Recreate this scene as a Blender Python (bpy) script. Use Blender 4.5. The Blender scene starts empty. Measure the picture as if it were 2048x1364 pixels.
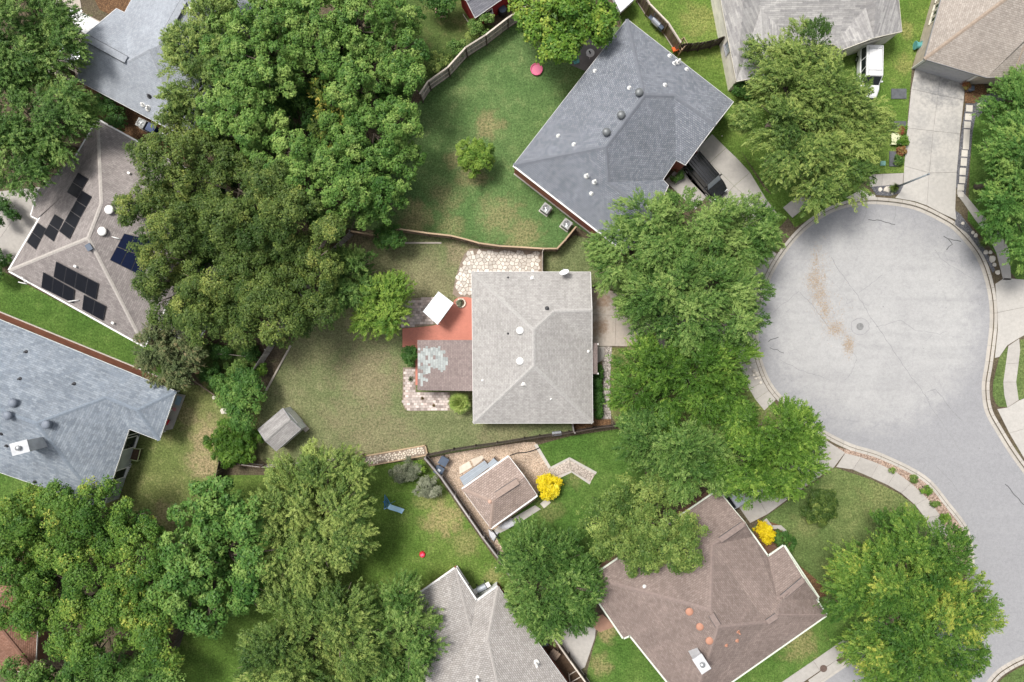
import bpy, math, random
import numpy as np
from mathutils import Vector
random.seed(7); RNG = np.random.default_rng(11)
SC = bpy.context.scene
COL = SC.collection
R = math.radians

# ------------------------------------------------------------------ camera, sky, sun, exposure
CAM_H = 68.0      # metres above the lawns
PPM = 20.0        # photograph pixels per metre on the ground
cam_data = bpy.data.cameras.new('camera'); cam = bpy.data.objects.new('camera', cam_data); COL.objects.link(cam)
cam.location = (0, 0, CAM_H); cam.rotation_euler = (0, 0, 0)
cam_data.sensor_width = 36; cam_data.lens = 18 / ((1024 / PPM) / CAM_H)
cam_data.clip_start = 1; cam_data.clip_end = 2000
SC.camera = cam

SUN_EL, SUN_AZ = 63.0, 140.0     # azimuth counter-clockwise from +X (picture right): light from the upper left
world = bpy.data.worlds.new('World'); SC.world = world; world.use_nodes = True
wn = world.node_tree; wn.nodes.clear()
sky = wn.nodes.new('ShaderNodeTexSky'); sky.sky_type = 'NISHITA'; sky.sun_disc = False
sky.sun_elevation = R(SUN_EL); sky.sun_rotation = R(90 - SUN_AZ)
sky.air_density = 1.0; sky.dust_density = 4.0; sky.ozone_density = 1.0
hsv = wn.nodes.new('ShaderNodeHueSaturation'); hsv.inputs['Saturation'].default_value = 0.30   # thin high cloud
bg = wn.nodes.new('ShaderNodeBackground'); bg.inputs['Strength'].default_value = 0.122
wo = wn.nodes.new('ShaderNodeOutputWorld')
wn.links.new(sky.outputs[0], hsv.inputs['Color']); wn.links.new(hsv.outputs[0], bg.inputs['Color']); wn.links.new(bg.outputs[0], wo.inputs['Surface'])
sun_data = bpy.data.lights.new('sun', 'SUN'); sun = bpy.data.objects.new('sun', sun_data); COL.objects.link(sun)
sun_data.energy = 2.45; sun_data.angle = R(16); sun_data.color = (1.0, 0.965, 0.9)
_d = Vector((math.cos(R(SUN_EL)) * math.cos(R(SUN_AZ)), math.cos(R(SUN_EL)) * math.sin(R(SUN_AZ)), math.sin(R(SUN_EL))))
sun.rotation_euler = _d.to_track_quat('Z', 'Y').to_euler(); sun.location = (0, 0, 120)
SC.view_settings.view_transform = 'Standard'; SC.view_settings.look = 'None'
SC.view_settings.gamma = 1.0; SC.view_settings.exposure = 0.40; SC.view_settings.use_curve_mapping = False
SC.render.engine = 'CYCLES'
SC.cycles.max_bounces = 6; SC.cycles.diffuse_bounces = 3; SC.cycles.glossy_bounces = 2; SC.cycles.transmission_bounces = 3
SC.cycles.transparent_max_bounces = 6; SC.cycles.use_denoising = True; SC.cycles.denoiser = 'OPENIMAGEDENOISE'

# ------------------------------------------------------------------ places
def P(px, py, z=0.0):
    f = (CAM_H - z) / CAM_H
    return Vector(((px - 1024) / PPM * f, (682 - py) / PPM * f, z))
def P2(px, py, z=0.0):
    v = P(px, py, z); return (v.x, v.y)
def PP(lst, z=0.0):
    return [P2(a, b, z) for a, b in lst]

# ------------------------------------------------------------------ node helpers and materials
def nd(nt, kind, ins=None, **props):
    n = nt.nodes.new('ShaderNode' + kind)
    for k, v in props.items(): setattr(n, k, v)
    for k, v in (ins or {}).items():
        s = n.inputs[k]
        if isinstance(v, bpy.types.NodeSocket): nt.links.new(v, s)
        else: s.default_value = v
    return n
def c4(c): return (c[0], c[1], c[2], 1.0)
def mixc(nt, fac, a, b, mode='MIX'):
    n = nd(nt, 'MixRGB', {'Fac': fac}, blend_type=mode)
    for i, v in ((1, a), (2, b)):
        if isinstance(v, bpy.types.NodeSocket): nt.links.new(v, n.inputs[i])
        else: n.inputs[i].default_value = c4(v)
    return n.outputs[0]
def ramp(nt, fac, lo, hi, a=0.0, b=1.0, smooth=True):
    n = nd(nt, 'MapRange', {'Value': fac, 'From Min': lo, 'From Max': hi, 'To Min': a, 'To Max': b})
    if smooth: n.interpolation_type = 'SMOOTHSTEP'
    return n.outputs[0]
def math_(nt, op, a, b=0.0):
    n = nd(nt, 'Math', {0: a, 1: b}, operation=op); return n.outputs[0]
def noise(nt, vec, scale, detail=4, rough=0.55, dist=0.0):
    return nd(nt, 'TexNoise', {'Vector': vec, 'Scale': scale, 'Detail': detail, 'Roughness': rough, 'Distortion': dist}).outputs[0]
MATS = {}
def new_mat(name):
    m = bpy.data.materials.new(name); m.use_nodes = True; nt = m.node_tree; nt.nodes.clear()
    out = nd(nt, 'OutputMaterial'); bs = nd(nt, 'BsdfPrincipled'); nt.links.new(bs.outputs[0], out.inputs[0])
    MATS[name] = m
    return m, nt, bs
def finish(nt, bs, col, rough=0.8, bump=None, bstr=0.3, bdist=0.02, metal=0.0, spec=0.3):
    if isinstance(col, bpy.types.NodeSocket): nt.links.new(col, bs.inputs['Base Color'])
    else: bs.inputs['Base Color'].default_value = c4(col)
    bs.inputs['Roughness'].default_value = rough; bs.inputs['Metallic'].default_value = metal
    bs.inputs['Specular IOR Level'].default_value = spec
    if bump is not None:
        b = nd(nt, 'Bump', {'Height': bump, 'Strength': bstr, 'Distance': bdist}); nt.links.new(b.outputs[0], bs.inputs['Normal'])
def wpos(nt): return nd(nt, 'NewGeometry').outputs['Position']
def opos(nt): return nd(nt, 'TexCoord').outputs['Object']

def plain(name, c, rough=0.6, var=0.12, scale=3.0, metal=0.0, spec=0.3, objvar=0.0, bstr=0.08):
    """painted / moulded surfaces with a little mottling and grime, optional change from piece to piece"""
    m, nt, bs = new_mat(name)
    p = wpos(nt)
    n1 = noise(nt, p, scale, 5, 0.6)
    f = ramp(nt, n1, 0.25, 0.75, 1 - var, 1 + var)
    if objvar:
        o = nd(nt, 'ObjectInfo').outputs['Random']
        f = math_(nt, 'MULTIPLY', f, ramp(nt, o, 0, 1, 1 - objvar, 1 + objvar, False))
    col = mixc(nt, 1.0, c, (0, 0, 0), 'MULTIPLY')
    comb = nd(nt, 'CombineXYZ', {0: f, 1: f, 2: f}).outputs[0]
    col = mixc(nt, 1.0, c, comb, 'MULTIPLY')
    finish(nt, bs, col, rough, noise(nt, p, scale * 8, 3), bstr, 0.01, metal, spec)
    return m

def shingle_mat(name, c1, c2, cm, row=0.17, tab=0.30, wear=0.18, mortar=0.012, bias=0.0, streak=0.0):
    m, nt, bs = new_mat(name)
    uv = nd(nt, 'UVMap', uv_map='uv').outputs[0]
    br = nd(nt, 'TexBrick', {'Vector': uv, 'Color1': c4(c1), 'Color2': c4(c2), 'Mortar': c4(cm), 'Scale': 1.0, 'Mortar Size': mortar,
                             'Mortar Smooth': 0.4, 'Bias': bias, 'Brick Width': tab, 'Row Height': row}, offset=0.5)
    p = wpos(nt)
    big = noise(nt, p, 0.35, 5, 0.6)
    fine = noise(nt, p, 22.0, 3, 0.6)
    mid = noise(nt, p, 3.2, 4, 0.65)
    f = math_(nt, 'MULTIPLY', ramp(nt, big, 0.3, 0.7, 1 - wear, 1 + wear), ramp(nt, fine, 0.25, 0.75, 0.86, 1.14))
    st = noise(nt, nd(nt, 'Mapping', {'Vector': uv, 'Scale': (2.6, 0.14, 1)}).outputs[0], 1.0, 5, 0.65)
    f = math_(nt, 'MULTIPLY', f, ramp(nt, mid, 0.25, 0.75, 0.9, 1.1))
    f = math_(nt, 'MULTIPLY', f, ramp(nt, st, 0.3, 0.75, 1.03, 0.93))
    comb = nd(nt, 'CombineXYZ', {0: f, 1: f, 2: f}).outputs[0]
    col = mixc(nt, 1.0, br.outputs['Color'], comb, 'MULTIPLY')
    # every course is a little proud of the one above it
    sep = nd(nt, 'SeparateXYZ', {0: uv})
    saw = math_(nt, 'FRACT', math_(nt, 'DIVIDE', sep.outputs[1], row))
    h = math_(nt, 'SUBTRACT', math_(nt, 'MULTIPLY', math_(nt, 'SUBTRACT', 1.0, saw), 0.6), math_(nt, 'MULTIPLY', br.outputs['Fac'], 0.8))
    finish(nt, bs, col, 0.92, h, 0.55, 0.02, 0, 0.15)
    return m

def wall_mat(name, c1, c2, cm, bw=0.3, rh=0.1, mortar=0.012, bump=0.5):
    m, nt, bs = new_mat(name)
    uv = nd(nt, 'UVMap', uv_map='uv').outputs[0]
    br = nd(nt, 'TexBrick', {'Vector': uv, 'Color1': c4(c1), 'Color2': c4(c2), 'Mortar': c4(cm), 'Scale': 1.0, 'Mortar Size': mortar,
                             'Brick Width': bw, 'Row Height': rh}, offset=0.5)
    f = ramp(nt, noise(nt, wpos(nt), 1.3, 5, 0.6), 0.25, 0.75, 0.85, 1.15)
    comb = nd(nt, 'CombineXYZ', {0: f, 1: f, 2: f}).outputs[0]
    finish(nt, bs, mixc(nt, 1.0, br.outputs['Color'], comb, 'MULTIPLY'), 0.85, math_(nt, 'SUBTRACT', 1.0, br.outputs['Fac']), bump, 0.01)
    return m

def grass_mat(name, g1, g2, dry, amount=0.3, blobs=(), fine=1.0):
    """short turf: two greens in drifts, straw-coloured wear where the blobs (px, py, radius m, strength) lie"""
    m, nt, bs = new_mat(name)
    p = wpos(nt)
    big = noise(nt, p, 0.16, 5, 0.55, 0.6)
    mid = noise(nt, p, 0.9, 5, 0.6, 0.3)
    sm = noise(nt, p, 4.5, 4, 0.65)
    fn = noise(nt, p, 10.0, 4, 0.75)
    col = mixc(nt, ramp(nt, big, 0.3, 0.7), g1, g2)
    wear = ramp(nt, math_(nt, 'ADD', math_(nt, 'MULTIPLY', big, 0.35), math_(nt, 'MULTIPLY', mid, 0.65)), 0.48, 0.75, 0, amount)
    for (bx, by, br, s) in blobs:
        q = P(bx, by)
        dn = nd(nt, 'VectorMath', {0: p, 1: q}, operation='DISTANCE').outputs['Value']
        dn = math_(nt, 'ADD', dn, math_(nt, 'MULTIPLY', math_(nt, 'SUBTRACT', mid, 0.5), br * 2.2))
        wear = math_(nt, 'MAXIMUM', wear, ramp(nt, dn, br * 0.25, br * 1.15, s, 0.0))
    wear = math_(nt, 'MULTIPLY', wear, ramp(nt, sm, 0.3, 0.6, 0.45, 1.15))
    col = mixc(nt, nd(nt, 'Clamp', {0: wear}).outputs[0], col, dry)
    f = math_(nt, 'MULTIPLY', ramp(nt, fn, 0.25, 0.75, 1 - 0.42 * fine, 1 + 0.42 * fine), ramp(nt, sm, 0.25, 0.75, 1 - 0.34 * fine, 1 + 0.34 * fine))
    f = math_(nt, 'MULTIPLY', f, ramp(nt, mid, 0.25, 0.75, 0.85, 1.15))
    comb = nd(nt, 'CombineXYZ', {0: f, 1: f, 2: f}).outputs[0]
    finish(nt, bs, mixc(nt, 1.0, col, comb, 'MULTIPLY'), 0.95, fn, 0.6, 0.06, 0, 0.1)
    return m

def gravel_mat(name, c1, c2, c3, scale=9.0):
    m, nt, bs = new_mat(name)
    p = wpos(nt)
    vo = nd(nt, 'TexVoronoi', {'Vector': p, 'Scale': scale})
    sep = nd(nt, 'SeparateColor', {0: vo.outputs['Color']})
    col = mixc(nt, sep.outputs[0], c1, c2)
    col = mixc(nt, ramp(nt, sep.outputs[1], 0.7, 1.0), col, c3)
    e = ramp(nt, vo.outputs['Distance'], 0.25, 0.75, 1.1, 0.6)
    f = math_(nt, 'MULTIPLY', e, ramp(nt, noise(nt, p, 0.7, 4), 0.25, 0.75, 0.8, 1.2))
    comb = nd(nt, 'CombineXYZ', {0: f, 1: f, 2: f}).outputs[0]
    finish(nt, bs, mixc(nt, 1.0, col, comb, 'MULTIPLY'), 0.9, math_(nt, 'SUBTRACT', 1.0, vo.outputs['Distance']), 0.8, 0.04)
    return m

def concrete_mat(name, c, dirt, amount=0.5, blobs=(), objvar=0.06, scale=0.5, blotch=0.1):
    m, nt, bs = new_mat(name)
    p = wpos(nt)
    big = noise(nt, p, scale, 6, 0.6, 0.4); mid = noise(nt, p, 2.6, 5, 0.65); fine = noise(nt, p, 16.0, 3, 0.6)
    o = nd(nt, 'ObjectInfo').outputs['Random']
    w = ramp(nt, math_(nt, 'ADD', math_(nt, 'MULTIPLY', big, 0.6), math_(nt, 'MULTIPLY', mid, 0.4)), 0.4, 0.85, 0, amount)
    for (bx, by, br, s) in blobs:
        dn = nd(nt, 'VectorMath', {0: p, 1: P(bx, by)}, operation='DISTANCE').outputs['Value']
        dn = math_(nt, 'ADD', dn, math_(nt, 'MULTIPLY', math_(nt, 'SUBTRACT', mid, 0.5), br * 1.8))
        w = math_(nt, 'MAXIMUM', w, ramp(nt, dn, 0.0, br * 1.25, s, 0.0))
    w = math_(nt, 'MULTIPLY', w, ramp(nt, noise(nt, p, 6.0, 5, 0.7), 0.25, 0.7, 0.6, 1.1))
    col = mixc(nt, nd(nt, 'Clamp', {0: w}).outputs[0], c, dirt)
    f = math_(nt, 'MULTIPLY', ramp(nt, fine, 0.25, 0.75, 0.94, 1.06), ramp(nt, o, 0, 1, 1 - objvar, 1 + objvar, False))
    f = math_(nt, 'MULTIPLY', f, ramp(nt, mid, 0.25, 0.75, 1 - blotch, 1 + blotch))
    comb = nd(nt, 'CombineXYZ', {0: f, 1: f, 2: f}).outputs[0]
    finish(nt, bs, mixc(nt, 1.0, col, comb, 'MULTIPLY'), 0.85, fine, 0.25, 0.01, 0, 0.25)
    return m

def road_mat():
    m, nt, bs = new_mat('road_concrete')
    p = wpos(nt)
    big = noise(nt, p, 0.12, 6, 0.6, 0.8); mid = noise(nt, p, 0.9, 6, 0.65, 0.4); fine = noise(nt, p, 14.0, 3, 0.6)
    # tyre tracks: broad streaks along the street
    mp = nd(nt, 'Mapping', {'Vector': p, 'Rotation': (0, 0, R(52)), 'Scale': (0.06, 0.75, 1)}).outputs[0]
    stk = noise(nt, mp, 1.0, 5, 0.6, 0.5)
    col = mixc(nt, ramp(nt, big, 0.3, 0.7), (0.365, 0.36, 0.36), (0.42, 0.415, 0.41))
    col = mixc(nt, ramp(nt, stk, 0.45, 0.75, 0, 0.55), col, (0.31, 0.308, 0.31))
    col = mixc(nt, ramp(nt, mid, 0.42, 0.8, 0, 0.5), col, (0.32, 0.318, 0.32))
    # darker towards the rim, along the gutter
    dn = nd(nt, 'VectorMath', {0: p, 1: P(1750, 645, -0.15)}, operation='DISTANCE').outputs['Value']
    dn = math_(nt, 'ADD', dn, math_(nt, 'MULTIPLY', math_(nt, 'SUBTRACT', mid, 0.5), 4.0))
    rim = ramp(nt, dn, 8.0, 12.2, 0.0, 0.75)
    col = mixc(nt, rim, col, (0.27, 0.27, 0.285))
    vo = nd(nt, 'TexVoronoi', {'Vector': mixc(nt, 0.5, p, nd(nt, 'TexNoise', {'Vector': p, 'Scale': 0.5, 'Detail': 3}).outputs[1], 'ADD'), 'Scale': 0.28}, feature='DISTANCE_TO_EDGE')
    crack = math_(nt, 'MULTIPLY', ramp(nt, vo.outputs['Distance'], 0.0, 0.010, 0.3, 0.0), ramp(nt, mid, 0.42, 0.6))
    col = mixc(nt, crack, col, (0.2, 0.2, 0.21))
    sp = nd(nt, 'TexVoronoi', {'Vector': p, 'Scale': 0.9})
    dots = math_(nt, 'MULTIPLY', ramp(nt, sp.outputs['Distance'], 0.03, 0.07, 0.6, 0.0), ramp(nt, big, 0.5, 0.6))
    col = mixc(nt, dots, col, (0.12, 0.12, 0.13))
    f = math_(nt, 'MULTIPLY', ramp(nt, fine, 0.25, 0.75, 0.90, 1.10), ramp(nt, noise(nt, p, 4.0, 4, 0.7), 0.25, 0.75, 0.92, 1.08))
    comb = nd(nt, 'CombineXYZ', {0: f, 1: f, 2: f}).outputs[0]
    finish(nt, bs, mixc(nt, 1.0, col, comb, 'MULTIPLY'), 0.9, fine, 0.3, 0.01, 0, 0.25)
    return m

def wood_mat(name, c1, c2, rough=0.85, objvar=0.25):
    m, nt, bs = new_mat(name)
    p = opos(nt)
    g = noise(nt, nd(nt, 'Mapping', {'Vector': wpos(nt), 'Scale': (9, 9, 0.8)}).outputs[0], 1.5, 4, 0.6, 0.4)
    o = nd(nt, 'ObjectInfo').outputs['Random']
    col = mixc(nt, ramp(nt, g, 0.3, 0.7), c1, c2)
    f = ramp(nt, o, 0, 1, 1 - objvar, 1 + objvar, False)
    comb = nd(nt, 'CombineXYZ', {0: f, 1: f, 2: f}).outputs[0]
    finish(nt, bs, mixc(nt, 1.0, col, comb, 'MULTIPLY'), rough, g, 0.3, 0.01, 0, 0.2)
    return m

def leaf_mat(name, stops, trans=0.17, rough=0.48):
    m = bpy.data.materials.new(name); m.use_nodes = True; nt = m.node_tree; nt.nodes.clear(); MATS[name] = m
    out = nd(nt, 'OutputMaterial')
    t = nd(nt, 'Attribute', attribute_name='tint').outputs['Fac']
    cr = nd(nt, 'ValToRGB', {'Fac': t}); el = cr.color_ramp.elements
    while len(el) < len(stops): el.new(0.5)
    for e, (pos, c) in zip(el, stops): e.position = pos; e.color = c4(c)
    bs = nd(nt, 'BsdfPrincipled', {'Base Color': cr.outputs[0], 'Roughness': rough, 'Specular IOR Level': 0.2})
    tr = nd(nt, 'BsdfTranslucent', {'Color': mixc(nt, 1.0, cr.outputs[0], (1.25, 1.3, 0.7), 'MULTIPLY')})
    mx = nd(nt, 'MixShader', {0: trans, 1: bs.outputs[0], 2: tr.outputs[0]})
    nt.links.new(mx.outputs[0], out.inputs[0])
    return m

def glass_mat(name, c=(0.02, 0.025, 0.03), rough=0.08):
    m, nt, bs = new_mat(name); finish(nt, bs, c, rough, None, spec=0.6); return m
def paint_mat(name, c, rough=0.25, metal=0.0):
    m, nt, bs = new_mat(name)
    f = ramp(nt, noise(nt, wpos(nt), 2.0, 4), 0.3, 0.7, 0.94, 1.06)
    comb = nd(nt, 'CombineXYZ', {0: f, 1: f, 2: f}).outputs[0]
    finish(nt, bs, mixc(nt, 1.0, c, comb, 'MULTIPLY'), rough, None, metal=metal, spec=0.5); bs.inputs['Coat Weight'].default_value = 0.4
    return m

# ------------------------------------------------------------------ mesh helpers
ORG = {}
def tag(o, label=None, cat=None, group=None, kind=None):
    if label: o['label'] = label
    if cat: o['category'] = cat
    if group: o['group'] = group
    if kind: o['kind'] = kind
    return o
def thing(name, label, cat, loc, group=None):
    o = bpy.data.objects.new(name, None); COL.objects.link(o); o.empty_display_size = 0.2
    loc = Vector(loc); o.location = loc; ORG[o] = loc
    return tag(o, label, cat, group)
def mk(name, V, F, mat, parent=None, smooth=False, kind=None, uvs=None):
    if parent is not None: org = ORG[parent]
    else:
        xs = [v[0] for v in V]; ys = [v[1] for v in V]
        org = Vector(((min(xs) + max(xs)) / 2, (min(ys) + max(ys)) / 2, min(v[2] for v in V)))
    me = bpy.data.meshes.new(name)
    me.from_pydata([(v[0] - org.x, v[1] - org.y, v[2] - org.z) for v in V], [], F)
    if uvs is not None:
        l = me.uv_layers.new(name='uv')
        l.data.foreach_set('uv', np.array(uvs, dtype=np.float32).ravel())
    if smooth: me.polygons.foreach_set('use_smooth', [True] * len(me.polygons))
    me.materials.append(MATS[mat] if isinstance(mat, str) else mat); me.update()
    o = bpy.data.objects.new(name, me); COL.objects.link(o)
    if parent is not None: o.parent = parent
    else: o.location = org
    ORG[o] = org
    if kind: o['kind'] = kind
    return o
def piece(name, me, parent, loc, rot=(0, 0, 0), scale=(1, 1, 1), mat=None):
    o = bpy.data.objects.new(name, me); COL.objects.link(o)
    o.parent = parent; o.location = Vector(loc) - ORG[parent]; o.rotation_euler = rot; o.scale = scale
    ORG[o] = Vector(loc)
    return o
def box_mesh(name, mat, bev=0.0):
    """unit box centred in x, y, standing on z = 0"""
    b = MB(); b.box((0, 0, 0.5), (1, 1, 1))
    me = bpy.data.meshes.new(name); me.from_pydata(b.v, [], b.f); me.materials.append(MATS[mat]); me.update(); return me
class MB:
    def __init__(s): s.v = []; s.f = []
    def add(s, V, F):
        n = len(s.v); s.v += [tuple(v) for v in V]; s.f += [tuple(i + n for i in f) for f in F]; return s
    def box(s, c, d, rz=0.0, rx=0.0, ry=0.0):
        cx, cy, cz = c; V = []
        ca, sa = math.cos(rz), math.sin(rz)
        for z in (-.5, .5):
            for x, y in ((-.5, -.5), (.5, -.5), (.5, .5), (-.5, .5)):
                X, Y, Z = x * d[0], y * d[1], z * d[2]
                if rx: Y, Z = Y * math.cos(rx) - Z * math.sin(rx), Y * math.sin(rx) + Z * math.cos(rx)
                if ry: X, Z = X * math.cos(ry) + Z * math.sin(ry), -X * math.sin(ry) + Z * math.cos(ry)
                V.append((cx + X * ca - Y * sa, cy + X * sa + Y * ca, cz + Z))
        return s.add(V, [(3, 2, 1, 0), (4, 5, 6, 7), (0, 1, 5, 4), (1, 2, 6, 5), (2, 3, 7, 6), (3, 0, 4, 7)])
    def prism(s, poly, z0, z1, inset=0.0):
        a = sum(poly[i - 1][0] * poly[i][1] - poly[i][0] * poly[i - 1][1] for i in range(len(poly)))
        if a < 0: poly = poly[::-1]
        n = len(poly)
        top = inset_poly(poly, inset) if inset else poly
        V = [(x, y, z0) for x, y in poly] + [(x, y, z1) for x, y in top]
        return s.add(V, [tuple(range(n - 1, -1, -1)), tuple(range(n, 2 * n))] + [(i, (i + 1) % n, (i + 1) % n + n, i + n) for i in range(n)])
    def tube(s, pts, rad, n=8, cap=True):
        pts = [Vector(p) for p in pts]
        if not isinstance(rad, (list, tuple)): rad = [rad] * len(pts)
        V = []; F = []
        for i, p in enumerate(pts):
            t = (pts[min(i + 1, len(pts) - 1)] - pts[max(i - 1, 0)]).normalized()
            u = t.cross(Vector((0, 0, 1)) if abs(t.z) < 0.9 else Vector((1, 0, 0))).normalized(); w = t.cross(u)
            for k in range(n):
                a = 2 * math.pi * k / n; V.append(p + (u * math.cos(a) + w * math.sin(a)) * rad[i])
        for i in range(len(pts) - 1):
            for k in range(n):
                F.append((i * n + k, i * n + (k + 1) % n, (i + 1) * n + (k + 1) % n, (i + 1) * n + k))
        if cap: F.append(tuple(range(n - 1, -1, -1))); F.append(tuple(range((len(pts) - 1) * n, len(pts) * n)))
        return s.add(V, F)
    def lathe(s, c, prof, n=20, ax=None):
        """profile [(r, z)] turned about the vertical through c"""
        V = []; F = []
        for r, z in prof:
            for k in range(n):
                a = 2 * math.pi * k / n; V.append((c[0] + r * math.cos(a), c[1] + r * math.sin(a), c[2] + z))
        for i in range(len(prof) - 1):
            for k in range(n): F.append((i * n + k, i * n + (k + 1) % n, (i + 1) * n + (k + 1) % n, (i + 1) * n + k))
        F.append(tuple(range(n - 1, -1, -1))); F.append(tuple(range((len(prof) - 1) * n, len(prof) * n)))
        return s.add(V, F)
    def rot(s, org, rz):
        ca, sa = math.cos(rz), math.sin(rz)
        s.v = [(org[0] + x * ca - y * sa, org[1] + x * sa + y * ca, org[2] + z) for x, y, z in s.v]; return s
    def build(s, name, mat, parent=None, smooth=False, kind=None): return mk(name, s.v, s.f, mat, parent, smooth, kind)
def inset_poly(poly, d):
    """offset a polygon (either winding) inwards by d"""
    a = sum(poly[i - 1][0] * poly[i][1] - poly[i][0] * poly[i - 1][1] for i in range(len(poly)))
    sgn = 1 if a > 0 else -1
    n = len(poly); out = []
    for i in range(n):
        p0, p1, p2 = Vector(poly[i - 1]).to_2d(), Vector(poly[i]).to_2d(), Vector(poly[(i + 1) % n]).to_2d()
        d1 = (p1 - p0).normalized(); d2 = (p2 - p1).normalized()
        n1 = Vector((-d1.y, d1.x)) * sgn; n2 = Vector((-d2.y, d2.x)) * sgn
        k = 1 + n1.dot(n2)
        b = (n1 + n2) / max(k, 0.35)
        q = p1 + b * d; out.append((q.x, q.y))
    return out
def flat(name, pxpoly, z, mat, kind='structure', thick=0.0, parent=None):
    b = MB()
    if thick: b.prism(PP(pxpoly), z - thick, z)
    else:
        q = PP(pxpoly)
        a = sum(q[i - 1][0] * q[i][1] - q[i][0] * q[i - 1][1] for i in range(len(q)))
        if a < 0: q = q[::-1]
        b.add([(x, y, z) for x, y in q], [tuple(range(len(q)))])
    return b.build(name, mat, parent, kind=None if parent else kind)
def smooth_line(pts, n=6):
    """Catmull-Rom through pixel points"""
    out = []
    for i in range(len(pts) - 1):
        p0, p1, p2, p3 = pts[max(i - 1, 0)], pts[i], pts[i + 1], pts[min(i + 2, len(pts) - 1)]
        for k in range(n):
            t = k / n
            out.append(tuple(0.5 * (2 * p1[j] + (p2[j] - p0[j]) * t + (2 * p0[j] - 5 * p1[j] + 4 * p2[j] - p3[j]) * t * t + (3 * p1[j] - p0[j] - 3 * p2[j] + p3[j]) * t ** 3) for j in (0, 1)))
    out.append(tuple(pts[-1])); return out
def offset_line(pts, d):
    out = []
    for i, p in enumerate(pts):
        a = Vector(pts[max(i - 1, 0)]); b = Vector(pts[min(i + 1, len(pts) - 1)])
        t = (b - a).normalized(); out.append((p[0] - t.y * d, p[1] + t.x * d))
    return out
def in_poly(x, y, poly):
    c = False; j = len(poly) - 1
    for i in range(len(poly)):
        if (poly[i][1] > y) != (poly[j][1] > y) and x < (poly[j][0] - poly[i][0]) * (y - poly[i][1]) / (poly[j][1] - poly[i][1]) + poly[i][0]: c = not c
        j = i
    return c
# ------------------------------------------------------------------ materials
DRY = (0.30, 0.235, 0.13)
grass_mat('turf_centre', (0.13, 0.162, 0.068), (0.19, 0.195, 0.098), (0.27, 0.22, 0.14), 0.5,
          [(740, 760, 4.2, .6), (700, 830, 3.0, .4), (860, 560, 4.5, .35), (930, 510, 2.5, .7), (760, 870, 4.5, .45), (1010, 870, 3.5, .35), (700, 480, 3.0, .8), (620, 700, 3.0, .3)])
grass_mat('turf_northeast', (0.085, 0.155, 0.05), (0.115, 0.185, 0.065), (0.34, 0.25, 0.14), 0.22,
          [(975, 250, 1.8, .5), (945, 345, 2.0, .45), (915, 320, 1.4, .45), (890, 395, 2.0, .35), (1000, 430, 2.6, .4), (830, 440, 2.2, .5), (1045, 470, 2.2, .45), (900, 450, 1.6, .35)])
grass_mat('turf_bright', (0.085, 0.155, 0.028), (0.125, 0.19, 0.04), (0.33, 0.29, 0.11), 0.28,
          [(1400, 40, 2.5, .4), (1815, 60, 1.0, .5), (1812, 130, 1.4, .45)])
grass_mat('turf_deep', (0.065, 0.135, 0.026), (0.095, 0.165, 0.036), (0.30, 0.24, 0.12), 0.15,
          [(1212, 1262, 1.4, .8), (1200, 1330, 1.4, .6), (1155, 950, 1.5, .35), (1095, 1020, 1.6, .3), (1600, 1285, 2.4, .55), (1690, 1200, 1.5, .3)])
grass_mat('turf_south', (0.085, 0.155, 0.028), (0.125, 0.19, 0.042), (0.33, 0.27, 0.13), 0.22,
          [(890, 1035, 2.6, .75), (855, 1000, 1.5, .4), (930, 1085, 1.8, .45), (985, 1150, 1.2, .5)])
grass_mat('turf_front', (0.095, 0.145, 0.045), (0.135, 0.175, 0.06), (0.29, 0.26, 0.12), 0.3, [(1770, 990, 3.0, .3), (1610, 1050, 1.5, .3)])
grass_mat('turf_west', (0.125, 0.165, 0.05), (0.175, 0.19, 0.07), (0.33, 0.26, 0.15), 0.5,
          [(420, 880, 2.6, .8), (410, 925, 2.2, .85), (330, 1030, 1.7, .6), (370, 830, 1.6, .5)])
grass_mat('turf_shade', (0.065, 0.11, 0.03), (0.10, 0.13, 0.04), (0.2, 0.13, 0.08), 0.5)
grass_mat('earth', (0.095, 0.075, 0.05), (0.13, 0.105, 0.072), (0.085, 0.095, 0.04), 0.8)
gravel_mat('mulch', (0.12, 0.065, 0.035), (0.20, 0.11, 0.055), (0.28, 0.16, 0.08), 12)
gravel_mat('river_gravel', (0.33, 0.29, 0.26), (0.52, 0.47, 0.43), (0.22, 0.19, 0.17), 7)
gravel_mat('pink_gravel', (0.36, 0.25, 0.19), (0.50, 0.38, 0.31), (0.22, 0.15, 0.11), 9)
gravel_mat('tan_gravel', (0.50, 0.37, 0.27), (0.62, 0.49, 0.38), (0.36, 0.27, 0.2), 11)
gravel_mat('slate_chip', (0.10, 0.10, 0.115), (0.17, 0.17, 0.185), (0.24, 0.24, 0.25), 14)
road_mat()
concrete_mat('concrete', (0.50, 0.47, 0.43), (0.27, 0.25, 0.23), 0.4)
concrete_mat('concrete_drive', (0.46, 0.437, 0.405), (0.22, 0.22, 0.225), 0.42,
             [(1880, 180, 2.2, .9), (1848, 170, 1.4, .75), (1902, 185, 1.8, .85), (1858, 285, 1.6, .5), (1905, 255, 2.2, .4), (1840, 240, 1.6, .35), (1880, 330, 1.8, .3)], 0.04)
concrete_mat('concrete_worn', (0.45, 0.40, 0.35), (0.27, 0.16, 0.09), 0.35, [(1205, 600, 1.3, .8), (1197, 590, .9, .7), (1200, 655, 1.2, .75), (1262, 690, .8, .5)], 0.05)
concrete_mat('concrete_plain', (0.42, 0.395, 0.365), (0.24, 0.22, 0.21), 0.5)
concrete_mat('kerb_concrete', (0.45, 0.42, 0.38), (0.34, 0.29, 0.24), 0.6, (), 0.08)
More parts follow.
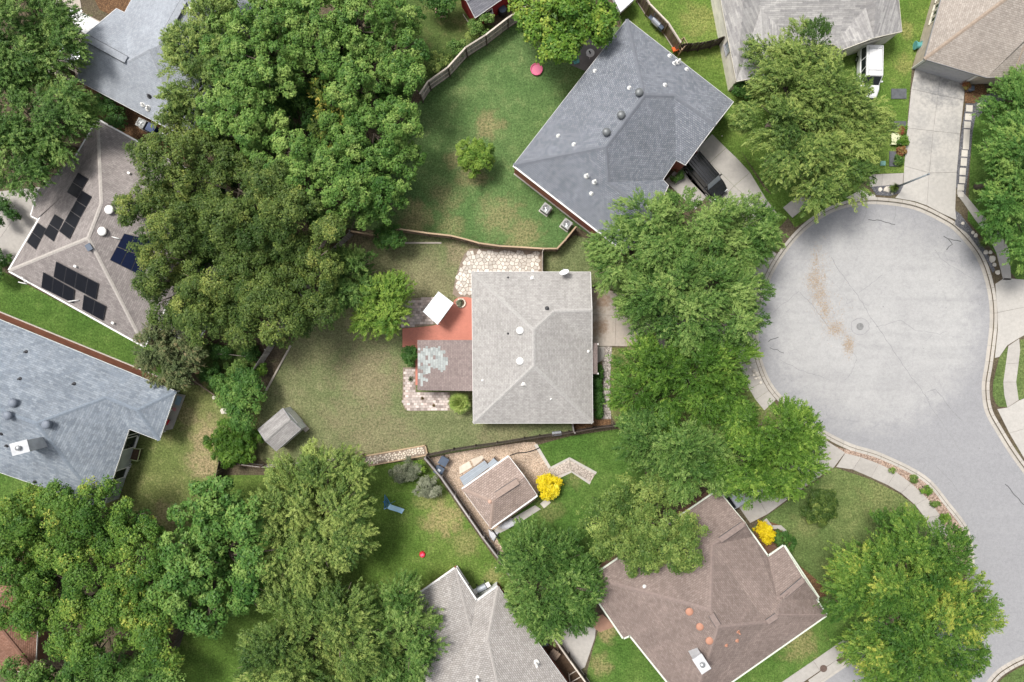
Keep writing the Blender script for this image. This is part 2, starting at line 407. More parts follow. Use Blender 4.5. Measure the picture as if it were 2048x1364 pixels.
concrete_mat('red_patio', (0.55, 0.215, 0.16), (0.40, 0.17, 0.13), 0.5, [(850, 670, 1.5, .6), (890, 660, 1.3, .4)], 0.0, 0.5, 0.06)
concrete_mat('terracotta_slab', (0.36, 0.21, 0.15), (0.25, 0.16, 0.12), 0.5)
gravel_mat('brick_path', (0.47, 0.40, 0.345), (0.55, 0.475, 0.415), (0.42, 0.36, 0.31), 8)
concrete_mat('dark_flag', (0.20, 0.19, 0.185), (0.12, 0.115, 0.11), 0.5)
shingle_mat('shingle_light', (0.355, 0.34, 0.325), (0.43, 0.412, 0.395), (0.28, 0.268, 0.258), wear=0.06)
shingle_mat('shingle_blue_grey', (0.185, 0.20, 0.23), (0.285, 0.30, 0.33), (0.085, 0.095, 0.115), tab=0.24, row=0.165, wear=0.06, mortar=0.02)
shingle_mat('shingle_slate', (0.19, 0.22, 0.26), (0.29, 0.322, 0.36), (0.18, 0.205, 0.24), tab=0.45, row=0.19, wear=0.12)
shingle_mat('shingle_ash', (0.32, 0.345, 0.385), (0.37, 0.395, 0.435), (0.28, 0.30, 0.335), wear=0.08)
shingle_mat('shingle_taupe', (0.235, 0.208, 0.20), (0.31, 0.28, 0.265), (0.19, 0.168, 0.162), tab=0.4, wear=0.14)
shingle_mat('shingle_brown', (0.22, 0.172, 0.153), (0.28, 0.224, 0.20), (0.15, 0.112, 0.098), wear=0.08)
shingle_mat('shingle_fawn', (0.32, 0.25, 0.215), (0.42, 0.335, 0.295), (0.20, 0.15, 0.13), wear=0.06, row=0.2, mortar=0.022)
shingle_mat('shingle_beige', (0.33, 0.29, 0.255), (0.41, 0.365, 0.325), (0.24, 0.205, 0.18), wear=0.06)
shingle_mat('shingle_grey', (0.33, 0.305, 0.285), (0.43, 0.405, 0.385), (0.21, 0.195, 0.185), tab=0.27, row=0.17, wear=0.07, mortar=0.02)
shingle_mat('shingle_streaky', (0.29, 0.28, 0.28), (0.45, 0.435, 0.42), (0.33, 0.32, 0.31), tab=1.0, row=0.17, wear=0.1)
shingle_mat('shingle_patio', (0.245, 0.195, 0.185), (0.295, 0.24, 0.225), (0.19, 0.15, 0.14), wear=0.08)
shingle_mat('shingle_shed', (0.27, 0.255, 0.25), (0.36, 0.345, 0.335), (0.22, 0.21, 0.205), tab=0.8, wear=0.15)
shingle_mat('shingle_terracotta', (0.25, 0.13, 0.09), (0.32, 0.18, 0.13), (0.14, 0.07, 0.05), wear=0.1)
wall_mat('brick_red', (0.40, 0.125, 0.085), (0.50, 0.175, 0.12), (0.36, 0.22, 0.175), 0.45, 0.13)
wall_mat('brick_brown', (0.24, 0.115, 0.075), (0.30, 0.16, 0.11), (0.30, 0.24, 0.2), 0.4, 0.12)
wall_mat('siding_cream', (0.78, 0.74, 0.67), (0.81, 0.77, 0.70), (0.62, 0.58, 0.52), 40, 0.19, 0.01, 0.3)
wall_mat('siding_grey', (0.42, 0.45, 0.45), (0.46, 0.49, 0.49), (0.3, 0.32, 0.32), 40, 0.19, 0.01, 0.3)
wall_mat('siding_white', (0.74, 0.75, 0.77), (0.78, 0.79, 0.81), (0.55, 0.56, 0.58), 40, 0.2, 0.01, 0.3)
wall_mat('siding_red', (0.27, 0.02, 0.022), (0.31, 0.03, 0.03), (0.15, 0.01, 0.012), 40, 0.25, 0.012, 0.3)
wall_mat('siding_tan', (0.48, 0.41, 0.34), (0.52, 0.45, 0.38), (0.38, 0.32, 0.26), 40, 0.19, 0.01, 0.3)
wall_mat('garage_door_paint', (0.36, 0.35, 0.37), (0.39, 0.38, 0.40), (0.24, 0.235, 0.25), 0.9, 0.55, 0.02, 0.5)
plain('trim_white', (0.78, 0.77, 0.75), 0.5, 0.06); plain('trim_cream', (0.66, 0.62, 0.53), 0.55, 0.06)
plain('door_grey', (0.50, 0.49, 0.51), 0.6, 0.06); plain('trim_grey', (0.30, 0.30, 0.32), 0.6, 0.08); plain('trim_green_white', (0.66, 0.70, 0.60), 0.5, 0.06)
plain('vent_white', (0.80, 0.79, 0.76), 0.45, 0.05); plain('vent_dark', (0.19, 0.20, 0.205), 0.45, 0.15, metal=0.3)
plain('vent_terracotta', (0.46, 0.23, 0.155), 0.6, 0.08); plain('pipe_dark', (0.07, 0.07, 0.075), 0.6)
plain('vent_blue', (0.09, 0.115, 0.16), 0.5, 0.1); plain('vent_slate', (0.20, 0.225, 0.27), 0.5, 0.1)
plain('vent_terracotta_pale', (0.62, 0.40, 0.31), 0.6, 0.06)
plain('steel', (0.50, 0.51, 0.52), 0.35, 0.1, metal=0.7); plain('galvanised', (0.33, 0.36, 0.40), 0.5, 0.12, metal=0.4)
plain('unit_grey', (0.36, 0.365, 0.36), 0.55, 0.1); plain('black_plastic', (0.02, 0.02, 0.022), 0.5); plain('rubber', (0.015, 0.015, 0.015), 0.8)
plain('bin_blue', (0.012, 0.045, 0.16), 0.45, 0.08); plain('bin_dark', (0.075, 0.10, 0.145), 0.45, 0.08); plain('sticker', (0.55, 0.58, 0.62), 0.5)
plain('pink_plastic', (0.68, 0.14, 0.26), 0.4, 0.05); plain('pink_water', (0.72, 0.22, 0.33), 0.12, 0.04)
plain('slide_blue', (0.50, 0.75, 0.93), 0.35, 0.06); plain('frame_blue', (0.03, 0.17, 0.42), 0.4, 0.06); plain('toy_red', (0.66, 0.03, 0.05), 0.35, 0.06)
plain('teal', (0.12, 0.36, 0.36), 0.5); plain('orange', (0.72, 0.14, 0.03), 0.5); plain('lime_frame', (0.45, 0.52, 0.27), 0.5)
plain('canopy_white', (0.80, 0.84, 0.87), 0.4, 0.08, 1.2); plain('deck_grey', (0.33, 0.37, 0.42), 0.6, 0.06, objvar=0.05)
plain('tarp', (0.62, 0.62, 0.66), 0.7, 0.14, 2.0); plain('limestone', (0.68, 0.60, 0.50), 0.85, 0.12, 2.0, objvar=0.15, bstr=0.5)
plain('flagstone', (0.64, 0.59, 0.53), 0.85, 0.14, 1.6, objvar=0.20, bstr=0.4); plain('sand_joint', (0.27, 0.215, 0.17), 0.95, 0.2)
plain('rock', (0.62, 0.57, 0.50), 0.85, 0.15, 2.0, objvar=0.2, bstr=0.5)
plain('paver', (0.45, 0.37, 0.335), 0.85, 0.12, 3.0, objvar=0.36, bstr=0.3); plain('paver_light', (0.58, 0.50, 0.46), 0.85, 0.1, 3.0, objvar=0.28, bstr=0.3)
plain('stone_slab', (0.60, 0.56, 0.50), 0.85, 0.08, 2.0, objvar=0.05); plain('yellow_slab', (0.62, 0.63, 0.40), 0.7, 0.06)
plain('slate', (0.10, 0.105, 0.115), 0.7, 0.2, 3.0, objvar=0.15); plain('soil', (0.085, 0.055, 0.035), 0.95, 0.25, 5.0)
plain('iron_grey', (0.22, 0.22, 0.22), 0.7, 0.2, 6.0); plain('iron', (0.13, 0.09, 0.075), 0.7, 0.2, 6.0); plain('crack_seal', (0.10, 0.10, 0.105), 0.9, 0.2); plain('crack_fine', (0.25, 0.25, 0.255), 0.9, 0.2)
plain('patch_concrete', (0.375, 0.37, 0.37), 0.9, 0.08); plain('shingle_new', (0.36, 0.385, 0.375), 0.9, 0.1, 6.0, objvar=0.22)
plain('solar_cell', (0.010, 0.011, 0.015), 0.25, 0.1, 1.0, spec=0.12); plain('solar_frame', (0.045, 0.045, 0.05), 0.4, spec=0.2); plain('solar_blue', (0.006, 0.011, 0.035), 0.2, 0.1, spec=0.15)
plain('lamp_pole', (0.30, 0.335, 0.365), 0.5, 0.06, metal=0.2); plain('mesh_wire', (0.03, 0.03, 0.03), 0.7)
plain('cushion_blue', (0.30, 0.42, 0.52), 0.8, 0.1); plain('cloth_pink', (0.6, 0.28, 0.30), 0.8, 0.1)
plain('utility_green', (0.22, 0.42, 0.36), 0.6); plain('brick_bed', (0.42, 0.17, 0.11), 0.85, 0.15); plain('burnt_box', (0.55, 0.30, 0.17), 0.8, 0.1)
wood_mat('wood_grey', (0.27, 0.245, 0.235), (0.42, 0.395, 0.375)); wood_mat('wood_dark', (0.07, 0.055, 0.048), (0.12, 0.10, 0.085))
wood_mat('wood_brown', (0.17, 0.125, 0.095), (0.25, 0.19, 0.15)); wood_mat('wood_tan', (0.40, 0.29, 0.19), (0.50, 0.37, 0.25))
wood_mat('wood_pale', (0.48, 0.42, 0.36), (0.58, 0.52, 0.45)); wood_mat('bark', (0.10, 0.08, 0.062), (0.17, 0.14, 0.11)); wood_mat('bark_grey', (0.2, 0.17, 0.15), (0.28, 0.25, 0.22))
glass_mat('glass_dark'); glass_mat('glass_painted_sky', (0.34, 0.38, 0.42), 0.25)  # the pale glass has a sky reflection painted into its colour
paint_mat('car_white', (0.80, 0.80, 0.80)); paint_mat('car_black', (0.012, 0.013, 0.015)); paint_mat('car_silver', (0.45, 0.48, 0.52), 0.3, 0.4)
plain('light_red', (0.5, 0.02, 0.02), 0.2); plain('light_clear', (0.7, 0.72, 0.74), 0.15)
leaf_mat('leaf_elm', [(0.0, (0.040, 0.104, 0.017)), (0.5, (0.111, 0.209, 0.043)), (1.0, (0.276, 0.383, 0.104))])
leaf_mat('leaf_elm_olive', [(0.0, (0.046, 0.100, 0.019)), (0.5, (0.129, 0.207, 0.044)), (1.0, (0.320, 0.396, 0.104))])
leaf_mat('leaf_elm_bright', [(0.0, (0.043, 0.109, 0.011)), (0.5, (0.111, 0.217, 0.028)), (1.0, (0.276, 0.392, 0.067))])
leaf_mat('leaf_oak', [(0.0, (0.036, 0.078, 0.014)), (0.5, (0.10, 0.155, 0.034)), (0.85, (0.185, 0.245, 0.055)), (1.0, (0.29, 0.33, 0.08))])
leaf_mat('leaf_ash', [(0.0, (0.045, 0.12, 0.02)), (0.5, (0.13, 0.245, 0.048)), (1.0, (0.31, 0.43, 0.11))])
leaf_mat('leaf_ash_yellow', [(0.0, (0.037, 0.104, 0.015)), (0.5, (0.107, 0.209, 0.032)), (0.9, (0.231, 0.331, 0.057)), (1.0, (0.392, 0.418, 0.076))])
leaf_mat('leaf_dark', [(0.0, (0.02, 0.065, 0.012)), (0.5, (0.05, 0.13, 0.024)), (1.0, (0.11, 0.21, 0.042))])
leaf_mat('leaf_broad', [(0.0, (0.037, 0.109, 0.019)), (0.5, (0.102, 0.217, 0.043)), (1.0, (0.240, 0.357, 0.085))])
leaf_mat('leaf_sun', [(0.0, (0.045, 0.122, 0.015)), (0.5, (0.120, 0.235, 0.028)), (0.85, (0.240, 0.348, 0.052)), (1.0, (0.374, 0.435, 0.076))])
leaf_mat('leaf_yellow', [(0.0, (0.62, 0.46, 0.01)), (0.5, (0.85, 0.70, 0.02)), (1.0, (0.92, 0.84, 0.10))], 0.25)
leaf_mat('leaf_gold_green', [(0.0, (0.055, 0.095, 0.016)), (0.62, (0.110, 0.172, 0.024)), (0.82, (0.331, 0.327, 0.049)), (1.0, (0.570, 0.447, 0.107))])
leaf_mat('leaf_silver', [(0.0, (0.105, 0.126, 0.076)), (0.5, (0.210, 0.231, 0.151)), (1.0, (0.357, 0.366, 0.268))])
leaf_mat('leaf_juniper', [(0.0, (0.06, 0.095, 0.035)), (0.5, (0.13, 0.17, 0.065)), (0.9, (0.21, 0.22, 0.10)), (1.0, (0.29, 0.23, 0.12))])
leaf_mat('leaf_bronze', [(0.0, (0.095, 0.058, 0.023)), (0.5, (0.167, 0.126, 0.035)), (1.0, (0.315, 0.193, 0.070))])
leaf_mat('leaf_palm', [(0.0, (0.12, 0.20, 0.04)), (0.5, (0.26, 0.36, 0.08)), (1.0, (0.46, 0.50, 0.18))])
leaf_mat('leaf_litter', [(0.0, (0.34, 0.26, 0.19)), (0.5, (0.42, 0.33, 0.25)), (1.0, (0.47, 0.39, 0.31))], 0.1, 0.9)
leaf_mat('leaf_red', [(0.0, (0.167, 0.048, 0.023)), (0.5, (0.293, 0.096, 0.052)), (1.0, (0.272, 0.231, 0.070))])

# ------------------------------------------------------------------ ground, street, kerb
b = MB(); b.add([(-700, -700, -0.2), (700, -700, -0.2), (700, 700, -0.2), (-700, 700, -0.2)], [(0, 1, 2, 3)]); b.build('ground', 'earth', kind='structure')
RB = [(1300, 1590), (1560, 1418), (1640, 1364), (1706, 1319), (1790, 1268), (1870, 1218), (1922, 1178), (1943, 1140), (1942, 1096), (1930, 1055), (1896, 1010), (1849, 957), (1763, 913),
      (1700, 893), (1640, 862), (1595, 828), (1550, 785), (1526, 742), (1513, 690), (1514, 630), (1530, 570), (1560, 512), (1605, 458), (1660, 420), (1715, 404), (1765, 402),
      (1830, 412), (1885, 437), (1918, 460), (1960, 512), (1982, 576), (1988, 640), (1979, 723), (1972, 771), (1977, 818), (1997, 857), (2040, 924), (2110, 1010), (2200, 1085), (2400, 1160), (4200, 1165)]
RBS = smooth_line(RB, 5)
RB2 = smooth_line([(1300, 1780), (1850, 1480), (1930, 1420), (1975, 1374), (1997, 1349), (2022, 1332), (2050, 1318), (2150, 1275), (2400, 1255), (4200, 1255)], 5)
road = flat('road', [(1200, 380), (4200, 380), (4200, 1900), (1200, 1900)], -0.15, 'road_concrete')
flat('yard_ground', RBS + [(4200, -3400), (-3400, -3400), (-3400, 4200), (1295, 4200)], 0.0, 'earth', thick=0.19)
flat('yard_ground', RB2 + [(4200, 4200), (1300, 4200)], 0.0, 'earth', thick=0.19)
def kerb(line, side, z_skip=()):
    """kerb and gutter pan along a road edge, cast in lengths of about three metres"""
    st = tag(thing('kerb', None, None, P(*line[len(line) // 2], -0.15)), kind='structure')
    pts = [l for l in line if -60 < l[0] < 2200 and -60 < l[1] < 1460]
    k = 0
    while k < len(pts) - 1:
        j = min(k + 2, len(pts) - 1); seg = pts[k:j + 1]
        i0 = pts.index(seg[0])
        ref = pts[max(0, k - 1):min(len(pts), j + 2)]
        def off(d): 
            o = offset_line(ref, d * side); s = 1 if k > 0 else 0; return o[s:s + len(seg)]
        def shrink(o):
            o = [Vector(q) for q in PP(o)]
            a = (o[1] - o[0]).normalized() * 0.012; c = (o[-2] - o[-1]).normalized() * 0.012
            o[0] += a; o[-1] += c; return o
        prof = [(-6.5, -.148), (-6.3, -.135), (-0.6, -.135), (0.8, 0.0), (1.6, 0.022), (6.8, 0.022), (6.9, -.05)]
        rows = [[(q.x, q.y, z) for q in shrink(off(d))] for d, z in prof]
        V = [v for r in rows for v in r]; n = len(seg); F = []
        for a in range(len(rows) - 1):
            for c in range(n - 1): F.append((a * n + c, a * n + c + 1, (a + 1) * n + c + 1, (a + 1) * n + c))
        if side > 0: F = [f[::-1] for f in F]
        mk('kerb_stone', V, F, 'kerb_concrete', st)
        k = j
kerb(RBS, -1); kerb(RB2, 1)

# ------------------------------------------------------------------ lawns (each yard has its own turf)
Z = 0.008
LZ = [0.004]
def lawn(pts, mat, z=Z, sm=0):
    LZ[0] += .0012; z = LZ[0]
    return flat('lawn', smooth_line(pts + [pts[0]], sm)[:-1] if sm else pts, z, mat)
lawn([(500, 905), (528, 790), (582, 692), (640, 560), (702, 466), (800, 462), (856, 469), (902, 474), (958, 489), (1000, 495), (1085, 500), (1085, 548), (960, 620), (960, 830), (1146, 830), (1146, 862), (1070, 876), (850, 916), (700, 930), (560, 945)], 'turf_centre')
lawn([(690, 455), (700, 380), (770, 280), (850, 192), (899, 147), (936, 117), (974, 87), (1016, 57), (1080, 20), (1180, 40), (1260, 60), (1240, 200), (1200, 482), (1152, 453), (1130, 480), (1113, 496), (1040, 493), (958, 485), (901, 470), (855, 465), (798, 457), (745, 460)], 'turf_northeast')
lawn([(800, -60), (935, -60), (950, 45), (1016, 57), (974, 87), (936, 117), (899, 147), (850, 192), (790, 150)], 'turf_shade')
lawn([(1250, -60), (1430, -60), (1460, 185), (1480, 300), (1530, 380), (1590, 420), (1545, 470), (1400, 300), (1240, 60)], 'turf_bright')
lawn([(1640, -60), (1880, -60), (1860, 20), (1824, 133), (1815, 240), (1808, 346), (1740, 348), (1690, 408), (1640, 425), (1590, 455), (1480, 300), (1460, 185)], 'turf_bright', 0.012)
lawn([(1950, 205), (2300, 205), (2300, 560), (2035, 560), (2000, 520), (1985, 500), (1960, 470), (1935, 440), (1940, 330)], 'turf_deep')
lawn([(1500, 1060), (1535, 1030), (1670, 935), (1745, 960), (1800, 988), (1832, 1014), (1852, 1040), (1900, 1090), (1880, 1200), (1760, 1262), (1640, 1235), (1600, 1150)], 'turf_front')
lawn([(1380, 1460), (1460, 1360), (1655, 1225), (1770, 1190), (1760, 1262), (1690, 1278), (1560, 1366), (1480, 1420)], 'turf_deep')
lawn([(1165, 1460), (1175, 1340), (1188, 1290), (1196, 1262), (1230, 1240), (1360, 1400), (1360, 1460)], 'turf_deep')
lawn([(1075, 890), (1140, 872), (1235, 858), (1290, 880), (1290, 980), (1200, 1160), (1040, 1160), (1000, 1090), (985, 1062), (1080, 960)], 'turf_deep')
lawn([(560, 950), (735, 932), (846, 918), (880, 960), (935, 1040), (992, 1120), (1018, 1155), (1070, 1290), (900, 1290), (600, 1460), (335, 1460), (350, 1290), (400, 1080), (440, 950)], 'turf_south')
lawn([(250, 840), (352, 770), (420, 770), (530, 790), (500, 905), (440, 935), (428, 985), (400, 1080), (330, 1120), (150, 1080), (205, 980)], 'turf_west')
lawn([(-120, 520), (10, 545), (150, 620), (300, 690), (360, 760), (352, 785), (180, 725), (-120, 610)], 'turf_deep', 0.012)
lawn([(-120, 900), (0, 940), (160, 980), (150, 1100), (-120, 1100)], 'turf_deep')
lawn([(1087, 500), (1113, 500), (1150, 470), (1200, 485), (1330, 560), (1300, 590), (1182, 572), (1182, 545), (1087, 548)], 'turf_centre', 0.012)
lawn([(1222, 695), (1480, 695), (1520, 770), (1590, 850), (1660, 880), (1480, 1010), (1300, 900), (1236, 856), (1222, 830)], 'turf_west', 0.012)
lawn([(2008, 700), (1998, 716), (1992, 740), (1986, 765), (1985, 790), (1991, 806), (1997, 813), (2014, 814), (2008, 790), (2006, 765), (2011, 730), (2016, 692)], 'turf_front', 0.03)
lawn([(2040, 680), (2300, 600), (2300, 760), (2050, 796), (2037, 800), (2031, 772), (2038, 720)], 'turf_front', 0.012)
lawn([(2000, 1500)] + [(a + 8, c + 8) for a, c in RB2 if 1950 < a < 2300] + [(2300, 1500)], 'turf_front', 0.03)
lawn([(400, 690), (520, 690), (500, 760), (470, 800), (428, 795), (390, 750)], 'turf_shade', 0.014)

# gravel, mulch and beds
LZ[0] = .03
def bed(name, pts, z, mat):
    LZ[0] += .0008; return flat(name, pts, LZ[0], mat)
bed('gravel_strip', [(1204, 693), (1224, 693), (1220, 760), (1222, 838), (1203, 838), (1206, 760)], 0.016, 'river_gravel')
bed('mulch_bed', [(1146, 838), (1222, 838), (1222, 852), (1148, 866)], 0.014, 'mulch')
bed('gravel_strip', [(1660, 890)] + [(a, c) for a, c in offset_line(RBS, -6) if 1700 < a < 1945 and 890 < c < 1150][::-1] + [(1905, 1120), (1884, 1062), (1878, 1040), (1850, 1000), (1810, 962), (1750, 933), (1700, 915)], 0.016, 'pink_gravel')
bed('gravel_yard', [(850, 918), (906, 906), (994, 892), (1049, 884), (1070, 884), (1100, 935), (1070, 1000), (985, 1062), (1018, 1120), (1008, 1128), (966, 1074), (908, 990)], 0.014, 'tan_gravel')
bed('slate_strip', [(1931, 207), (1956, 207), (1945, 262), (1938, 330), (1930, 395), (1925, 400), (1910, 372), (1914, 330), (1922, 262)], 0.016, 'slate_chip')
bed('slate_strip', [(1952, 196), (1990, 185), (2010, 200), (1975, 215), (1955, 235), (1948, 222)], 0.018, 'slate_chip')
bed('mulch_bed', [(1929, 178), (1965, 165), (1975, 185), (1948, 207), (1929, 206)], 0.02, 'mulch')
bed('slate_strip', [(1909, 420), (1920, 428), (1948, 465), (1975, 508), (1990, 540), (1985, 546), (1968, 512), (1936, 468), (1910, 450)], 0.024, 'slate_chip')
bed('planting_bed', [(1150, 85), (1215, 70), (1190, 150), (1140, 130)], 0.014, 'dark_flag')
bed('mulch_bed', [(1598, 1130), (1640, 1165), (1655, 1190), (1625, 1200), (1590, 1150)], 0.016, 'mulch')
bed('mulch_bed', [(1505, 1060), (1530, 1040), (1560, 1050), (1580, 1075), (1580, 1110), (1530, 1110)], 0.016, 'mulch')
bed('planting_bed', [(1740, 372), (1760, 366), (1808, 368), (1800, 386), (1780, 392), (1752, 390)], 0.026, 'slate_chip')
bed('mulch_bed', [(140, 160), (200, 180), (360, 268), (420, 330), (300, 300), (200, 240), (130, 220)], 0.014, 'mulch')
bed('mulch_bed', [(170, -40), (300, -40), (245, 40), (200, 20)], 0.014, 'mulch')
bed('planting_bed', [(1082, 1290), (1108, 1275), (1170, 1366), (1150, 1380), (1130, 1366)], 0.014, 'soil')

# ------------------------------------------------------------------ slabs of concrete: every bay is a piece
def slabs(name, mat, polys, z=0.05, pc='slab', inset=0.012, thick=0.06, bev=True):
    c = polys[0]; st = tag(thing(name, None, None, P(sum(q[0] for q in c) / len(c), sum(q[1] for q in c) / len(c), 0.0)), kind='structure')
    for poly in polys:
        w = inset_poly(PP(poly), inset); m = MB(); m.prism(w, z - thick, z - 0.008); m.build(pc, mat, st)
    return st
def strip(left, right, n_each=1):
    """quads between two pixel polylines"""
    return [[left[i], left[i + 1], right[i + 1], right[i]] for i in range(len(left) - 1)]
slabs('driveway', 'concrete_worn', [[(1180, 575), (1232, 583), (1232, 631), (1180, 629)], [(1232, 583), (1300, 592), (1300, 633), (1232, 631)], [(1180, 629), (1232, 631), (1230, 692), (1180, 692)],
      [(1232, 631), (1300, 633), (1300, 694), (1230, 692)], [(1300, 592), (1400, 600), (1400, 640), (1300, 633)], [(1300, 633), (1400, 640), (1400, 700), (1300, 694)], [(1400, 600), (1468, 606), (1468, 706), (1400, 700)]])
slabs('front_walk', 'concrete_plain', [[(1180, 693), (1208, 693), (1208, 712), (1203, 722), (1194, 726), (1180, 726)]])
oc = lambda d: offset_line(RBS, d)
def ring(i0, i1, step, d0, d1):
    a = oc(d0)[i0:i1 + 1:step]; c = oc(d1)[i0:i1 + 1:step]; return strip(a, c)
def nearest(px, py): return min(range(len(RBS)), key=lambda i: (RBS[i][0] - px) ** 2 + (RBS[i][1] - py) ** 2)
i0, i1 = nearest(1555, 792), nearest(1560, 512)
slabs('sidewalk', 'concrete_plain', ring(i0, i1, 2, -8, -40))
i0, i1 = nearest(1605, 458), nearest(1700, 408)
slabs('sidewalk', 'concrete_plain', ring(i0, i1, 2, -30, -58))
slabs('driveway', 'concrete_plain', [[(1360, 330), (1392, 300), (1420, 325), (1380, 362)], [(1392, 300), (1424, 268), (1452, 296), (1420, 325)], [(1330, 362), (1360, 330), (1420, 385), (1390, 420)],
      [(1380, 362), (1420, 325), (1468, 372), (1430, 412)], [(1420, 325), (1452, 296), (1472, 315), (1500, 345), (1468, 372)], [(1430, 412), (1468, 372), (1520, 420), (1490, 470)],
      [(1468, 372), (1500, 345), (1532, 398), (1558, 432), (1536, 470), (1520, 420)], [(1490, 470), (1520, 420), (1536, 470), (1520, 510)]], 0.052)
slabs('driveway', 'concrete_drive', [[(1830, 137), (1881, 151), (1875, 190), (1822, 178)], [(1881, 151), (1930, 165), (1927, 200), (1875, 190)],
      [(1822, 178), (1875, 190), (1866, 262), (1814, 256)], [(1875, 190), (1927, 200), (1920, 268), (1866, 262)], [(1814, 256), (1866, 262), (1858, 346), (1808, 332)],
      [(1866, 262), (1920, 268), (1913, 345), (1858, 346)], [(1808, 332), (1858, 346), (1853, 411), (1830, 403), (1790, 396), (1800, 384), (1806, 372)],
      [(1858, 346), (1913, 345), (1910, 418), (1912, 440), (1885, 428), (1853, 411)]], 0.054)
slabs('apron', 'concrete', [[(1690, 396), (1722, 380), (1750, 390), (1752, 397), (1712, 399)]], 0.044)
slabs('sidewalk', 'concrete_plain', [[(1738, 350), (1765, 348), (1763, 372), (1740, 374)], [(1765, 348), (1807, 346), (1805, 369), (1763, 372)]], 0.05)
slabs('sidewalk', 'concrete_plain', [[(1913, 388), (1926, 405), (1950, 440), (1975, 470), (1998, 462), (1960, 425), (1935, 395), (1915, 372)], [(1975, 470), (1992, 505), (2018, 500), (1998, 462)], [(1992, 505), (2006, 560), (2022, 560), (2018, 500)]], 0.05)
slabs('driveway', 'concrete_drive', [[(1990, 568), (2008, 556), (2060, 560), (2060, 612), (1995, 625)], [(1995, 625), (2060, 612), (2060, 664), (2038, 676), (2014, 691), (1998, 714), (1989, 716), (1995, 660)], [(2060, 560), (2300, 520), (2300, 600), (2060, 664)]], 0.05)
slabs('sidewalk', 'concrete_plain', [[(2016, 692), (2038, 677), (2040, 700), (2037, 726), (2011, 728)], [(2011, 728), (2037, 726), (2032, 764), (2006, 764)], [(2006, 764), (2032, 764), (2037, 800), (2014, 815), (2008, 790)]], 0.05)
slabs('driveway', 'concrete_drive', [[(1994, 818), (2014, 815), (2037, 801), (2075, 786), (2075, 850), (2018, 866)], [(2018, 866), (2075, 850), (2075, 955), (2050, 920)], [(2075, 786), (2300, 740), (2300, 1000), (2140, 1040), (2075, 955)]], 0.05)
low = [(1672, 934), (1705, 939), (1742, 955), (1775, 970), (1802, 986), (1830, 1010), (1850, 1036), (1866, 1075)]
upp = [(1690, 906), (1722, 914), (1757, 927), (1792, 944), (1822, 966), (1854, 996), (1880, 1030), (1898, 1070)]
slabs('sidewalk', 'concrete_plain', strip(low, upp), 0.05)
slabs('driveway', 'concrete_plain', [[(1462, 992), (1500, 1046), (1535, 1028), (1500, 972)], [(1500, 972), (1535, 1028), (1600, 980), (1565, 928)], [(1565, 928), (1600, 980), (1668, 934), (1690, 905), (1645, 876)]], 0.05)
slabs('front_walk', 'concrete_plain', [[(1525, 1042), (1533, 1036), (1545, 1052), (1537, 1058)], [(1537, 1058), (1545, 1050), (1562, 1050), (1575, 1062), (1570, 1068), (1558, 1058)], [(1530, 1100), (1545, 1088), (1560, 1098), (1542, 1112)]], 0.05)
slabs('sidewalk', 'concrete_plain', [[(1480, 1420), (1560, 1366), (1574, 1386), (1490, 1446)], [(1560, 1366), (1626, 1321), (1640, 1341), (1574, 1386)], [(1626, 1321), (1690, 1277), (1708, 1296), (1669, 1322), (1660, 1328), (1640, 1341)],
      [(1690, 1277), (1760, 1235), (1780, 1258), (1708, 1296)], [(1616, 1360), (1640, 1343), (1672, 1320), (1686, 1332), (1636, 1366), (1622, 1372)]], 0.05)
slabs('driveway', 'concrete_worn', [[(128, 12), (165, 24), (205, 45), (170, 110), (110, 70)], [(110, 70), (170, 110), (150, 165), (85, 140)], [(60, -60), (150, -60), (165, 24), (100, 10)]], 0.05)
slabs('driveway', 'concrete_plain', [[(-120, 400), (-20, 385), (40, 420), (-30, 520), (-120, 500)], [(-20, 385), (95, 372), (80, 445), (25, 530), (-30, 520), (40, 420)]], 0.05)
slabs('patio', 'concrete_plain', [[(350, 786), (372, 790), (346, 858), (325, 862)]], 0.12, thick=0.13)
slabs('patio', 'concrete_plain', [[(1096, 1272), (1180, 1235), (1192, 1252), (1190, 1275), (1180, 1305), (1170, 1334), (1160, 1340)]], 0.04)
slabs('patio', 'terracotta_slab', [[(1180, 1238), (1205, 1228), (1232, 1252), (1200, 1264), (1190, 1258)]], 0.056)
slabs('patio', 'concrete_plain', [[(982, 1066), (1000, 1050), (1070, 1010), (1082, 1018), (1032, 1050), (1000, 1066)]], 0.045)
slabs('garden_walk', 'brick_path', [[(1028, 918), (1046, 902), (1072, 888), (1100, 936), (1084, 956), (1066, 950), (1050, 950)], [(1084, 956), (1100, 936), (1139, 917), (1143, 944), (1112, 956), (1100, 968)], [(1139, 917), (1192, 946), (1180, 966), (1143, 944)]], 0.04)
slabs('garden_walk_edge', 'concrete', [[(1068, 890), (1074, 887), (1102, 934), (1097, 938)], [(1100, 934), (1139, 914), (1139, 919), (1103, 938)], [(1139, 914), (1194, 944), (1191, 949), (1139, 919)], [(1113, 954), (1142, 941), (1143, 945), (1114, 959)], [(1142, 941), (1182, 964), (1179, 969), (1143, 945)]], 0.06)

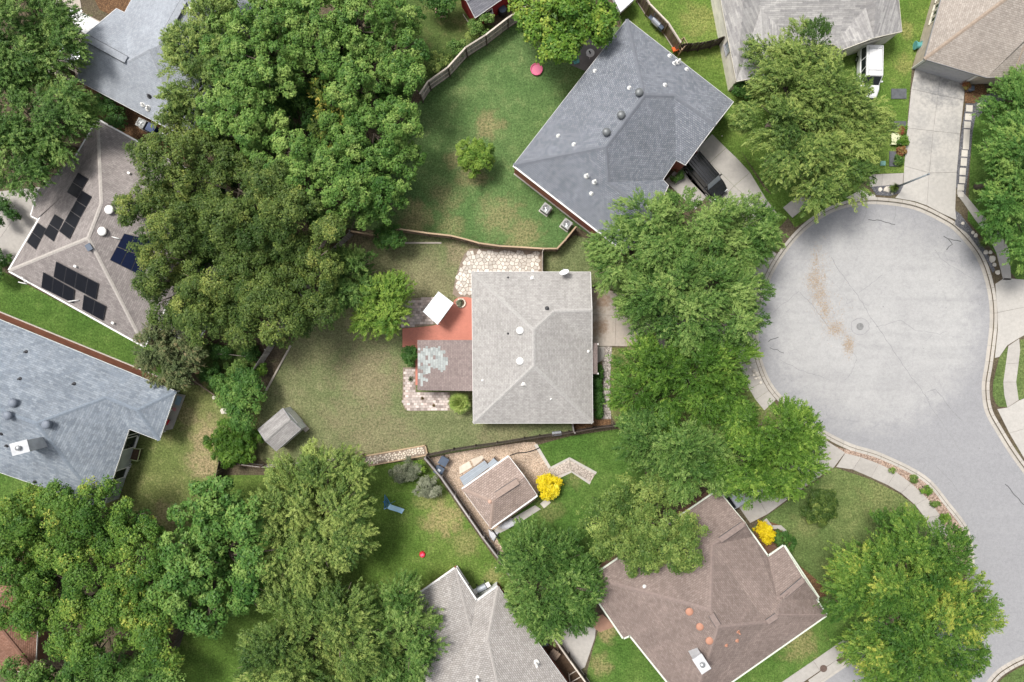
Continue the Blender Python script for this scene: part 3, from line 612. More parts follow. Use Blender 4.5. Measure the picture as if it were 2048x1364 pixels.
# stepping slabs in the slate strip
st = tag(thing('stepping_path', None, None, P(1935, 300)), kind='structure')
for (x, y, w, h) in [(1938, 217, 13, 13), (1936, 234, 13, 13), (1934, 250, 13, 13), (1932, 279, 12, 40), (1928.5, 307, 12, 13), (1927, 324, 12, 16), (1925, 343, 12, 14), (1924, 360, 12, 13), (1921, 375, 13, 12), (1921, 389, 11, 10)]:
    m = MB(); q = P(x, y); m.box((q.x, q.y, 0.03), (w / 20, h / 20, 0.06), -0.06); m.build('slab', 'stone_slab', st)
m = MB(); q = P(1961, 211); m.box((q.x, q.y, 0.035), (.65, .6, .06), 0.6); m.build('slab', 'stone_slab', st)

# red painted patio with a rounded end
arc = [(909, 600), (913, 597), (919, 594.5), (926, 594), (934, 594), (943, 596)]
slabs('painted_patio', 'red_patio', [[(805, 657), (840, 654), (866, 651), (876, 648), (886, 638), (898, 620), (904, 610)] + arc + [(960, 600), (960, 700), (832, 700), (832, 694), (805, 694)], [(831, 697), (960, 702), (960, 776), (831, 770)]], 0.05, inset=0.003)

# flagstones: cut stones of uneven shape laid close together
def voronoi_cells(pts, ghosts, gap):
    n_real = len(pts); pts = list(pts) + list(ghosts)
    for i, s in enumerate(pts[:n_real]):
        cell = [(s[0] - 1.2, s[1] - 1.2), (s[0] + 1.2, s[1] - 1.2), (s[0] + 1.2, s[1] + 1.2), (s[0] - 1.2, s[1] + 1.2)]
        for j, t in enumerate(pts):
            if i == j or abs(t[0] - s[0]) > 1.9 or abs(t[1] - s[1]) > 1.9: continue
            mx, my = (s[0] + t[0]) / 2, (s[1] + t[1]) / 2; nx, ny = t[0] - s[0], t[1] - s[1]
            L = math.hypot(nx, ny); nx /= L; ny /= L
            out = []
            for k in range(len(cell)):
                a, c = cell[k - 1], cell[k]
                da = (a[0] - mx) * nx + (a[1] - my) * ny + gap; dc = (c[0] - mx) * nx + (c[1] - my) * ny + gap
                if (da < 0) != (dc < 0):
                    u = da / (da - dc); out.append((a[0] + (c[0] - a[0]) * u, a[1] + (c[1] - a[1]) * u))
                if dc < 0: out.append(c)
            cell = out
            if len(cell) < 3: break
        if len(cell) >= 3: yield s, cell
fl = [(944, 504), (985, 503), (1080, 504), (1080, 548), (950, 552), (950, 590), (920, 589), (909, 585), (914, 556), (924, 528), (932, 510)]
flagp = tag(flat('flagstone_patio', [(940, 497), (1084, 500), (1084, 550), (955, 556), (955, 596), (916, 596), (905, 588), (911, 556), (921, 526), (929, 508)], 0.018, 'sand_joint'), kind='structure')
sd = []; gh = []
for gy in range(-2, 19):
    for gx in range(-3, 26):
        x = 905 + gx * 8.4 + (gy % 2) * 4 + random.uniform(-3.2, 3.2); y = 498 + gy * 7.4 + random.uniform(-2.8, 2.8)
        (sd if in_poly(x, y, fl) and not (958 < x < 1090 and y > 553) else gh).append(P2(x, y))
for s, cell in voronoi_cells(sd, gh, 0.017):
    m = MB(); m.prism(cell, 0.0, 0.045 + random.uniform(0, .02), 0.012); m.build('stone', 'flagstone', flagp)

# concrete pavers, each laid as a block
pav_mesh = box_mesh('paver', 'paver'); pav_mesh_l = box_mesh('paver', 'paver_light')
def pavers(name, poly, ang, bw, bh, light):
    base = tag(flat(name, poly, 0.016, 'sand_joint'), kind='structure')
    w = inset_poly(PP(poly), 0.10); ca, sa = math.cos(ang), math.sin(ang)
    cx = sum(q[0] for q in w) / len(w); cy = sum(q[1] for q in w) / len(w)
    row = 0; v = -8.0; n = 0
    while v < 8:
        u = -8.0 + (row % 2) * bw / 2
        while u < 8:
            x, y = cx + u * ca - v * sa, cy + u * sa + v * ca
            if in_poly(x, y, w) and n < 300:
                piece('paver', pav_mesh_l if random.random() < light else pav_mesh, base, (x, y, 0.0), (random.uniform(-.006, .006), random.uniform(-.006, .006), ang), (bw - .022, bh - .022, .055 + random.uniform(0, .008))); n += 1
            u += bw
        v += bh; row += 1
    return base
pavers('paver_patio', [(800, 600), (833, 596), (868, 594), (876, 620), (874, 646), (864, 650), (806, 656), (796, 650)], 0.02, 0.34, 0.27, 0.45)
pavers('paver_patio', [(806, 735), (832, 735), (832, 784), (900, 784), (900, 821), (820, 822), (810, 818), (805, 806)], 0.0, 0.34, 0.26, 0.7)

# cracks and joints in the street, sealed or open
def crack(pts, w, mat, z=-0.146, jit=1.2):
    q = []
    for i in range(len(pts) - 1):
        a, c = Vector(pts[i]), Vector(pts[i + 1]); n = max(2, int((c - a).length / 6))
        for k in range(n): q.append(a.lerp(c, k / n) + Vector((random.uniform(-jit, jit), random.uniform(-jit, jit))))
    q.append(Vector(pts[-1]))
    L = offset_line([tuple(p) for p in q], w); Rr = offset_line([tuple(p) for p in q], -w); n = len(q)
    V = [P(a, c, z) for a, c in L] + [P(a, c, z) for a, c in Rr]
    F = [(i, i + 1, n + i + 1, n + i) for i in range(n - 1)]
    mk('crack', V, F, mat, road)
for p, w, mt in [([(1663, 515), (1680, 545), (1700, 570), (1716, 592), (1745, 640), (1780, 690), (1820, 750), (1858, 800)], .45, 'crack_fine'),
                 ([(1888, 473), (1897, 478), (1906, 480), (1922, 483)], .8, 'crack_seal'), ([(1897, 478), (1904, 488), (1893, 500)], .8, 'crack_seal'),
                 ([(1536, 683), (1548, 677), (1557, 674)], .7, 'crack_seal'), ([(1736, 440), (1760, 441), (1778, 446), (1790, 449)], .7, 'crack_seal'),
                 ([(2010, 968), (2025, 985), (2048, 1010)], .8, 'crack_seal'), ([(1855, 785), (1870, 778), (1885, 795), (1905, 822), (1925, 842)], .5, 'crack_fine'),
                 ([(1600, 585), (1625, 610), (1657, 655)], .4, 'crack_fine'), ([(1700, 700), (1715, 715), (1700, 750), (1690, 760)], .35, 'crack_fine'),
                 ([(1598, 582), (1570, 605), (1545, 625)], .35, 'crack_fine'), ([(1752, 655), (1800, 640), (1830, 660), (1880, 668), (1895, 662)], .35, 'crack_fine'),
                 ([(1717, 585), (1740, 570), (1765, 550)], .35, 'crack_fine'), ([(1560, 720), (1600, 740), (1660, 760)], .35, 'crack_fine'), ([(1730, 405), (1732, 425), (1725, 445), (1710, 450)], .45, 'crack_fine'),
                 ([(1790, 403), (1791, 430), (1788, 440)], .45, 'crack_fine'), ([(1850, 790), (1860, 810), (1900, 870), (1920, 900)], .35, 'crack_fine'), ([(1870, 930), (1900, 960), (1912, 975)], .45, 'crack_fine'),
                 ([(1540, 695), (1560, 703), (1568, 706)], .5, 'crack_seal'), ([(1950, 560), (1900, 530), (1885, 520), (1870, 500)], .35, 'crack_fine'), ([(1800, 950), (1850, 970), (1900, 965)], .3, 'crack_fine')]:
    crack(p, w, mt)
m = MB(); q = P(1720, 653, -.15); m.lathe((q.x, q.y, -.15), [(0.9, 0.0), (0.9, .005), (.4, .006)], 28); m.build('manhole_patch', 'patch_concrete', road)
crack([(1720 + 18 * math.cos(a / 3.3) * (1 + .08 * math.sin(a * 1.7)), 653 + 17 * math.sin(a / 3.3)) for a in range(0, 22)], .38, 'crack_fine', -.140, .6)
def manhole(px, py, z, label, mt='iron'):
    q = P(px, py, z); t = thing('manhole_cover', label, 'manhole', (q.x, q.y, z))
    m = MB(); m.lathe((q.x, q.y, z), [(.36, -.02), (.36, .012), (.30, .014)], 24); m.build('rim', mt, t)
    m = MB(); m.lathe((q.x, q.y, z), [(.29, -.02), (.29, .018), (.02, .019)], 24)
    for k in range(5): m.box((q.x + (k - 2) * .09, q.y, z + .021), (.03, .42 - .1 * abs(k - 2), .008))
    m.build('lid', mt, t)
manhole(1720, 653, -.144, 'round iron manhole cover in the middle of the cul-de-sac', 'iron_grey')
manhole(1647, 1337, .042, 'rusty round manhole cover set in a sidewalk slab')
# litter swept into drifts on the street
def litter():
    c = []; 
    for (x, y, rx, ry, n) in [(1632, 520, 6, 20, 180), (1630, 560, 12, 16, 620), (1640, 590, 11, 18, 560), (1652, 620, 8, 16, 360), (1672, 657, 13, 11, 480), (1698, 690, 7, 14, 520), (1645, 535, 10, 30, 150), (1665, 640, 25, 35, 160)]:
        a = RNG.normal(0, 1, (n, 2)) * 0.75; c.append(np.stack([x + a[:, 0] * rx, y + a[:, 1] * ry], 1))
    c = np.concatenate(c)
    w = np.stack([(c[:, 0] - 1024) / 20, (682 - c[:, 1]) / 20, np.full(len(c), -.135)], 1)
    return w
# ------------------------------------------------------------------ foliage
def quads_mesh(name, V, tint, mat, k=4):
    n = len(V) // k
    me = bpy.data.meshes.new(name)
    me.vertices.add(len(V)); me.vertices.foreach_set('co', V.astype(np.float32).ravel())
    me.loops.add(len(V)); me.loops.foreach_set('vertex_index', np.arange(len(V), dtype=np.int32))
    me.polygons.add(n); me.polygons.foreach_set('loop_start', np.arange(0, len(V), k, dtype=np.int32))
    me.update(calc_edges=True)
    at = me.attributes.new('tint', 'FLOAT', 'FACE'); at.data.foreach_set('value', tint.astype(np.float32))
    me.materials.append(MATS[mat]); return me
def unit(a): return a / np.maximum(np.linalg.norm(a, axis=1, keepdims=True), 1e-6)
def leaves(C, N, T, L, W):
    """pointed leaves: centres, normals, a wanted long axis, lengths, widths"""
    N = unit(N); T = unit(T - N * np.sum(T * N, 1, keepdims=True)); B = np.cross(N, T)
    L = L[:, None] / 2; W = W[:, None] / 2
    V = np.stack([C - T * L * .8 - B * W, C - T * L * .8 + B * W, C + T * L * 1.1], 1)
    return V.reshape(-1, 3)
NQ = 0
STY = {  # leaves per m2 of blob, leaf length, width, kind, spray or clump size, lobe radius, leaves per clump
    'spray': (1330, .235, .068, 'spray', 1.1, 1.3, 34), 'puff': (1060, .19, .125, 'puff', .32, .75, 32), 'bigpuff': (1060, .185, .12, 'puff', .42, 1.25, 36), 'fine': (1180, .165, .105, 'puff', .36, 1.15, 30),
    'broad': (620, .25, .18, 'puff', .42, .95, 26), 'bush': (2000, .125, .085, 'puff', .22, .5, 26), 'needle': (1500, .2, .06, 'spray', .7, .7, 26), 'tuft': (1000, .2, .065, 'spray', .5, .5, 26),
}
def crown_arrays(blobs, sty, rng, bias=0.5, spread=0.2, flat_=0.75, dens=1.0, accents=()):
    """boughs (blobs) carry lobes, lobes carry sprays or clumps, those carry the leaves"""
    per, ll, lw, kind, size, lobe, m = STY[sty]
    VV = []; TT = []
    w_ = sum(k[3] ** 2 for k in blobs); tcx = sum(k[0] * k[3] ** 2 for k in blobs) / w_; tcy = sum(k[1] * k[3] ** 2 for k in blobs) / w_
    for (x, y, z, r) in blobs:
        rl0 = min(lobe, r * .55)
        nlobe = max(5, int(2.2 * (r / rl0) ** 2))
        d = unit(rng.normal(0, 1, (nlobe, 3))); d[:, 2] = np.where(d[:, 2] < -0.15, -d[:, 2], d[:, 2])
        ph = rng.uniform(0, 6.28, 4); az = np.arctan2(d[:, 1], d[:, 0])
        lump = 1 + .12 * np.sin(3 * az + ph[0]) + .09 * np.sin(5 * az + ph[1] + 2 * d[:, 2])
        rl = rl0 * rng.uniform(.55, 1.25, nlobe)
        rad = np.maximum(r * lump - rl * .75, .1) * (1 - .45 * rng.uniform(0, 1, nlobe) ** 2.2)
        lc = np.array([x, y, z]) + d * rad[:, None] * np.array([1, 1, flat_])
        lt = bias + rng.normal(0, spread * .75, nlobe) + .05 * rng.normal(0, 1)
        ncl = max(10, int(per * r * r * dens / m))
        w = rl ** 2; pick = rng.choice(nlobe, ncl, p=w / w.sum())
        dl = unit(rng.normal(0, 1, (ncl, 3)) + d[pick] * .7 + np.array([0, 0, .55]))
        c = lc[pick] + dl * (rl[pick] * rng.uniform(.55, 1.0, ncl) ** .6)[:, None] * np.array([1, 1, .85])
        ct = lt[pick] + rng.normal(0, spread * .55, ncl)
        for (ax, ay, ar, av) in accents:
            ct = np.where((c[:, 0] - ax) ** 2 + (c[:, 1] - ay) ** 2 < (ar * (1 + .4 * rng.normal(0, 1, ncl))) ** 2, av + rng.normal(0, .06, ncl), ct)
        sz = size * rng.uniform(.6, 1.35, ncl)
        if kind == 'spray':
            rv = c[:, :2] - np.array([tcx, tcy]); rv = np.concatenate([rv / (np.linalg.norm(rv, axis=1, keepdims=True) + 1.0), np.zeros((ncl, 1))], 1)
            ax = unit(dl * np.array([.7, .7, .35]) + d[pick] * np.array([.5, .5, .3]) + rv * .55 + rng.normal(0, .22, (ncl, 3)) + np.array([0, 0, .10]))
            s = rng.uniform(0, 1, (ncl, m, 1)) ** .8
            side = rng.normal(0, 1, (ncl, m, 3)) * (.035 + .10 * (1 - s)) * sz[:, None, None]
            C = c[:, None, :] + ax[:, None, :] * (s - .45) * sz[:, None, None] + side
            C[:, :, 2] -= (.22 * s[:, :, 0] ** 2) * sz[:, None]
            T = ax[:, None, :] + rng.normal(0, .5, (ncl, m, 3))
            N = np.array([0, 0, 1.0]) + dl[:, None, :] * .35 + rng.normal(0, .42, (ncl, m, 3))
        else:
            o = unit(rng.normal(0, 1, (ncl * m, 3))).reshape(ncl, m, 3)
            q = rng.uniform(.2, 1, (ncl, m, 1)) ** .5
            C = c[:, None, :] + o * q * sz[:, None, None] * np.array([1, 1, .8])
            N = o * .55 + np.array([0, 0, .75]) + dl[:, None, :] * .35 + rng.normal(0, .38, (ncl, m, 3))
            T = rng.normal(0, 1, (ncl, m, 3))
        k = ncl * m
        g = rng.uniform(.55, 1.45, k); L = ll * g; W = lw * g * rng.uniform(.75, 1.25, k)
        VV.append(leaves(C.reshape(-1, 3), N.reshape(-1, 3), T.reshape(-1, 3), L, W))
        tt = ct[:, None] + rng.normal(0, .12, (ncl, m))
        if kind == 'spray': tt = tt + .34 * (s[:, :, 0] - .6)      # shoot tips painted lighter, inner leaves darker, as light-and-shade contrast
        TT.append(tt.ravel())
    global NQ; NQ += sum(len(t) for t in TT)
    return np.concatenate(VV), np.clip(np.concatenate(TT), 0, 1)
SEED = [100]
def tree(name, label, cat, blobs, top, sty, mat, base=None, bias=0.5, spread=0.25, dens=1.0, accents=(), trunk_r=None, group=None, bark='bark', flat_=.85, drop=.55, low=.3):
    """blobs: (px, py, r px[, height drop m]); top: height of the crown's top in metres"""
    SEED[0] += 1; rng = np.random.default_rng(SEED[0])
    B = []
    for bl in blobs:
        px, py, r = bl[:3]
        zt = top - (bl[3] if len(bl) > 3 else rng.uniform(0, .26) * top)
        f = (CAM_H - zt * .8) / CAM_H
        rm = r * 1.07 / PPM * f; zc = max(zt - rm * flat_ * 1.05, rm * flat_ * low)
        q = P(px, py, zc); B.append((q.x, q.y, zc, rm))
    w = sum(k[3] ** 2 for k in B); cx = sum(k[0] * k[3] ** 2 for k in B) / w; cy = sum(k[1] * k[3] ** 2 for k in B) / w
    if base is not None: q = P(*base); cx, cy = q.x, q.y
    t = thing(name, label, cat, (cx, cy, 0), group)
    acc = [(P(a, c, top * .8).x, P(a, c, top * .8).y, rr, v) for a, c, rr, v in accents]
    V, T = crown_arrays(B, sty, rng, bias, spread, flat_, dens, acc)
    V = V - np.array([cx, cy, 0]); V[:, 2] = np.maximum(V[:, 2], .05)
    me = quads_mesh('crown', V, T, mat, 3); o = bpy.data.objects.new('crown', me); COL.objects.link(o); o.parent = t
    m = MB(); tr = trunk_r or max(.05, .035 * top)
    zf = top * (drop - .15)
    m.tube([(cx, cy, -.05), (cx + .05, cy, .25), (cx + rng.normal(0, .1), cy + rng.normal(0, .1), zf)], [tr * 1.5, tr * 1.05, tr * .85], 9)
    for (x, y, z, r) in B:
        mid = ((cx + x) / 2 + rng.normal(0, .2), (cy + y) / 2 + rng.normal(0, .2), zf + (z - zf) * .35 + .1)
        m.tube([(cx, cy, zf - .2), mid, (x, y, z + r * .15)], [tr * .7, tr * .45, tr * .15], 6)
        for k in range(4):
            a = rng.uniform(0, 6.28); e = (x + math.cos(a) * r * .75, y + math.sin(a) * r * .75, z + r * .3 * rng.uniform(0, 1))
            m.tube([mid if k < 2 else (x, y, z), ((mid[0] + e[0]) / 2, (mid[1] + e[1]) / 2, (mid[2] + e[2]) / 2 + .2), e], [tr * .3, tr * .2, tr * .06], 5)
    m.build('trunk', bark, t, True)
    return t
def shrub(name, label, blobs, top, sty, mat, bias=.5, spread=.2, dens=1.0, group=None, cat='shrub', accents=()):
    """low plant: stems and a leafy mass that reaches the ground"""
    return tree(name, label, cat, blobs, top, sty, mat, bias=bias, spread=spread, dens=dens, group=group, trunk_r=.035, flat_=.8, drop=.35, low=.75, accents=accents)
# ------------------------------------------------------------------ houses
EAVE = 2.8
def wdist(p, a, c):
    a, c, p = (Vector((q[0], q[1])) for q in (a, c, p)); d = (c - a).normalized(); v = p - a
    return abs(v.x * d.y - v.y * d.x)
def solve_roof(pts, e, pitch):
    """pixel points to places: bare ones lie on the eave; lists of eave edges give a height by the roof's pitch; a name copies that point's height"""
    W = {}
    for k, v in pts.items():
        if len(v) == 2: W[k] = P(v[0], v[1], e)
        elif isinstance(v[2], (int, float)): W[k] = P(v[0], v[1], v[2])
    for k, v in pts.items():
        if k in W: continue
        if isinstance(v[2], str): W[k] = P(v[0], v[1], W[v[2]].z); continue
        z = e + 1.0
        for _ in range(12):
            q = P(v[0], v[1], z); z = e + pitch * sum(wdist(q, W[a], W[c]) for a, c in v[2]) / len(v[2])
        W[k] = P(v[0], v[1], z)
    return W
def roof_faces(name, faces, mat, parent, lift=0.0):
    V = []; F = []; UV = []
    for f in faces:
        f = [Vector(q) + Vector((0, 0, lift)) for q in f]
        n = Vector((0, 0, 0))
        for i in range(len(f)): n += f[i - 1].cross(f[i])
        if n.z < 0: f = f[::-1]; n = -n
        n.normalize()
        h = Vector((0, 0, 1)).cross(n)
        h = h.normalized() if h.length > 1e-3 else Vector((1, 0, 0))
        u = n.cross(h)
        k = len(V); V += f; F.append(tuple(range(k, k + len(f)))); UV += [(q.dot(h), q.dot(u)) for q in f]
    return mk(name, V, F, mat, parent, uvs=UV)
def wall_uv(name, poly, z0, z1, mat, parent):
    a = sum(poly[i - 1][0] * poly[i][1] - poly[i][0] * poly[i - 1][1] for i in range(len(poly)))
    if a < 0: poly = poly[::-1]
    V = []; F = []; UV = []; u = 0
    for i in range(len(poly)):
        p, q = poly[i], poly[(i + 1) % len(poly)]; L = math.hypot(q[0] - p[0], q[1] - p[1]); k = len(V)
        V += [(p[0], p[1], z0), (q[0], q[1], z0), (q[0], q[1], z1), (p[0], p[1], z1)]; F.append((k, k + 1, k + 2, k + 3))
        UV += [(u, z0), (u + L, z0), (u + L, z1), (u, z1)]; u += L
    return mk(name, V, F, mat, parent, uvs=UV)
def edge_bar(p, q, w, h, out=0.0, zoff=0.0):
    """a bar along p-q, w wide, h deep, its inner side on the line"""
    p, q = Vector(p), Vector(q); d = (q - p).normalized(); s = Vector((d.y, -d.x, 0))
    if s.length < 1e-4: s = Vector((1, 0, 0))
    s.normalize(); V = []
    for e in (p, q):
        for a, z in ((out, zoff - h), (out + w, zoff - h), (out + w, zoff), (out, zoff)): V.append(e + s * a + Vector((0, 0, z)))
    m = MB(); m.add(V, [(0, 1, 2, 3), (7, 6, 5, 4), (0, 4, 5, 1), (1, 5, 6, 2), (2, 6, 7, 3), (3, 7, 4, 0)]); return m
def cap_strip(p, q, w=.17, up=.035, dn=.03):
    p, q = Vector(p), Vector(q); d = (q - p); d2 = Vector((d.x, d.y, 0)).normalized(); s = Vector((-d2.y, d2.x, 0))
    V = []
    for e in (p, q): V += [e + s * w + Vector((0, 0, -dn)), e + Vector((0, 0, up)), e - s * w + Vector((0, 0, -dn)), e + Vector((0, 0, -dn - .05))]
    m = MB(); m.add(V, [(4, 5, 1, 0), (5, 6, 2, 1), (0, 1, 2, 3), (7, 6, 5, 4), (6, 7, 3, 2), (7, 4, 0, 3)]); return m
def house(name, label, pts, eave, faces, caps, mat, wallmat, e=EAVE, pitch=.45, trim='trim_white', gutters=(), gables=(), over=.42, capmat=None, wallkeys=None):
    W = solve_roof(pts, e, pitch)
    ring = [W[k] for k in eave]
    cx = sum(q.x for q in ring) / len(ring); cy = sum(q.y for q in ring) / len(ring)
    t = thing(name, label, 'house', (cx, cy, 0))
    roof = roof_faces('roof', [[W[k] for k in f] for f in faces], mat, t)
    poly = [(q.x, q.y) for q in ring]
    a = sum(poly[i - 1][0] * poly[i][1] - poly[i][0] * poly[i - 1][1] for i in range(len(poly)))
    order = eave if a > 0 else eave[::-1]
    ring = [W[k] for k in order]; poly = [(q.x, q.y) for q in ring]
    m = MB(); m.add([(x, y, e - .17) for x, y in poly], [tuple(range(len(poly)))[::-1]]); m.build('soffit', trim, t)
    for i in range(len(ring)):
        k0, k1 = order[i], order[(i + 1) % len(ring)]
        p, q = W[k0], W[k1]
        if min(p.z, q.z) > e + .3: continue
        edge_bar(p, q, .03, .17, 0, -.004).build('fascia', trim, t)
        if gutters == 'all' or (k0, k1) in gutters or (k1, k0) in gutters: edge_bar(p, q, .12, .11, .032, -.006).build('gutter', trim, t)
    wp = inset_poly(poly if wallkeys is None else [(W[k].x, W[k].y) for k in wallkeys], over); wall_uv('wall', wp, 0.0, e - .165, wallmat, t)
    for g in gables:
        q = [W[k] for k in g]; c = sum(q, Vector()) / len(q)
        inw = Vector((cx - c.x, cy - c.y, 0)).normalized() * .12
        V = [v + inw + Vector((0, 0, -.02)) for v in q]; d = (V[-1] - V[0]); d.z = 0; d.normalize()
        mk('gable_wall', V, [tuple(range(len(V)))], wallmat, t, uvs=[((v - V[0]).dot(d), v.z) for v in V])
        for i in range(len(q) - 1): edge_bar(q[i], q[i + 1], .05, .16, -.03, .012).build('bargeboard', trim, t)
    for (k0, k1) in caps: cap_strip(W[k0], W[k1]).build('ridge_cap', capmat or mat + '_cap', t)
    t['_e'] = e
    return t, roof, W, wp
def ridge_vent(t, p0, p1, z, mat, w=.26):
    a, c = P(p0[0], p0[1], z), P(p1[0], p1[1], z); d = (c - a).normalized(); s = Vector((-d.y, d.x, 0)) * w
    V = [a + s, c + s, c - s, a - s]; m = MB()
    m.add([v for v in V] + [v + Vector((0, 0, .09)) for v in V], [(3, 2, 1, 0), (4, 5, 6, 7), (0, 1, 5, 4), (1, 2, 6, 5), (2, 3, 7, 6), (3, 0, 4, 7)]); m.build('ridge_vent', mat, t)
    for k in (1, -1):
        m = MB(); m.add([a + s * (k * 1.0) + Vector((0, 0, .02)), c + s * k + Vector((0, 0, .02)), c + s * (k * 1.16) + Vector((0, 0, .03)), a + s * (k * 1.16) + Vector((0, 0, .03)),
               a + s * k + Vector((0, 0, .085)), c + s * k + Vector((0, 0, .085)), c + s * (k * 1.16) + Vector((0, 0, .06)), a + s * (k * 1.16) + Vector((0, 0, .06))],
              [(3, 2, 1, 0), (4, 5, 6, 7), (0, 1, 5, 4), (1, 2, 6, 5), (2, 3, 7, 6), (3, 0, 4, 7)]); m.build('vent_slot', 'pipe_dark', t)
def roof_z(W, faces, x, y):
    """height of the roof above a place"""
    best = None
    for f in faces:
        q = [W[k] for k in f]
        if in_poly(x, y, [(v.x, v.y) for v in q]):
            n = Vector((0, 0, 0))
            for i in range(len(q)): n += q[i - 1].cross(q[i])
            if abs(n.z) < 1e-5: continue
            c = sum(q, Vector()) / len(q); z = c.z - ((x - c.x) * n.x + (y - c.y) * n.y) / n.z
            best = z if best is None else max(best, z)
    return best if best is not None else 3.0
def on_roof(W, faces, px, py):
    z = 3.5
    for _ in range(6):
        q = P(px, py, z); z = roof_z(W, faces, q.x, q.y)
    return P(px, py, z)
def turbine(t, q, mat, r=.36):
    v = MB(); v.lathe((q.x, q.y, q.z - .1), [(.28, 0), (.27, .3)], 16); b_ = v.build('vent_base', mat, t, True)
    v = MB(); v.lathe((q.x, q.y, q.z + .2), [(r * .8, 0), (r, .08), (r * 1.02, .2), (r * .85, .32), (r * .45, .39), (.02, .41)], 22); h = v.build('vent_hood', mat, t, True)
    v = MB()
    for k in range(16):
        a = k * math.pi / 8; v.box((q.x + math.cos(a) * r * .97, q.y + math.sin(a) * r * .97, q.z + .36), (.05, .02, .22), a)
    v.build('vane', mat, h)
def cowl(t, q, mat, r=.34):
    v = MB(); v.lathe((q.x, q.y, q.z - .12), [(r * .75, 0), (r * .75, .22), (r, .24), (r, .30), (r * .9, .35), (r * .4, .39), (.02, .395)], 22); v.build('roof_vent', mat, t, True)
def pipe(t, q, mat, r=.06, h=.35, lean=(0, 0), flash=True):
    v = MB(); v.tube([(q.x, q.y, q.z - .1), (q.x + lean[0], q.y + lean[1], q.z + h)], r, 10); o = v.build('vent_pipe', mat, t, True)
    if flash:
        v = MB(); v.lathe((q.x, q.y, q.z - .06), [(r * 2.8, 0), (r * 2.6, .09), (r * 1.1, .16)], 12); v.build('flashing', mat, o, True)
def boxvent(t, q, mat, s=.4, rz=0):
    v = MB(); v.box((q.x, q.y, q.z + .08), (s, s * .8, .3), rz); v.box((q.x, q.y, q.z + .25), (s * 1.15, s * .95, .05), rz); v.build('box_vent', mat, t)
def dish(t, q, ang, r=.42, mat='trim_white'):
    v = MB(); v.tube([(q.x, q.y, q.z - .05), (q.x, q.y, q.z + .5), (q.x + .15 * math.cos(ang), q.y + .15 * math.sin(ang), q.z + .75)], .03, 8); o = v.build('dish_mast', 'steel', t)
    V = []; F = []; n = 18; c = Vector((q.x + .15 * math.cos(ang), q.y + .15 * math.sin(ang), q.z + .8)); ax = Vector((math.cos(ang) * .75, math.sin(ang) * .75, .66)).normalized()
    u = ax.cross(Vector((0, 0, 1))).normalized(); w = ax.cross(u)
    for rr, d in ((0.001, 0), (r * .5, .05), (r, .16), (r * 1.02, .15), (r * .5, .03), (.001, -.03)):
        for k in range(n): a = 2 * math.pi * k / n; V.append(c + (u * math.cos(a) * rr + w * math.sin(a) * rr * .85) + ax * d)
    for i in range(5):
        for k in range(n): F.append((i * n + k, i * n + (k + 1) % n, (i + 1) * n + (k + 1) % n, (i + 1) * n + k))
    mk('satellite_dish', V, F, mat, t, True)
    v = MB(); f = c + ax * .5 - w * .05; v.tube([c + w * r * .8 + ax * .1, f], .015, 6); v.box(f, (.1, .1, .12)); v.build('feed_arm', 'steel', o)
def window(t, a, c, u, w, z0, z1, frame='trim_white', glass='glass_dark', sash=True):
    """window on the wall a-c (outward on the right of a>c), centred u metres from a"""
    a, c = Vector((a[0], a[1], 0)), Vector((c[0], c[1], 0)); d = (c - a).normalized(); n = Vector((d.y, -d.x, 0)); m0 = a + d * u; rz = math.atan2(d.y, d.x)
    f = MB()
    for (du, zz, ww, hh) in ((0, z0, w, .09), (0, z1, w, .09), (-w / 2, (z0 + z1) / 2, .09, z1 - z0 - .09), (w / 2, (z0 + z1) / 2, .09, z1 - z0 - .09)):
        q = m0 + d * du + n * .03; f.box((q.x, q.y, zz), (ww if hh < .1 else .09, .06, hh), rz)
    fo = f.build('window', frame, t)
    p = MB()
    for s in ((-1, 1) if sash else (0,)):
        q = m0 + d * (s * w / 4) + n * .012; p = MB(); p.box((q.x, q.y, (z0 + z1) / 2), (w / 2 - .07 if sash else w - .09, .02, z1 - z0 - .1), rz); p.build('pane', glass, fo)
    q = m0 + n * .08; s = MB(); s.box((q.x, q.y, z0 - .08), (w + .2, .14, .06), rz); s.build('sill', frame, fo)
def door(t, a, c, u, w, h, mat, name='door', panels=4):
    a, c = Vector((a[0], a[1], 0)), Vector((c[0], c[1], 0)); d = (c - a).normalized(); n = Vector((d.y, -d.x, 0)); m0 = a + d * u + n * .03; rz = math.atan2(d.y, d.x)
    m = MB(); m.box((m0.x, m0.y, h / 2), (w, .06, h), rz); o = m.build(name, mat, t)
    for r_ in range(panels):
        for s in ((-1.5, -.5, .5, 1.5) if w > 2 else (-.5, .5)):
            k = (4 if w > 2 else 2); q = m0 + d * (s * w / k) + n * .035; m = MB(); m.box((q.x, q.y, (r_ + .5) * h / panels), (w / k - .1, .02, h / panels - .1), rz); m.build('panel', mat, o)
    q = m0 + d * (w * .42 if w < 2 else 0) + n * .06; m = MB(); m.box((q.x, q.y, 1.0 if w < 2 else .3), (.12, .05, .04), rz); m.build('handle', 'steel', o)
def chimney(t, base, w, d, rz, h, mat, cap='steel'):
    m = MB(); m.box((base.x, base.y, base.z - 1 + (h + 1) / 2), (w, d, h + 1), rz); o = m.build('chimney', mat, t)
    m = MB(); m.box((base.x, base.y, base.z + h + .04), (w + .12, d + .12, .1), rz); m.build('cap', mat, o)
    m = MB(); m.lathe((base.x, base.y, base.z + h + .08), [(.17, 0), (.17, .2), (.24, .22), (.22, .3), (.05, .36)], 16); m.build('flue', cap, o, True)
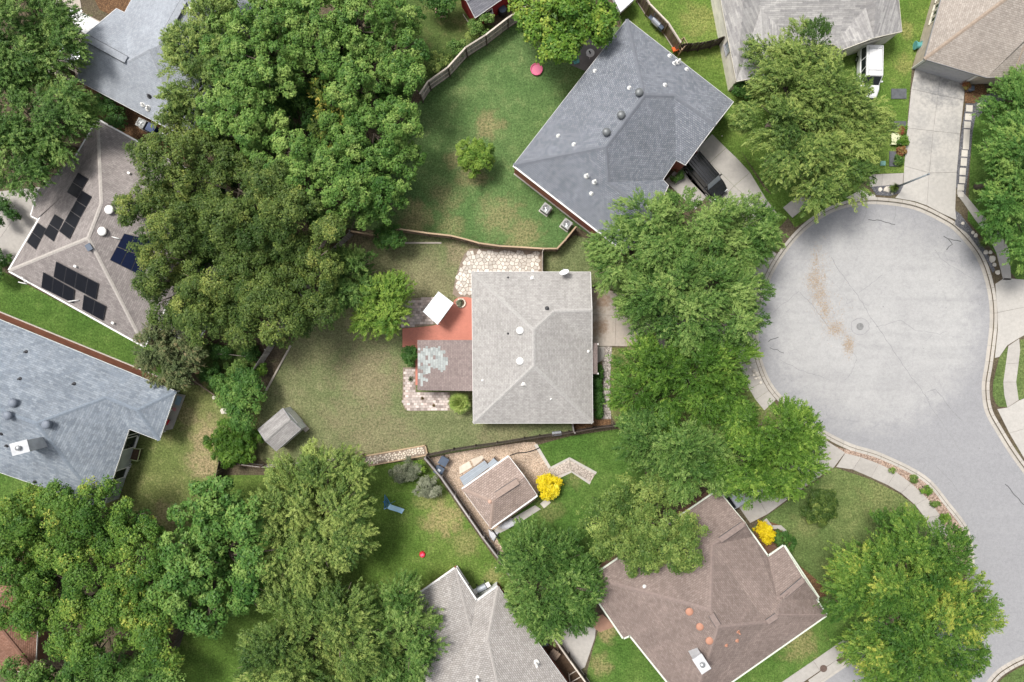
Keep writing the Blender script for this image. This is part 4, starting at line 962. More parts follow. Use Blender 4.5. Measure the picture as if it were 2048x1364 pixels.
def edge(wp, px0, px1):
    """the wall edge whose ends lie nearest to two pixel places"""
    a, c = Vector(P2(*px0, 1.5)), Vector(P2(*px1, 1.5)); best = None
    if sum(wp[i - 1][0] * wp[i][1] - wp[i][0] * wp[i - 1][1] for i in range(len(wp))) < 0: wp = wp[::-1]
    for i in range(len(wp)):
        p, q = Vector(wp[i]), Vector(wp[(i + 1) % len(wp)])
        s = min((p - a).length + (q - c).length, (p - c).length + (q - a).length)
        if best is None or s < best[0]: best = (s, p, q)
    return best[1], best[2]
for k in ('light', 'blue_grey', 'slate', 'ash', 'taupe', 'brown', 'fawn', 'beige', 'grey', 'streaky', 'terracotta', 'shed'):
    c = {'light': (.405, .39, .375), 'blue_grey': (.165, .175, .20), 'slate': (.21, .245, .29), 'ash': (.32, .34, .375), 'taupe': (.42, .385, .355), 'brown': (.25, .195, .175), 'fawn': (.34, .26, .22), 'beige': (.34, .27, .215), 'grey': (.37, .345, .325), 'streaky': (.37, .36, .35), 'terracotta': (.26, .14, .1), 'shed': (.3, .29, .28)}[k]
    plain('shingle_' + k + '_cap', c, .92, .14, 5.0, bstr=.4)

# --- central house
fc = [('nw', 'ne', 'g2', 'g1', 'a'), ('nw', 'a', 'b', 'sw'), ('sw', 'b', 'se'), ('se', 'b', 'a', 'g1', 'v'), ('v', 'g1', 'g2')]
pts = {'nw': (943.5, 543.5), 'ne': (1181, 544), 'se': (1185.5, 846), 'sw': (946.5, 846.5), 'v': (1184, 698), 'a': (1067, 660, [('nw', 'ne')]), 'b': (1067, 732, 'a'), 'g1': (1108, 622, [('nw', 'ne')]), 'g2': (1184, 620, 'g1')}
H1, RF, W, wp = house('house', 'light grey shingle house with two white round vents, in the middle of the picture', pts, ['nw', 'ne', 'v', 'se', 'sw'], fc,
    [('nw', 'a'), ('sw', 'b'), ('se', 'b'), ('a', 'b'), ('a', 'g1'), ('g1', 'g2')], 'shingle_light', 'brick_brown', pitch=.42, gables=[('ne', 'g2', 'v')])
for x, y in ((1040, 661), (1040, 722)): cowl(H1, on_roof(W, fc, x, y), 'vent_white', .36)
for x, y in ((1065, 556), (1047, 768)):
    q = on_roof(W, fc, x, y); m = MB(); m.add([(q.x - .28, q.y - .15, q.z - .02), (q.x + .28, q.y - .15, q.z - .02), (q.x + .12, q.y + .22, q.z + .02), (q.x - .12, q.y + .22, q.z + .02), (q.x, q.y - .12, q.z + .28)], [(0, 1, 4), (1, 2, 4), (2, 3, 4), (3, 0, 4)]); m.build('roof_vent', 'vent_white', H1)
pipe(H1, on_roof(W, fc, 1094, 617), 'pipe_dark', .08, .4); pipe(H1, on_roof(W, fc, 1016, 667), 'pipe_dark', .04, .25); pipe(H1, on_roof(W, fc, 1102, 798), 'vent_white', .04, .25); pipe(H1, on_roof(W, fc, 965, 761), 'vent_white', .05, .15); pipe(H1, on_roof(W, fc, 1016, 555), 'pipe_dark', .04, .2)
pipe(H1, on_roof(W, fc, 1177, 703), 'vent_white', .06, .2)
dish(H1, on_roof(W, fc, 1129, 551), R(110), .46, 'canopy_white')
a, c = edge(wp, (1181, 544), (1184, 698))
door(H1, a, c, 3.8, 4.8, 2.15, 'trim_cream', 'garage_door')
porch = roof_faces('porch_roof', [[P(1184, 686, 2.55), P(1195, 686, 2.3), P(1195, 748, 2.3), P(1184, 748, 2.55)]], 'shingle_patio', H1)
for y in (688, 746): m = MB(); q = P(1193, y, 1.2); m.box((q.x, q.y, 1.14), (.14, .14, 2.28)); m.build('porch_post', 'trim_white', H1)
# patio cover on the garden side, with replaced shingles on it
pc = [(835, 680), (946, 680), (946, 782), (835, 780.5)]
z0, z1 = 2.5, 2.75
ZP = lambda x: z0 + (x - 835) / 111 * (z1 - z0)
cov = roof_faces('patio_cover', [[P(x, y, ZP(x)) for x, y in pc]], 'shingle_patio', H1)
m = MB(); q = [P(x, y, ZP(x) - .14) for x, y in pc]; m.add(q, [(0, 1, 2, 3)])
for i in range(4):
    a, c = P(*pc[i], ZP(pc[i][0])), P(*pc[(i + 1) % 4], ZP(pc[(i + 1) % 4][0])); m.add([a + Vector((0, 0, -.004)), c + Vector((0, 0, -.004)), c - Vector((0, 0, .16)), a - Vector((0, 0, .16))], [(0, 1, 2, 3)])
m.build('cover_fascia', 'wood_brown', H1)
for y in (686, 774):
    m = MB(); q = P(839, y, 1.2); m.box((q.x, q.y, 1.2), (.15, .15, 2.4)); m.build('post', 'wood_brown', H1)
sh_mesh = box_mesh('shingle', 'shingle_new')
for col in range(12):
    x = 838.5 + col * 5.0
    lo, hi = 694, 760
    if col > 4: hi = 738
    if col > 8: lo = 700
    if col > 10: lo, hi = 716, 732
    y = lo + random.uniform(-3, 3)
    while y < hi + random.uniform(-4, 5):
        L = random.uniform(4.5, 9); q = P(x, y + L / 2, ZP(x))
        if random.random() < .84: piece('shingle', sh_mesh, cov, (q.x, q.y, q.z + .004), (0, -math.atan2(z1 - z0, 5.5), 0), (.225, L / 20 - .02, .014))
        y += L

# --- blue-grey house to the north-east
fc = [('n', 'r2', 'r1', 'w'), ('w', 'r1', 't', 't2', 's'), ('n', 'e', 'e2', 'q', 'r2'), ('r2', 'q', 'i', 'j', 't', 'r1'), ('q', 'e2', 'g', 'i'), ('t', 'j', 'k', 't2')]
pts = {'n': (1254, 38), 'w': (1027, 330), 's': (1252, 505), 'e': (1467, 204), 'g': (1371, 330), 'i': (1352, 320), 'j': (1326, 359), 'k': (1337, 371),
       'r1': (1212, 293, [('n', 'w')]), 'r2': (1289, 190, 'r1'), 'q': (1349, 192, [('n', 'e')]), 'e2': (1430, 251, 'q'), 't': (1217, 365, [('w', 's')]), 't2': (1308, 436, 't')}
H2, RF, W, wp = house('house', 'blue-grey hip roof house with a red brick wall and three dark turbine vents', pts, ['n', 'w', 's', 'k', 'j', 'i', 'g', 'e'], fc,
    [('n', 'r2'), ('r2', 'r1'), ('r1', 'w'), ('r1', 't'), ('r2', 'q'), ('q', 'e2'), ('t', 't2')], 'shingle_blue_grey', 'brick_red', e=3.3, over=.06, gutters=[('w', 's')], gables=[('s', 't2', 'k'), ('g', 'e2', 'e')])
for x, y in ((1277, 187), (1241, 232), (1212, 266)): turbine(H2, on_roof(W, fc, x, y), 'vent_dark', .36)
for x, y in ((1259, 176), (1190, 142), (1117, 272), (1148, 289), (1330, 170), (1339, 112), (1373, 139), (1183, 387)): pipe(H2, on_roof(W, fc, x, y), 'vent_white', .08, .3)
for x, y in ((1173, 352), (1189, 364), (1349, 127), (1356, 125)): pipe(H2, on_roof(W, fc, x, y), 'vent_white', .09, .75)
a, c = edge(wp, (1371, 330), (1467, 204)); door(H2, a, c, 3.6, 4.9, 2.2, 'trim_white', 'garage_door')
a, c = edge(wp, (1027, 330), (1252, 505))
d_ = (c - a).normalized(); n_ = Vector((d_.y, -d_.x)); m = MB(); m.prism([(v.x, v.y) for v in (a + n_ * .004, c + n_ * .004, c + n_ * .12, a + n_ * .12)], 0, .16); m.build('foundation_ledge', 'concrete', H2)
# --- streaky grey house at the top
fc = [('a', 'b', 'ap', 'vt', 'tl', 'al'), ('vt', 'ap', 'c', 'vb'), ('vb', 'vc', 'vd', 'tr', 'tl', 'vt'), ('vd', 'ar', 'd', 'vc'), ('d', 'vc', 'd2'), ('f', 'ar', 'vd', 'tr', 'fr')]
pts = {'a': (1412, -155), 'b': (1473, 163), 'c': (1592, 142), 'vb': (1592, 88), 'vc': (1667, 88), 'd': (1684, 100), 'd2': (1675, 94), 'f': (1804, 63), 'fr': (1782, -155),
       'ap': (1530, 152, [('a', 'b')]), 'vt': (1522, 18, 'ap'), 'vd': (1731, 16, 'ap'), 'ar': (1747, 76, 'ap'), 'tl': (1500, -155, 6.4), 'tr': (1760, -155, 6.4), 'al': (1440, -155, 2.9)}
fc[0] = ('a', 'b', 'ap', 'vt', 'tl')
H3, RF, W, wp = house('house', 'cream walled house with a pale streaky grey roof at the top edge', pts, ['a', 'b', 'c', 'vb', 'vc', 'd', 'f', 'fr'], fc,
    [('ap', 'vt'), ('ar', 'vd')], 'shingle_streaky', 'siding_cream', pitch=.42, over=.1, gables=[('b', 'ap', 'c'), ('d', 'ar', 'f')], trim='trim_cream')
a, c = edge(wp, (1412, -155), (1473, 163)); L = (c - a).length
window(H3, a, c, L * .77, 1.0, 1.5, 2.5, 'trim_grey', 'glass_painted_sky'); window(H3, a, c, L * .3, 1.2, 1.0, 2.2)
a, c = edge(wp, (1684, 100), (1804, 63)); door(H3, a, c, 2.4, 3.6, 2.2, 'trim_cream', 'garage_door')
# --- beige house in the top right corner
fc = [('a', 'c', 'c2', 'a2'), ('a', 'bq', 'gx', 'm', 'c'), ('bq', 'f', 'gx'), ('f', 'h', 'gx2', 'gx'), ('m', 'gx', 'gx2', 'm2'), ('c', 'm', 'm2', 'c2'), ('h', 'h2', 'm2', 'gx2'), ('h2', 'far', 'c2', 'm2'), ('far', 'a2', 'c2')]
pts = {'a': (1849, 118), 'bq': (1974, 155), 'f': (2026, 153), 'h': (2130, 205), 'a2': (1916, -120), 'far': (2200, -120), 'h2': (2200, 150),
       'c': (2022, -10, [('a', 'bq')]), 'c2': (2060, -120, 'c'), 'gx': (2052, 82, 4.3), 'gx2': (2140, 110, 4.3), 'm': (2100, 30, 'c'), 'm2': (2180, -100, 'c')}
H4, RF, W, wp = house('house', 'beige shingle house with a grey garage door in the top right corner', pts, ['a', 'bq', 'f', 'h', 'h2', 'far', 'a2'], fc,
    [('a', 'c'), ('f', 'gx')], 'shingle_beige', 'siding_tan', trim='trim_grey', over=.38)
a, c = edge(wp, (1849, 118), (1974, 155)); L = (c - a).length
door(H4, a, c, L * .46, 4.9, 2.3, 'door_grey', 'garage_door', 4)
for u in (L * .46 - 2.65, L * .46 + 2.65):
    d = (c - a).normalized(); q = a + d * u; n = Vector((d.y, -d.x)); m = MB(); m.box((q.x + n.x * .04, q.y + n.y * .04, 1.25), (.22, .08, 2.5), math.atan2(d.y, d.x)); m.build('door_trim', 'trim_white', H4)
a, c = edge(wp, (1916, -120), (1849, 118)); L = (c - a).length
for i, u in enumerate((L * .42, L * .5, L * .56, L * .62)): window(H4, a, c, u, .5, 1.2, 1.9, 'trim_cream', 'glass_dark', False)
# --- brown house at the lower right
fc = [('w', 'n', 'g1', 'p1', 'p2'), ('w', 'a', 'b', 'c', 'd', 's', 'p3', 'p2'), ('s', 't', 'q2', 'q1', 'p3'), ('t', 'u', 'v1', 'q2'), ('x1', 'x2', 'v', 'u', 'v1'), ('x', 'x2', 'x1', 'y'), ('p2', 'p1', 'q', 'y', 'x1', 'v1', 'q2', 'q1', 'p3'), ('p1', 'g1', 'q')]
pts = {'w': (1182, 1155), 'a': (1205, 1193), 'b': (1196, 1201), 'c': (1247, 1276), 'd': (1260, 1270), 's': (1381, 1421), 't': (1653, 1230), 'u': (1632, 1199), 'v': (1637, 1196), 'x': (1568, 1092), 'y': (1536, 1114), 'q': (1507, 1073), 'n': (1436, 981),
       'p1': (1425, 1090, [('w', 'n')]), 'g1': (1491, 1046, 'p1'), 'p2': (1421, 1220, [('w', 'n'), ('s', 't')]), 'p3': (1437, 1255, 'p2'), 'q1': (1532, 1245, [('s', 't')]), 'q2': (1556, 1229, 'q1'), 'v1': (1563, 1199, 4.3), 'x1': (1555, 1199, [('y', 'x')]), 'x2': (1608, 1157, 'x1')}
H5, RF, W, wp = house('house', 'brown shingle house with three terracotta vents and a white chimney', pts, ['w', 'a', 'b', 'c', 'd', 's', 't', 'u', 'v', 'x', 'y', 'q', 'n'], fc,
    [('p1', 'g1'), ('p1', 'p2'), ('p2', 'p3'), ('p2', 'w'), ('p3', 's'), ('q1', 'q2'), ('p3', 'q1'), ('q2', 't'), ('x1', 'x2')], 'shingle_brown', 'brick_brown', trim='trim_green_white', gutters='all', gables=[('n', 'g1', 'q'), ('v', 'x2', 'x')], pitch=.4)
for x, y in ((1378, 1222), (1399, 1252), (1418, 1280)): cowl(H5, on_roof(W, fc, x, y), 'vent_terracotta', .36)
for x, y, h in ((1476, 1263, .6), (1474, 1281, .3), (1289, 1173, .2), (1452, 1290, .3)): pipe(H5, on_roof(W, fc, x, y), 'vent_terracotta' if h > .25 else 'vent_white', .07, h)
q = on_roof(W, fc, 1394, 1312); chimney(H5, q, 1.5, .9, R(-57), 1.5, 'siding_white')
ridge_vent(H5, (1440, 1080), (1486, 1048), W['p1'].z + .03, 'shingle_brown_cap'); ridge_vent(H5, (1422, 1228), (1436, 1251), W['p2'].z + .03, 'shingle_brown_cap'); ridge_vent(H5, (1563, 1195), (1606, 1159), W['x1'].z + .03, 'shingle_brown_cap'); ridge_vent(H5, (1534, 1244), (1553, 1231), W['q1'].z + .03, 'shingle_brown_cap')
a, c = edge(wp, (1260, 1270), (1381, 1421)); window(H5, a, c, 3.0, 1.4, .9, 2.2)
# --- taupe house with solar panels at the left
fc = [('sw', 'se', 'a1'), ('n', 'a2', 'a1', 'sw'), ('se', 'ne', 'a2', 'a1'), ('n', 'ne', 'a2'), ('k5', 'k1', 'k2', 'k3', 'k4'), ('e1', 'e2', 'e3', 'e4')]
pts = {'n': (195, 240), 'sw': (18, 541), 'se': (288, 692), 'ne': (457, 385), 'a1': (176, 476, [('sw', 'n')]), 'a2': (202, 408, 'a1'),
       'k1': (62, 431, 2.78), 'k2': (77, 379, 2.78), 'k3': (150, 310, 2.79), 'k4': (150, 370, 3.6), 'k5': (74, 437, 2.84), 'e1': (316, 655, 2.75), 'e2': (389, 689, 2.75), 'e3': (470, 560, 3.2), 'e4': (380, 500, 3.9)}
H6, RF, W, wp = house('house', 'taupe shingle house carrying black solar panels', pts, ['n', 'sw', 'se', 'ne'], fc, [('sw', 'a1'), ('a1', 'a2'), ('n', 'a2'), ('se', 'a1')], 'shingle_taupe', 'brick_brown', pitch=.42, gutters='all')
for a_, c_ in (('k1', 'k5'), ('k2', 'k1'), ('e1', 'e2'), ('e2', 'e3')): edge_bar(W[a_], W[c_], .12, .14, 0, -.01).build('gutter', 'trim_white', H6)
wall_uv('wall', inset_poly(PP([(318, 652), (388, 688), (468, 560), (380, 505)], 2.7), .3), 0, 2.6, 'brick_brown', H6); wall_uv('wall', inset_poly(PP([(63, 431), (78, 380), (150, 315), (150, 400)], 2.7), .3), 0, 2.6, 'brick_brown', H6)
for x, y in ((220, 420), (206, 463)): cowl(H6, on_roof(W, fc, x, y), 'vent_white', .42)
boxvent(H6, on_roof(W, fc, 181, 495), 'vent_blue', .55, R(-60))
for x, y in ((153, 533), (228, 646), (260, 347)): boxvent(H6, on_roof(W, fc, x, y), 'vent_white', .22, R(-30))
for (x0, y0), (x1, y1) in (((37, 564), (54, 568)), ((44, 554), (51, 566)), ((136, 603), (158, 600)), ((223, 473), (240, 478))):
    z = on_roof(W, fc, x1, y1).z if x0 > 200 else 3.0
    m = MB(); m.tube([P(x0, y0, z + .1), P((x0 + x1) / 2, (y0 + y1) / 2, z + .35), P(x1, y1, z + .25)], .05, 8); m.build('mast', 'trim_white', H6, True)
q = on_roof(W, fc, 318, 655)
def roof_panel(t, corners, nx, ny, W, fc, mat):
    """an array of solar modules lying on brackets above the roof"""
    c = [on_roof(W, fc, x, y) + Vector((0, 0, .10)) for x, y in corners]
    for i in range(nx):
        for j in range(ny):
            def bl(u, v): return c[0].lerp(c[1], u).lerp(c[3].lerp(c[2], u), v)
            g = .012
            q = [bl((i + g) / nx, (j + g) / ny), bl((i + 1 - g) / nx, (j + g) / ny), bl((i + 1 - g) / nx, (j + 1 - g) / ny), bl((i + g) / nx, (j + 1 - g) / ny)]
            up = Vector((0, 0, .04)); m = MB(); m.add(q + [v + up for v in q], [(3, 2, 1, 0), (4, 5, 6, 7), (0, 1, 5, 4), (1, 2, 6, 5), (2, 3, 7, 6), (3, 0, 4, 7)]); o = m.build('solar_module', 'solar_frame', t)
            cc = sum(q, Vector()) / 4; k = [cc + (v - cc) * .95 + up + Vector((0, 0, .004)) for v in q]; m = MB(); m.add(k, [(0, 1, 2, 3)]); m.build('cell_sheet', mat, o)
SP = lambda x, y: (x / 3.687, 330 + y / 3.687)
PANELS = [([(582, 55), (657, 103), (573, 248), (498, 203)], 1, 2, 'solar_cell'), ([(610, 187), (685, 235), (516, 547), (441, 490)], 1, 4, 'solar_cell'), ([(410, 362), (477, 404), (403, 568), (328, 510)], 1, 2, 'solar_cell'),
          ([(285, 425), (348, 470), (272, 628), (203, 570)], 1, 2, 'solar_cell'), ([(420, 710), (733, 873), (712, 995), (400, 827)], 4, 1, 'solar_cell'), ([(325, 788), (555, 918), (545, 1022), (310, 905)], 3, 1, 'solar_cell'),
          ([(625, 955), (788, 1040), (765, 1150), (610, 1066)], 2, 1, 'solar_cell'), ([(922, 505), (1150, 560), (1050, 820), (815, 703)], 3, 2, 'solar_blue')]
for cs, nx, ny, mt in PANELS: roof_panel(H6, [SP(*k) for k in cs], nx, ny, W, fc, mt)
# --- slate-blue house at the left
fc = [('n0', 'e', 'r2', 'r1', 'pk', 'pw'), ('e', 'se', 'r2'), ('se', 'v', 'r2'), ('v', 'sx', 'pk', 'r1', 'r2'), ('sx', 's1', 'pw', 'pk'), ('s1', 'n0', 'pw')]
pts = {'n0': (-160, 574), 'e': (352, 783), 'se': (318, 881), 'v': (258, 858), 'sx': (206, 1016), 's1': (-160, 890), 'ei': (318, 769), 'si': (284, 868), 'pk': (72, 847, [('n0', 'e')]), 'pw': (-110, 780, 'pk'), 'r1': (213, 795, [('n0', 'e')]), 'r2': (275, 820, 'r1')}
H7, RF, W, wp = house('house', 'slate-blue mottled shingle house with a white chimney at the left edge', pts, ['n0', 'e', 'se', 'v', 'sx', 's1'], fc,
    [('e', 'r2'), ('se', 'r2'), ('r1', 'pk'), ('r1', 'r2'), ('pk', 'pw'), ('pk', 'sx')], 'shingle_slate', 'siding_grey', pitch=.40, trim='trim_white', over=.2, e=2.9, wallkeys=['n0', 's1', 'sx', 'v', 'si', 'ei'])
for x, y in ((345, 784), (331, 822), (316, 866)): q = P(x, y, 1.4); m = MB(); m.box((q.x, q.y, 1.36), (.14, .14, 2.72)); m.build('porch_post', 'trim_white', H7)
if True:
    a, c = edge(wp, (318, 769), (-160, 574)); d = (c - a).normalized(); n = Vector((d.y, -d.x))
    b1 = [a + n * .02, c + n * .02, c + n * .14, a + n * .14]
    wall_uv('brick_skin', [(v.x, v.y) for v in b1], 0, 2.7, 'brick_red', H7)
    m = MB(); m.prism([(v.x, v.y) for v in [a + n * .14, c + n * .14, c + n * .26, a + n * .26]], 0, .12); m.build('foundation_ledge', 'concrete', H7)
for x, y in ((31, 805), (21, 830), (98, 848)): turbine(H7, on_roof(W, fc, x, y), 'vent_slate', .40)
for x, y in ((52, 704), (40, 758), (148, 768), (14, 891), (3, 867), (70, 963)): pipe(H7, on_roof(W, fc, x, y), 'pipe_dark', .07, .3)
q = on_roof(W, fc, 78, 887); chimney(H7, q, 1.5, 1.0, R(15), 2.4, 'siding_white')
a, c = edge(wp, (206, 1016), (258, 858)); L = (c - a).length
for u, w_ in ((L * .96 - .5, .9), (L * .82 - .3, 1.5), (L * .36, 1.0)): window(H7, a, c, u, w_, .5, 2.5, 'trim_white', 'glass_dark', False)
# --- pale blue-grey house at the top left
fc = [('a', 'b', 'x', 'r2', 'r1'), ('r1', 'r2', 'd', 'c'), ('d', 'r2', 'x', 'y', 'z', 'f'), ('b', 'b2', 'z2', 'z', 'y', 'x'), ('f', 'z', 'z2')]
pts = {'a': (155, 161), 'b': (372, 276), 'c': (233, 17), 'd': (249, 25), 'f': (300, -70), 'b2': (470, 170), 'z2': (560, -70), 'r1': (165, 73, [('a', 'b')]), 'r2': (257, 122, 'r1'), 'x': (298, 99, [('a', 'b')]), 'y': (316, 92, 'x'), 'z': (402, -70, 'x')}
H8, RF, W, wp = house('house', 'pale blue-grey shingle house half under trees at the top left', pts, ['a', 'b', 'b2', 'z2', 'f', 'd', 'c'], fc, [('x', 'b'), ('r2', 'x'), ('y', 'z')], 'shingle_ash', 'siding_tan', pitch=.42, gables=[('a', 'r1', 'c')])
ridge_vent(H8, (178, 79), (253, 120), W['r1'].z + .03, 'shingle_ash_cap', .32); ridge_vent(H8, (330, 70), (368, 2), W['x'].z + .03, 'shingle_ash_cap', .3)
for x, y, mt in ((286, 209, 'vent_white'), (299, 192, 'pipe_dark'), (296, 218, 'vent_white'), (297, 214, 'vent_white')): pipe(H8, on_roof(W, fc, x, y), mt, .09, .35)
q = on_roof(W, fc, 375, 17); v = MB(); v.lathe((q.x, q.y, q.z + .05), [(.4, 0), (.42, .08), (.36, .12), (.28, .1)], 22); v.build('roof_vent', 'canopy_white', H8, True)
# --- grey-beige house at the bottom
fc = [('c', 'a', 'k1', 'k4'), ('a', 'nn', 'k1'), ('nn', 'b', 'k2', 'k1'), ('b', 'd', 'k3', 'k2'), ('k1', 'k2', 'k3', 'k4'), ('c', 'far', 'k4'), ('far', 'd', 'k3', 'k4')]
pts = {'a': (910, 1137), 'c': (745, 1254), 'nn': (953, 1203), 'b': (996, 1173), 'd': (1200, 1458), 'far': (800, 1500), 'k1': (941, 1265, [('a', 'nn')]), 'k2': (975, 1280, [('b', 'd')]), 'k3': (1010, 1440, 5.6), 'k4': (862, 1390, 5.2)}
H9, RF, W, wp = house('house', 'grey-beige shingle house with a white notch of a porch at the bottom edge', pts, ['a', 'c', 'far', 'd', 'b', 'nn'], fc, [('a', 'k1'), ('b', 'k2'), ('k2', 'k3')], 'shingle_grey', 'brick_red', gutters=[('a', 'nn'), ('nn', 'b'), ('a', 'c')], pitch=.42)
for x, y in ((1073, 1325), (955, 1356)): pipe(H9, on_roof(W, fc, x, y), 'vent_white', .11, .9)
a, c = edge(wp, (910, 1137), (953, 1203)) 
a, c = edge(wp, (953, 1203), (910, 1137))
for u in (.9, 2.1, 3.2):
    window(H9, a, c, u, .9, .4, 2.4, 'trim_white', 'glass_dark', False)
a, c = edge(wp, (996, 1173), (953, 1203)); d = (c - a).normalized(); n = Vector((d.y, -d.x))
wall_uv('panelling', [(v.x, v.y) for v in (a + n * .02, c + n * .02, c + n * .1, a + n * .1)], 0, 2.6, 'siding_white', H9)
# --- brown tiled house under the trees at the bottom left
fc = [('a', 'b', 'r2', 'r1'), ('c', 'd', 'r1', 'r2'), ('b', 'c', 'r2'), ('d', 'a', 'r1')]
pts = {'a': (-160, 1090), 'b': (82, 1120), 'c': (70, 1345), 'd': (-170, 1330), 'r1': (-90, 1208, 5.2), 'r2': (-30, 1220, 5.2)}
house('house', 'red-brown tiled roof glimpsed between the trees at the bottom left', pts, ['a', 'b', 'c', 'd'], fc, [('r1', 'r2'), ('r2', 'b'), ('r2', 'c')], 'shingle_terracotta', 'brick_brown')
# --- small fawn outbuilding south of the central garden
fc = [('n', 'w', 'r1', 'r2'), ('w', 's', 'r1'), ('s', 'e', 'r2', 'r1')]
pts = {'n': (1018, 913), 'e': (1074, 990), 's': (981, 1056), 'w': (924.5, 979), 'r1': (986, 1004, [('n', 'w'), ('s', 'e')]), 'r2': (1049, 953, 'r1')}
H10, RF, W, wp = house('garden_house', 'small fawn-roofed garden house beside a yellow bush', pts, ['n', 'w', 's', 'e'], fc, [('w', 'r1'), ('s', 'r1')], 'shingle_fawn', 'siding_cream', e=2.4, pitch=.4, gutters=[('n', 'w'), ('s', 'e')], gables=[('n', 'r2', 'e')], over=.25)
ridge_vent(H10, (993, 990), (1036, 962), W['r1'].z + .02, 'shingle_fawn_cap', .3)
q = on_roof(W, fc, 980, 1003); m = MB(); m.lathe((q.x, q.y, q.z - .05), [(.2, 0), (.18, .2), (.05, .3)], 8); m.build('roof_vent', 'vent_terracotta_pale', H10)
a, c = edge(wp, (981, 1056), (1074, 990)); door(H10, a, c, 2.6, .95, 2.05, 'trim_white'); window(H10, a, c, 4.2, 1.0, .9, 2.0)

# --- sheds
def gable_shed(name, label, cs, e, rise, mat, wallmat, over=.08, trim='trim_grey', doorside=None):
    """cs: four eave corners in pixels, the gables on the sides 1-2 and 3-0"""
    W = [P(x, y, e) for x, y in cs]; r0 = (W[1] + W[2]) / 2 + Vector((0, 0, rise)); r1 = (W[3] + W[0]) / 2 + Vector((0, 0, rise))
    cx = sum(v.x for v in W) / 4; cy = sum(v.y for v in W) / 4
    t = thing(name, label, 'shed', (cx, cy, 0))
    roof_faces('roof', [[W[0], W[1], r0, r1], [W[2], W[3], r1, r0]], mat, t)
    for p, q in ((W[0], W[1]), (W[2], W[3]), (W[1], r0), (r0, W[2]), (W[3], r1), (r1, W[0])): edge_bar(p, q, .05, .1, -.02, .006).build('bargeboard', trim, t)
    wp = inset_poly([(v.x, v.y) for v in W], over); wall_uv('wall', wp, 0, e - .02, wallmat, t)
    for g in ((W[1], r0, W[2]), (W[3], r1, W[0])):
        c = Vector((cx, cy, 0)); V = [v + Vector((c.x - v.x, c.y - v.y, 0)).normalized() * over - Vector((0, 0, .02)) for v in g]; d = (V[2] - V[0]).normalized()
        mk('gable_wall', V, [(0, 1, 2)], wallmat, t, uvs=[((v - V[0]).dot(d), v.z) for v in V])
    cap_strip(r0, r1, .13).build('ridge_cap', mat + '_cap', t)
    return t, wp
S1, wp = gable_shed('garden_shed', 'grey-roofed shed with a white front wall standing on the central lawn', [(515.5, 859), (566, 816), (602, 858), (552.5, 902)], 2.15, .5, 'shingle_shed', 'siding_white', .05)
a, c = edge(wp, (602, 858), (566, 816)); door(S1, a, c, 1.35, 1.4, 1.8, 'trim_white')
m = MB(); q = P(607, 852, .1); m.box((q.x, q.y, .06), (.5, 1.2, .12), R(40)); m.build('ramp', 'wood_pale', S1)
plain('shingle_barn_cap', (.25, .25, .27), .9); shingle_mat('shingle_barn', (.22, .22, .25), (.31, .31, .34), (.16, .16, .18), tab=.7, wear=.15)
S2, wp = gable_shed('barn_shed', 'red barn shed with a grey roof at the top edge', [(1036, -24), (950, 36), (918, -12), (1004, -72)], 2.5, 1.0, 'shingle_barn', 'siding_red', .06, 'trim_white')
a, c = edge(wp, (1036, -24), (950, 36)); a, c = edge(wp, (950, 36), (1036, -24)); window(S2, a, c, 1.6, .7, 1.2, 2.0)
q = P(1005, 22, .6); t = thing('water_barrel', 'black rain barrel against the red shed wall', 'barrel', (q.x, q.y, 0))
m = MB(); m.lathe((q.x, q.y, 0), [(.38, 0), (.45, .3), (.45, .8), (.38, 1.05)], 20); m.build('body', 'black_plastic', t, True); m = MB(); m.lathe((q.x, q.y, 1.05), [(.39, 0), (.38, .05), (.1, .06)], 20); m.build('lid', 'bin_dark', t, True)
# white-framed glass lean-to behind the north-east house
t = thing('greenhouse', 'white framed glass lean-to beside the blue-grey roof tip', 'greenhouse', P(1247, 12))
rp = [P(1222, -16, 2.5), P(1241, 24, 2.1), P(1269, -2, 2.1), P(1250, -42, 2.5)]
mk('roof', rp + [v - Vector((0, 0, .06)) for v in rp], [(0, 1, 2, 3), (7, 6, 5, 4), (0, 4, 5, 1), (1, 5, 6, 2), (2, 6, 7, 3), (3, 7, 4, 0)], 'canopy_white', t)
a, c = P(1237, 30, 0), P(1262, 8, 0); a2, c2 = P(1241, 24, 2.05), P(1269, -2, 2.05)
for k in range(6):
    u = k / 5; m = MB(); m.tube([a.lerp(c, u), a2.lerp(c2, u)], .035, 6); m.build('mullion', 'trim_white', t)
for k in range(5):
    for v0, v1 in ((0.02, .48), (.52, .97)):
        u0, u1 = k / 5 + .02, (k + 1) / 5 - .02
        V = [a.lerp(c, u0).lerp(a2.lerp(c2, u0), v0), a.lerp(c, u1).lerp(a2.lerp(c2, u1), v0), a.lerp(c, u1).lerp(a2.lerp(c2, u1), v1), a.lerp(c, u0).lerp(a2.lerp(c2, u0), v1)]
        mk('pane', V, [(0, 1, 2, 3)], 'glass_painted_sky', t)
for v in (0.0, .5, 1.0): m = MB(); m.tube([a.lerp(a2, v), c.lerp(c2, v)], .04, 6); m.build('rail', 'trim_white', t)
wall_uv('wall', [(v.x, v.y) for v in (P(1226, -14, 1), P(1241, 20, 1), P(1265, -2, 1), P(1250, -36, 1))], 0, 2.05, 'siding_white', t)
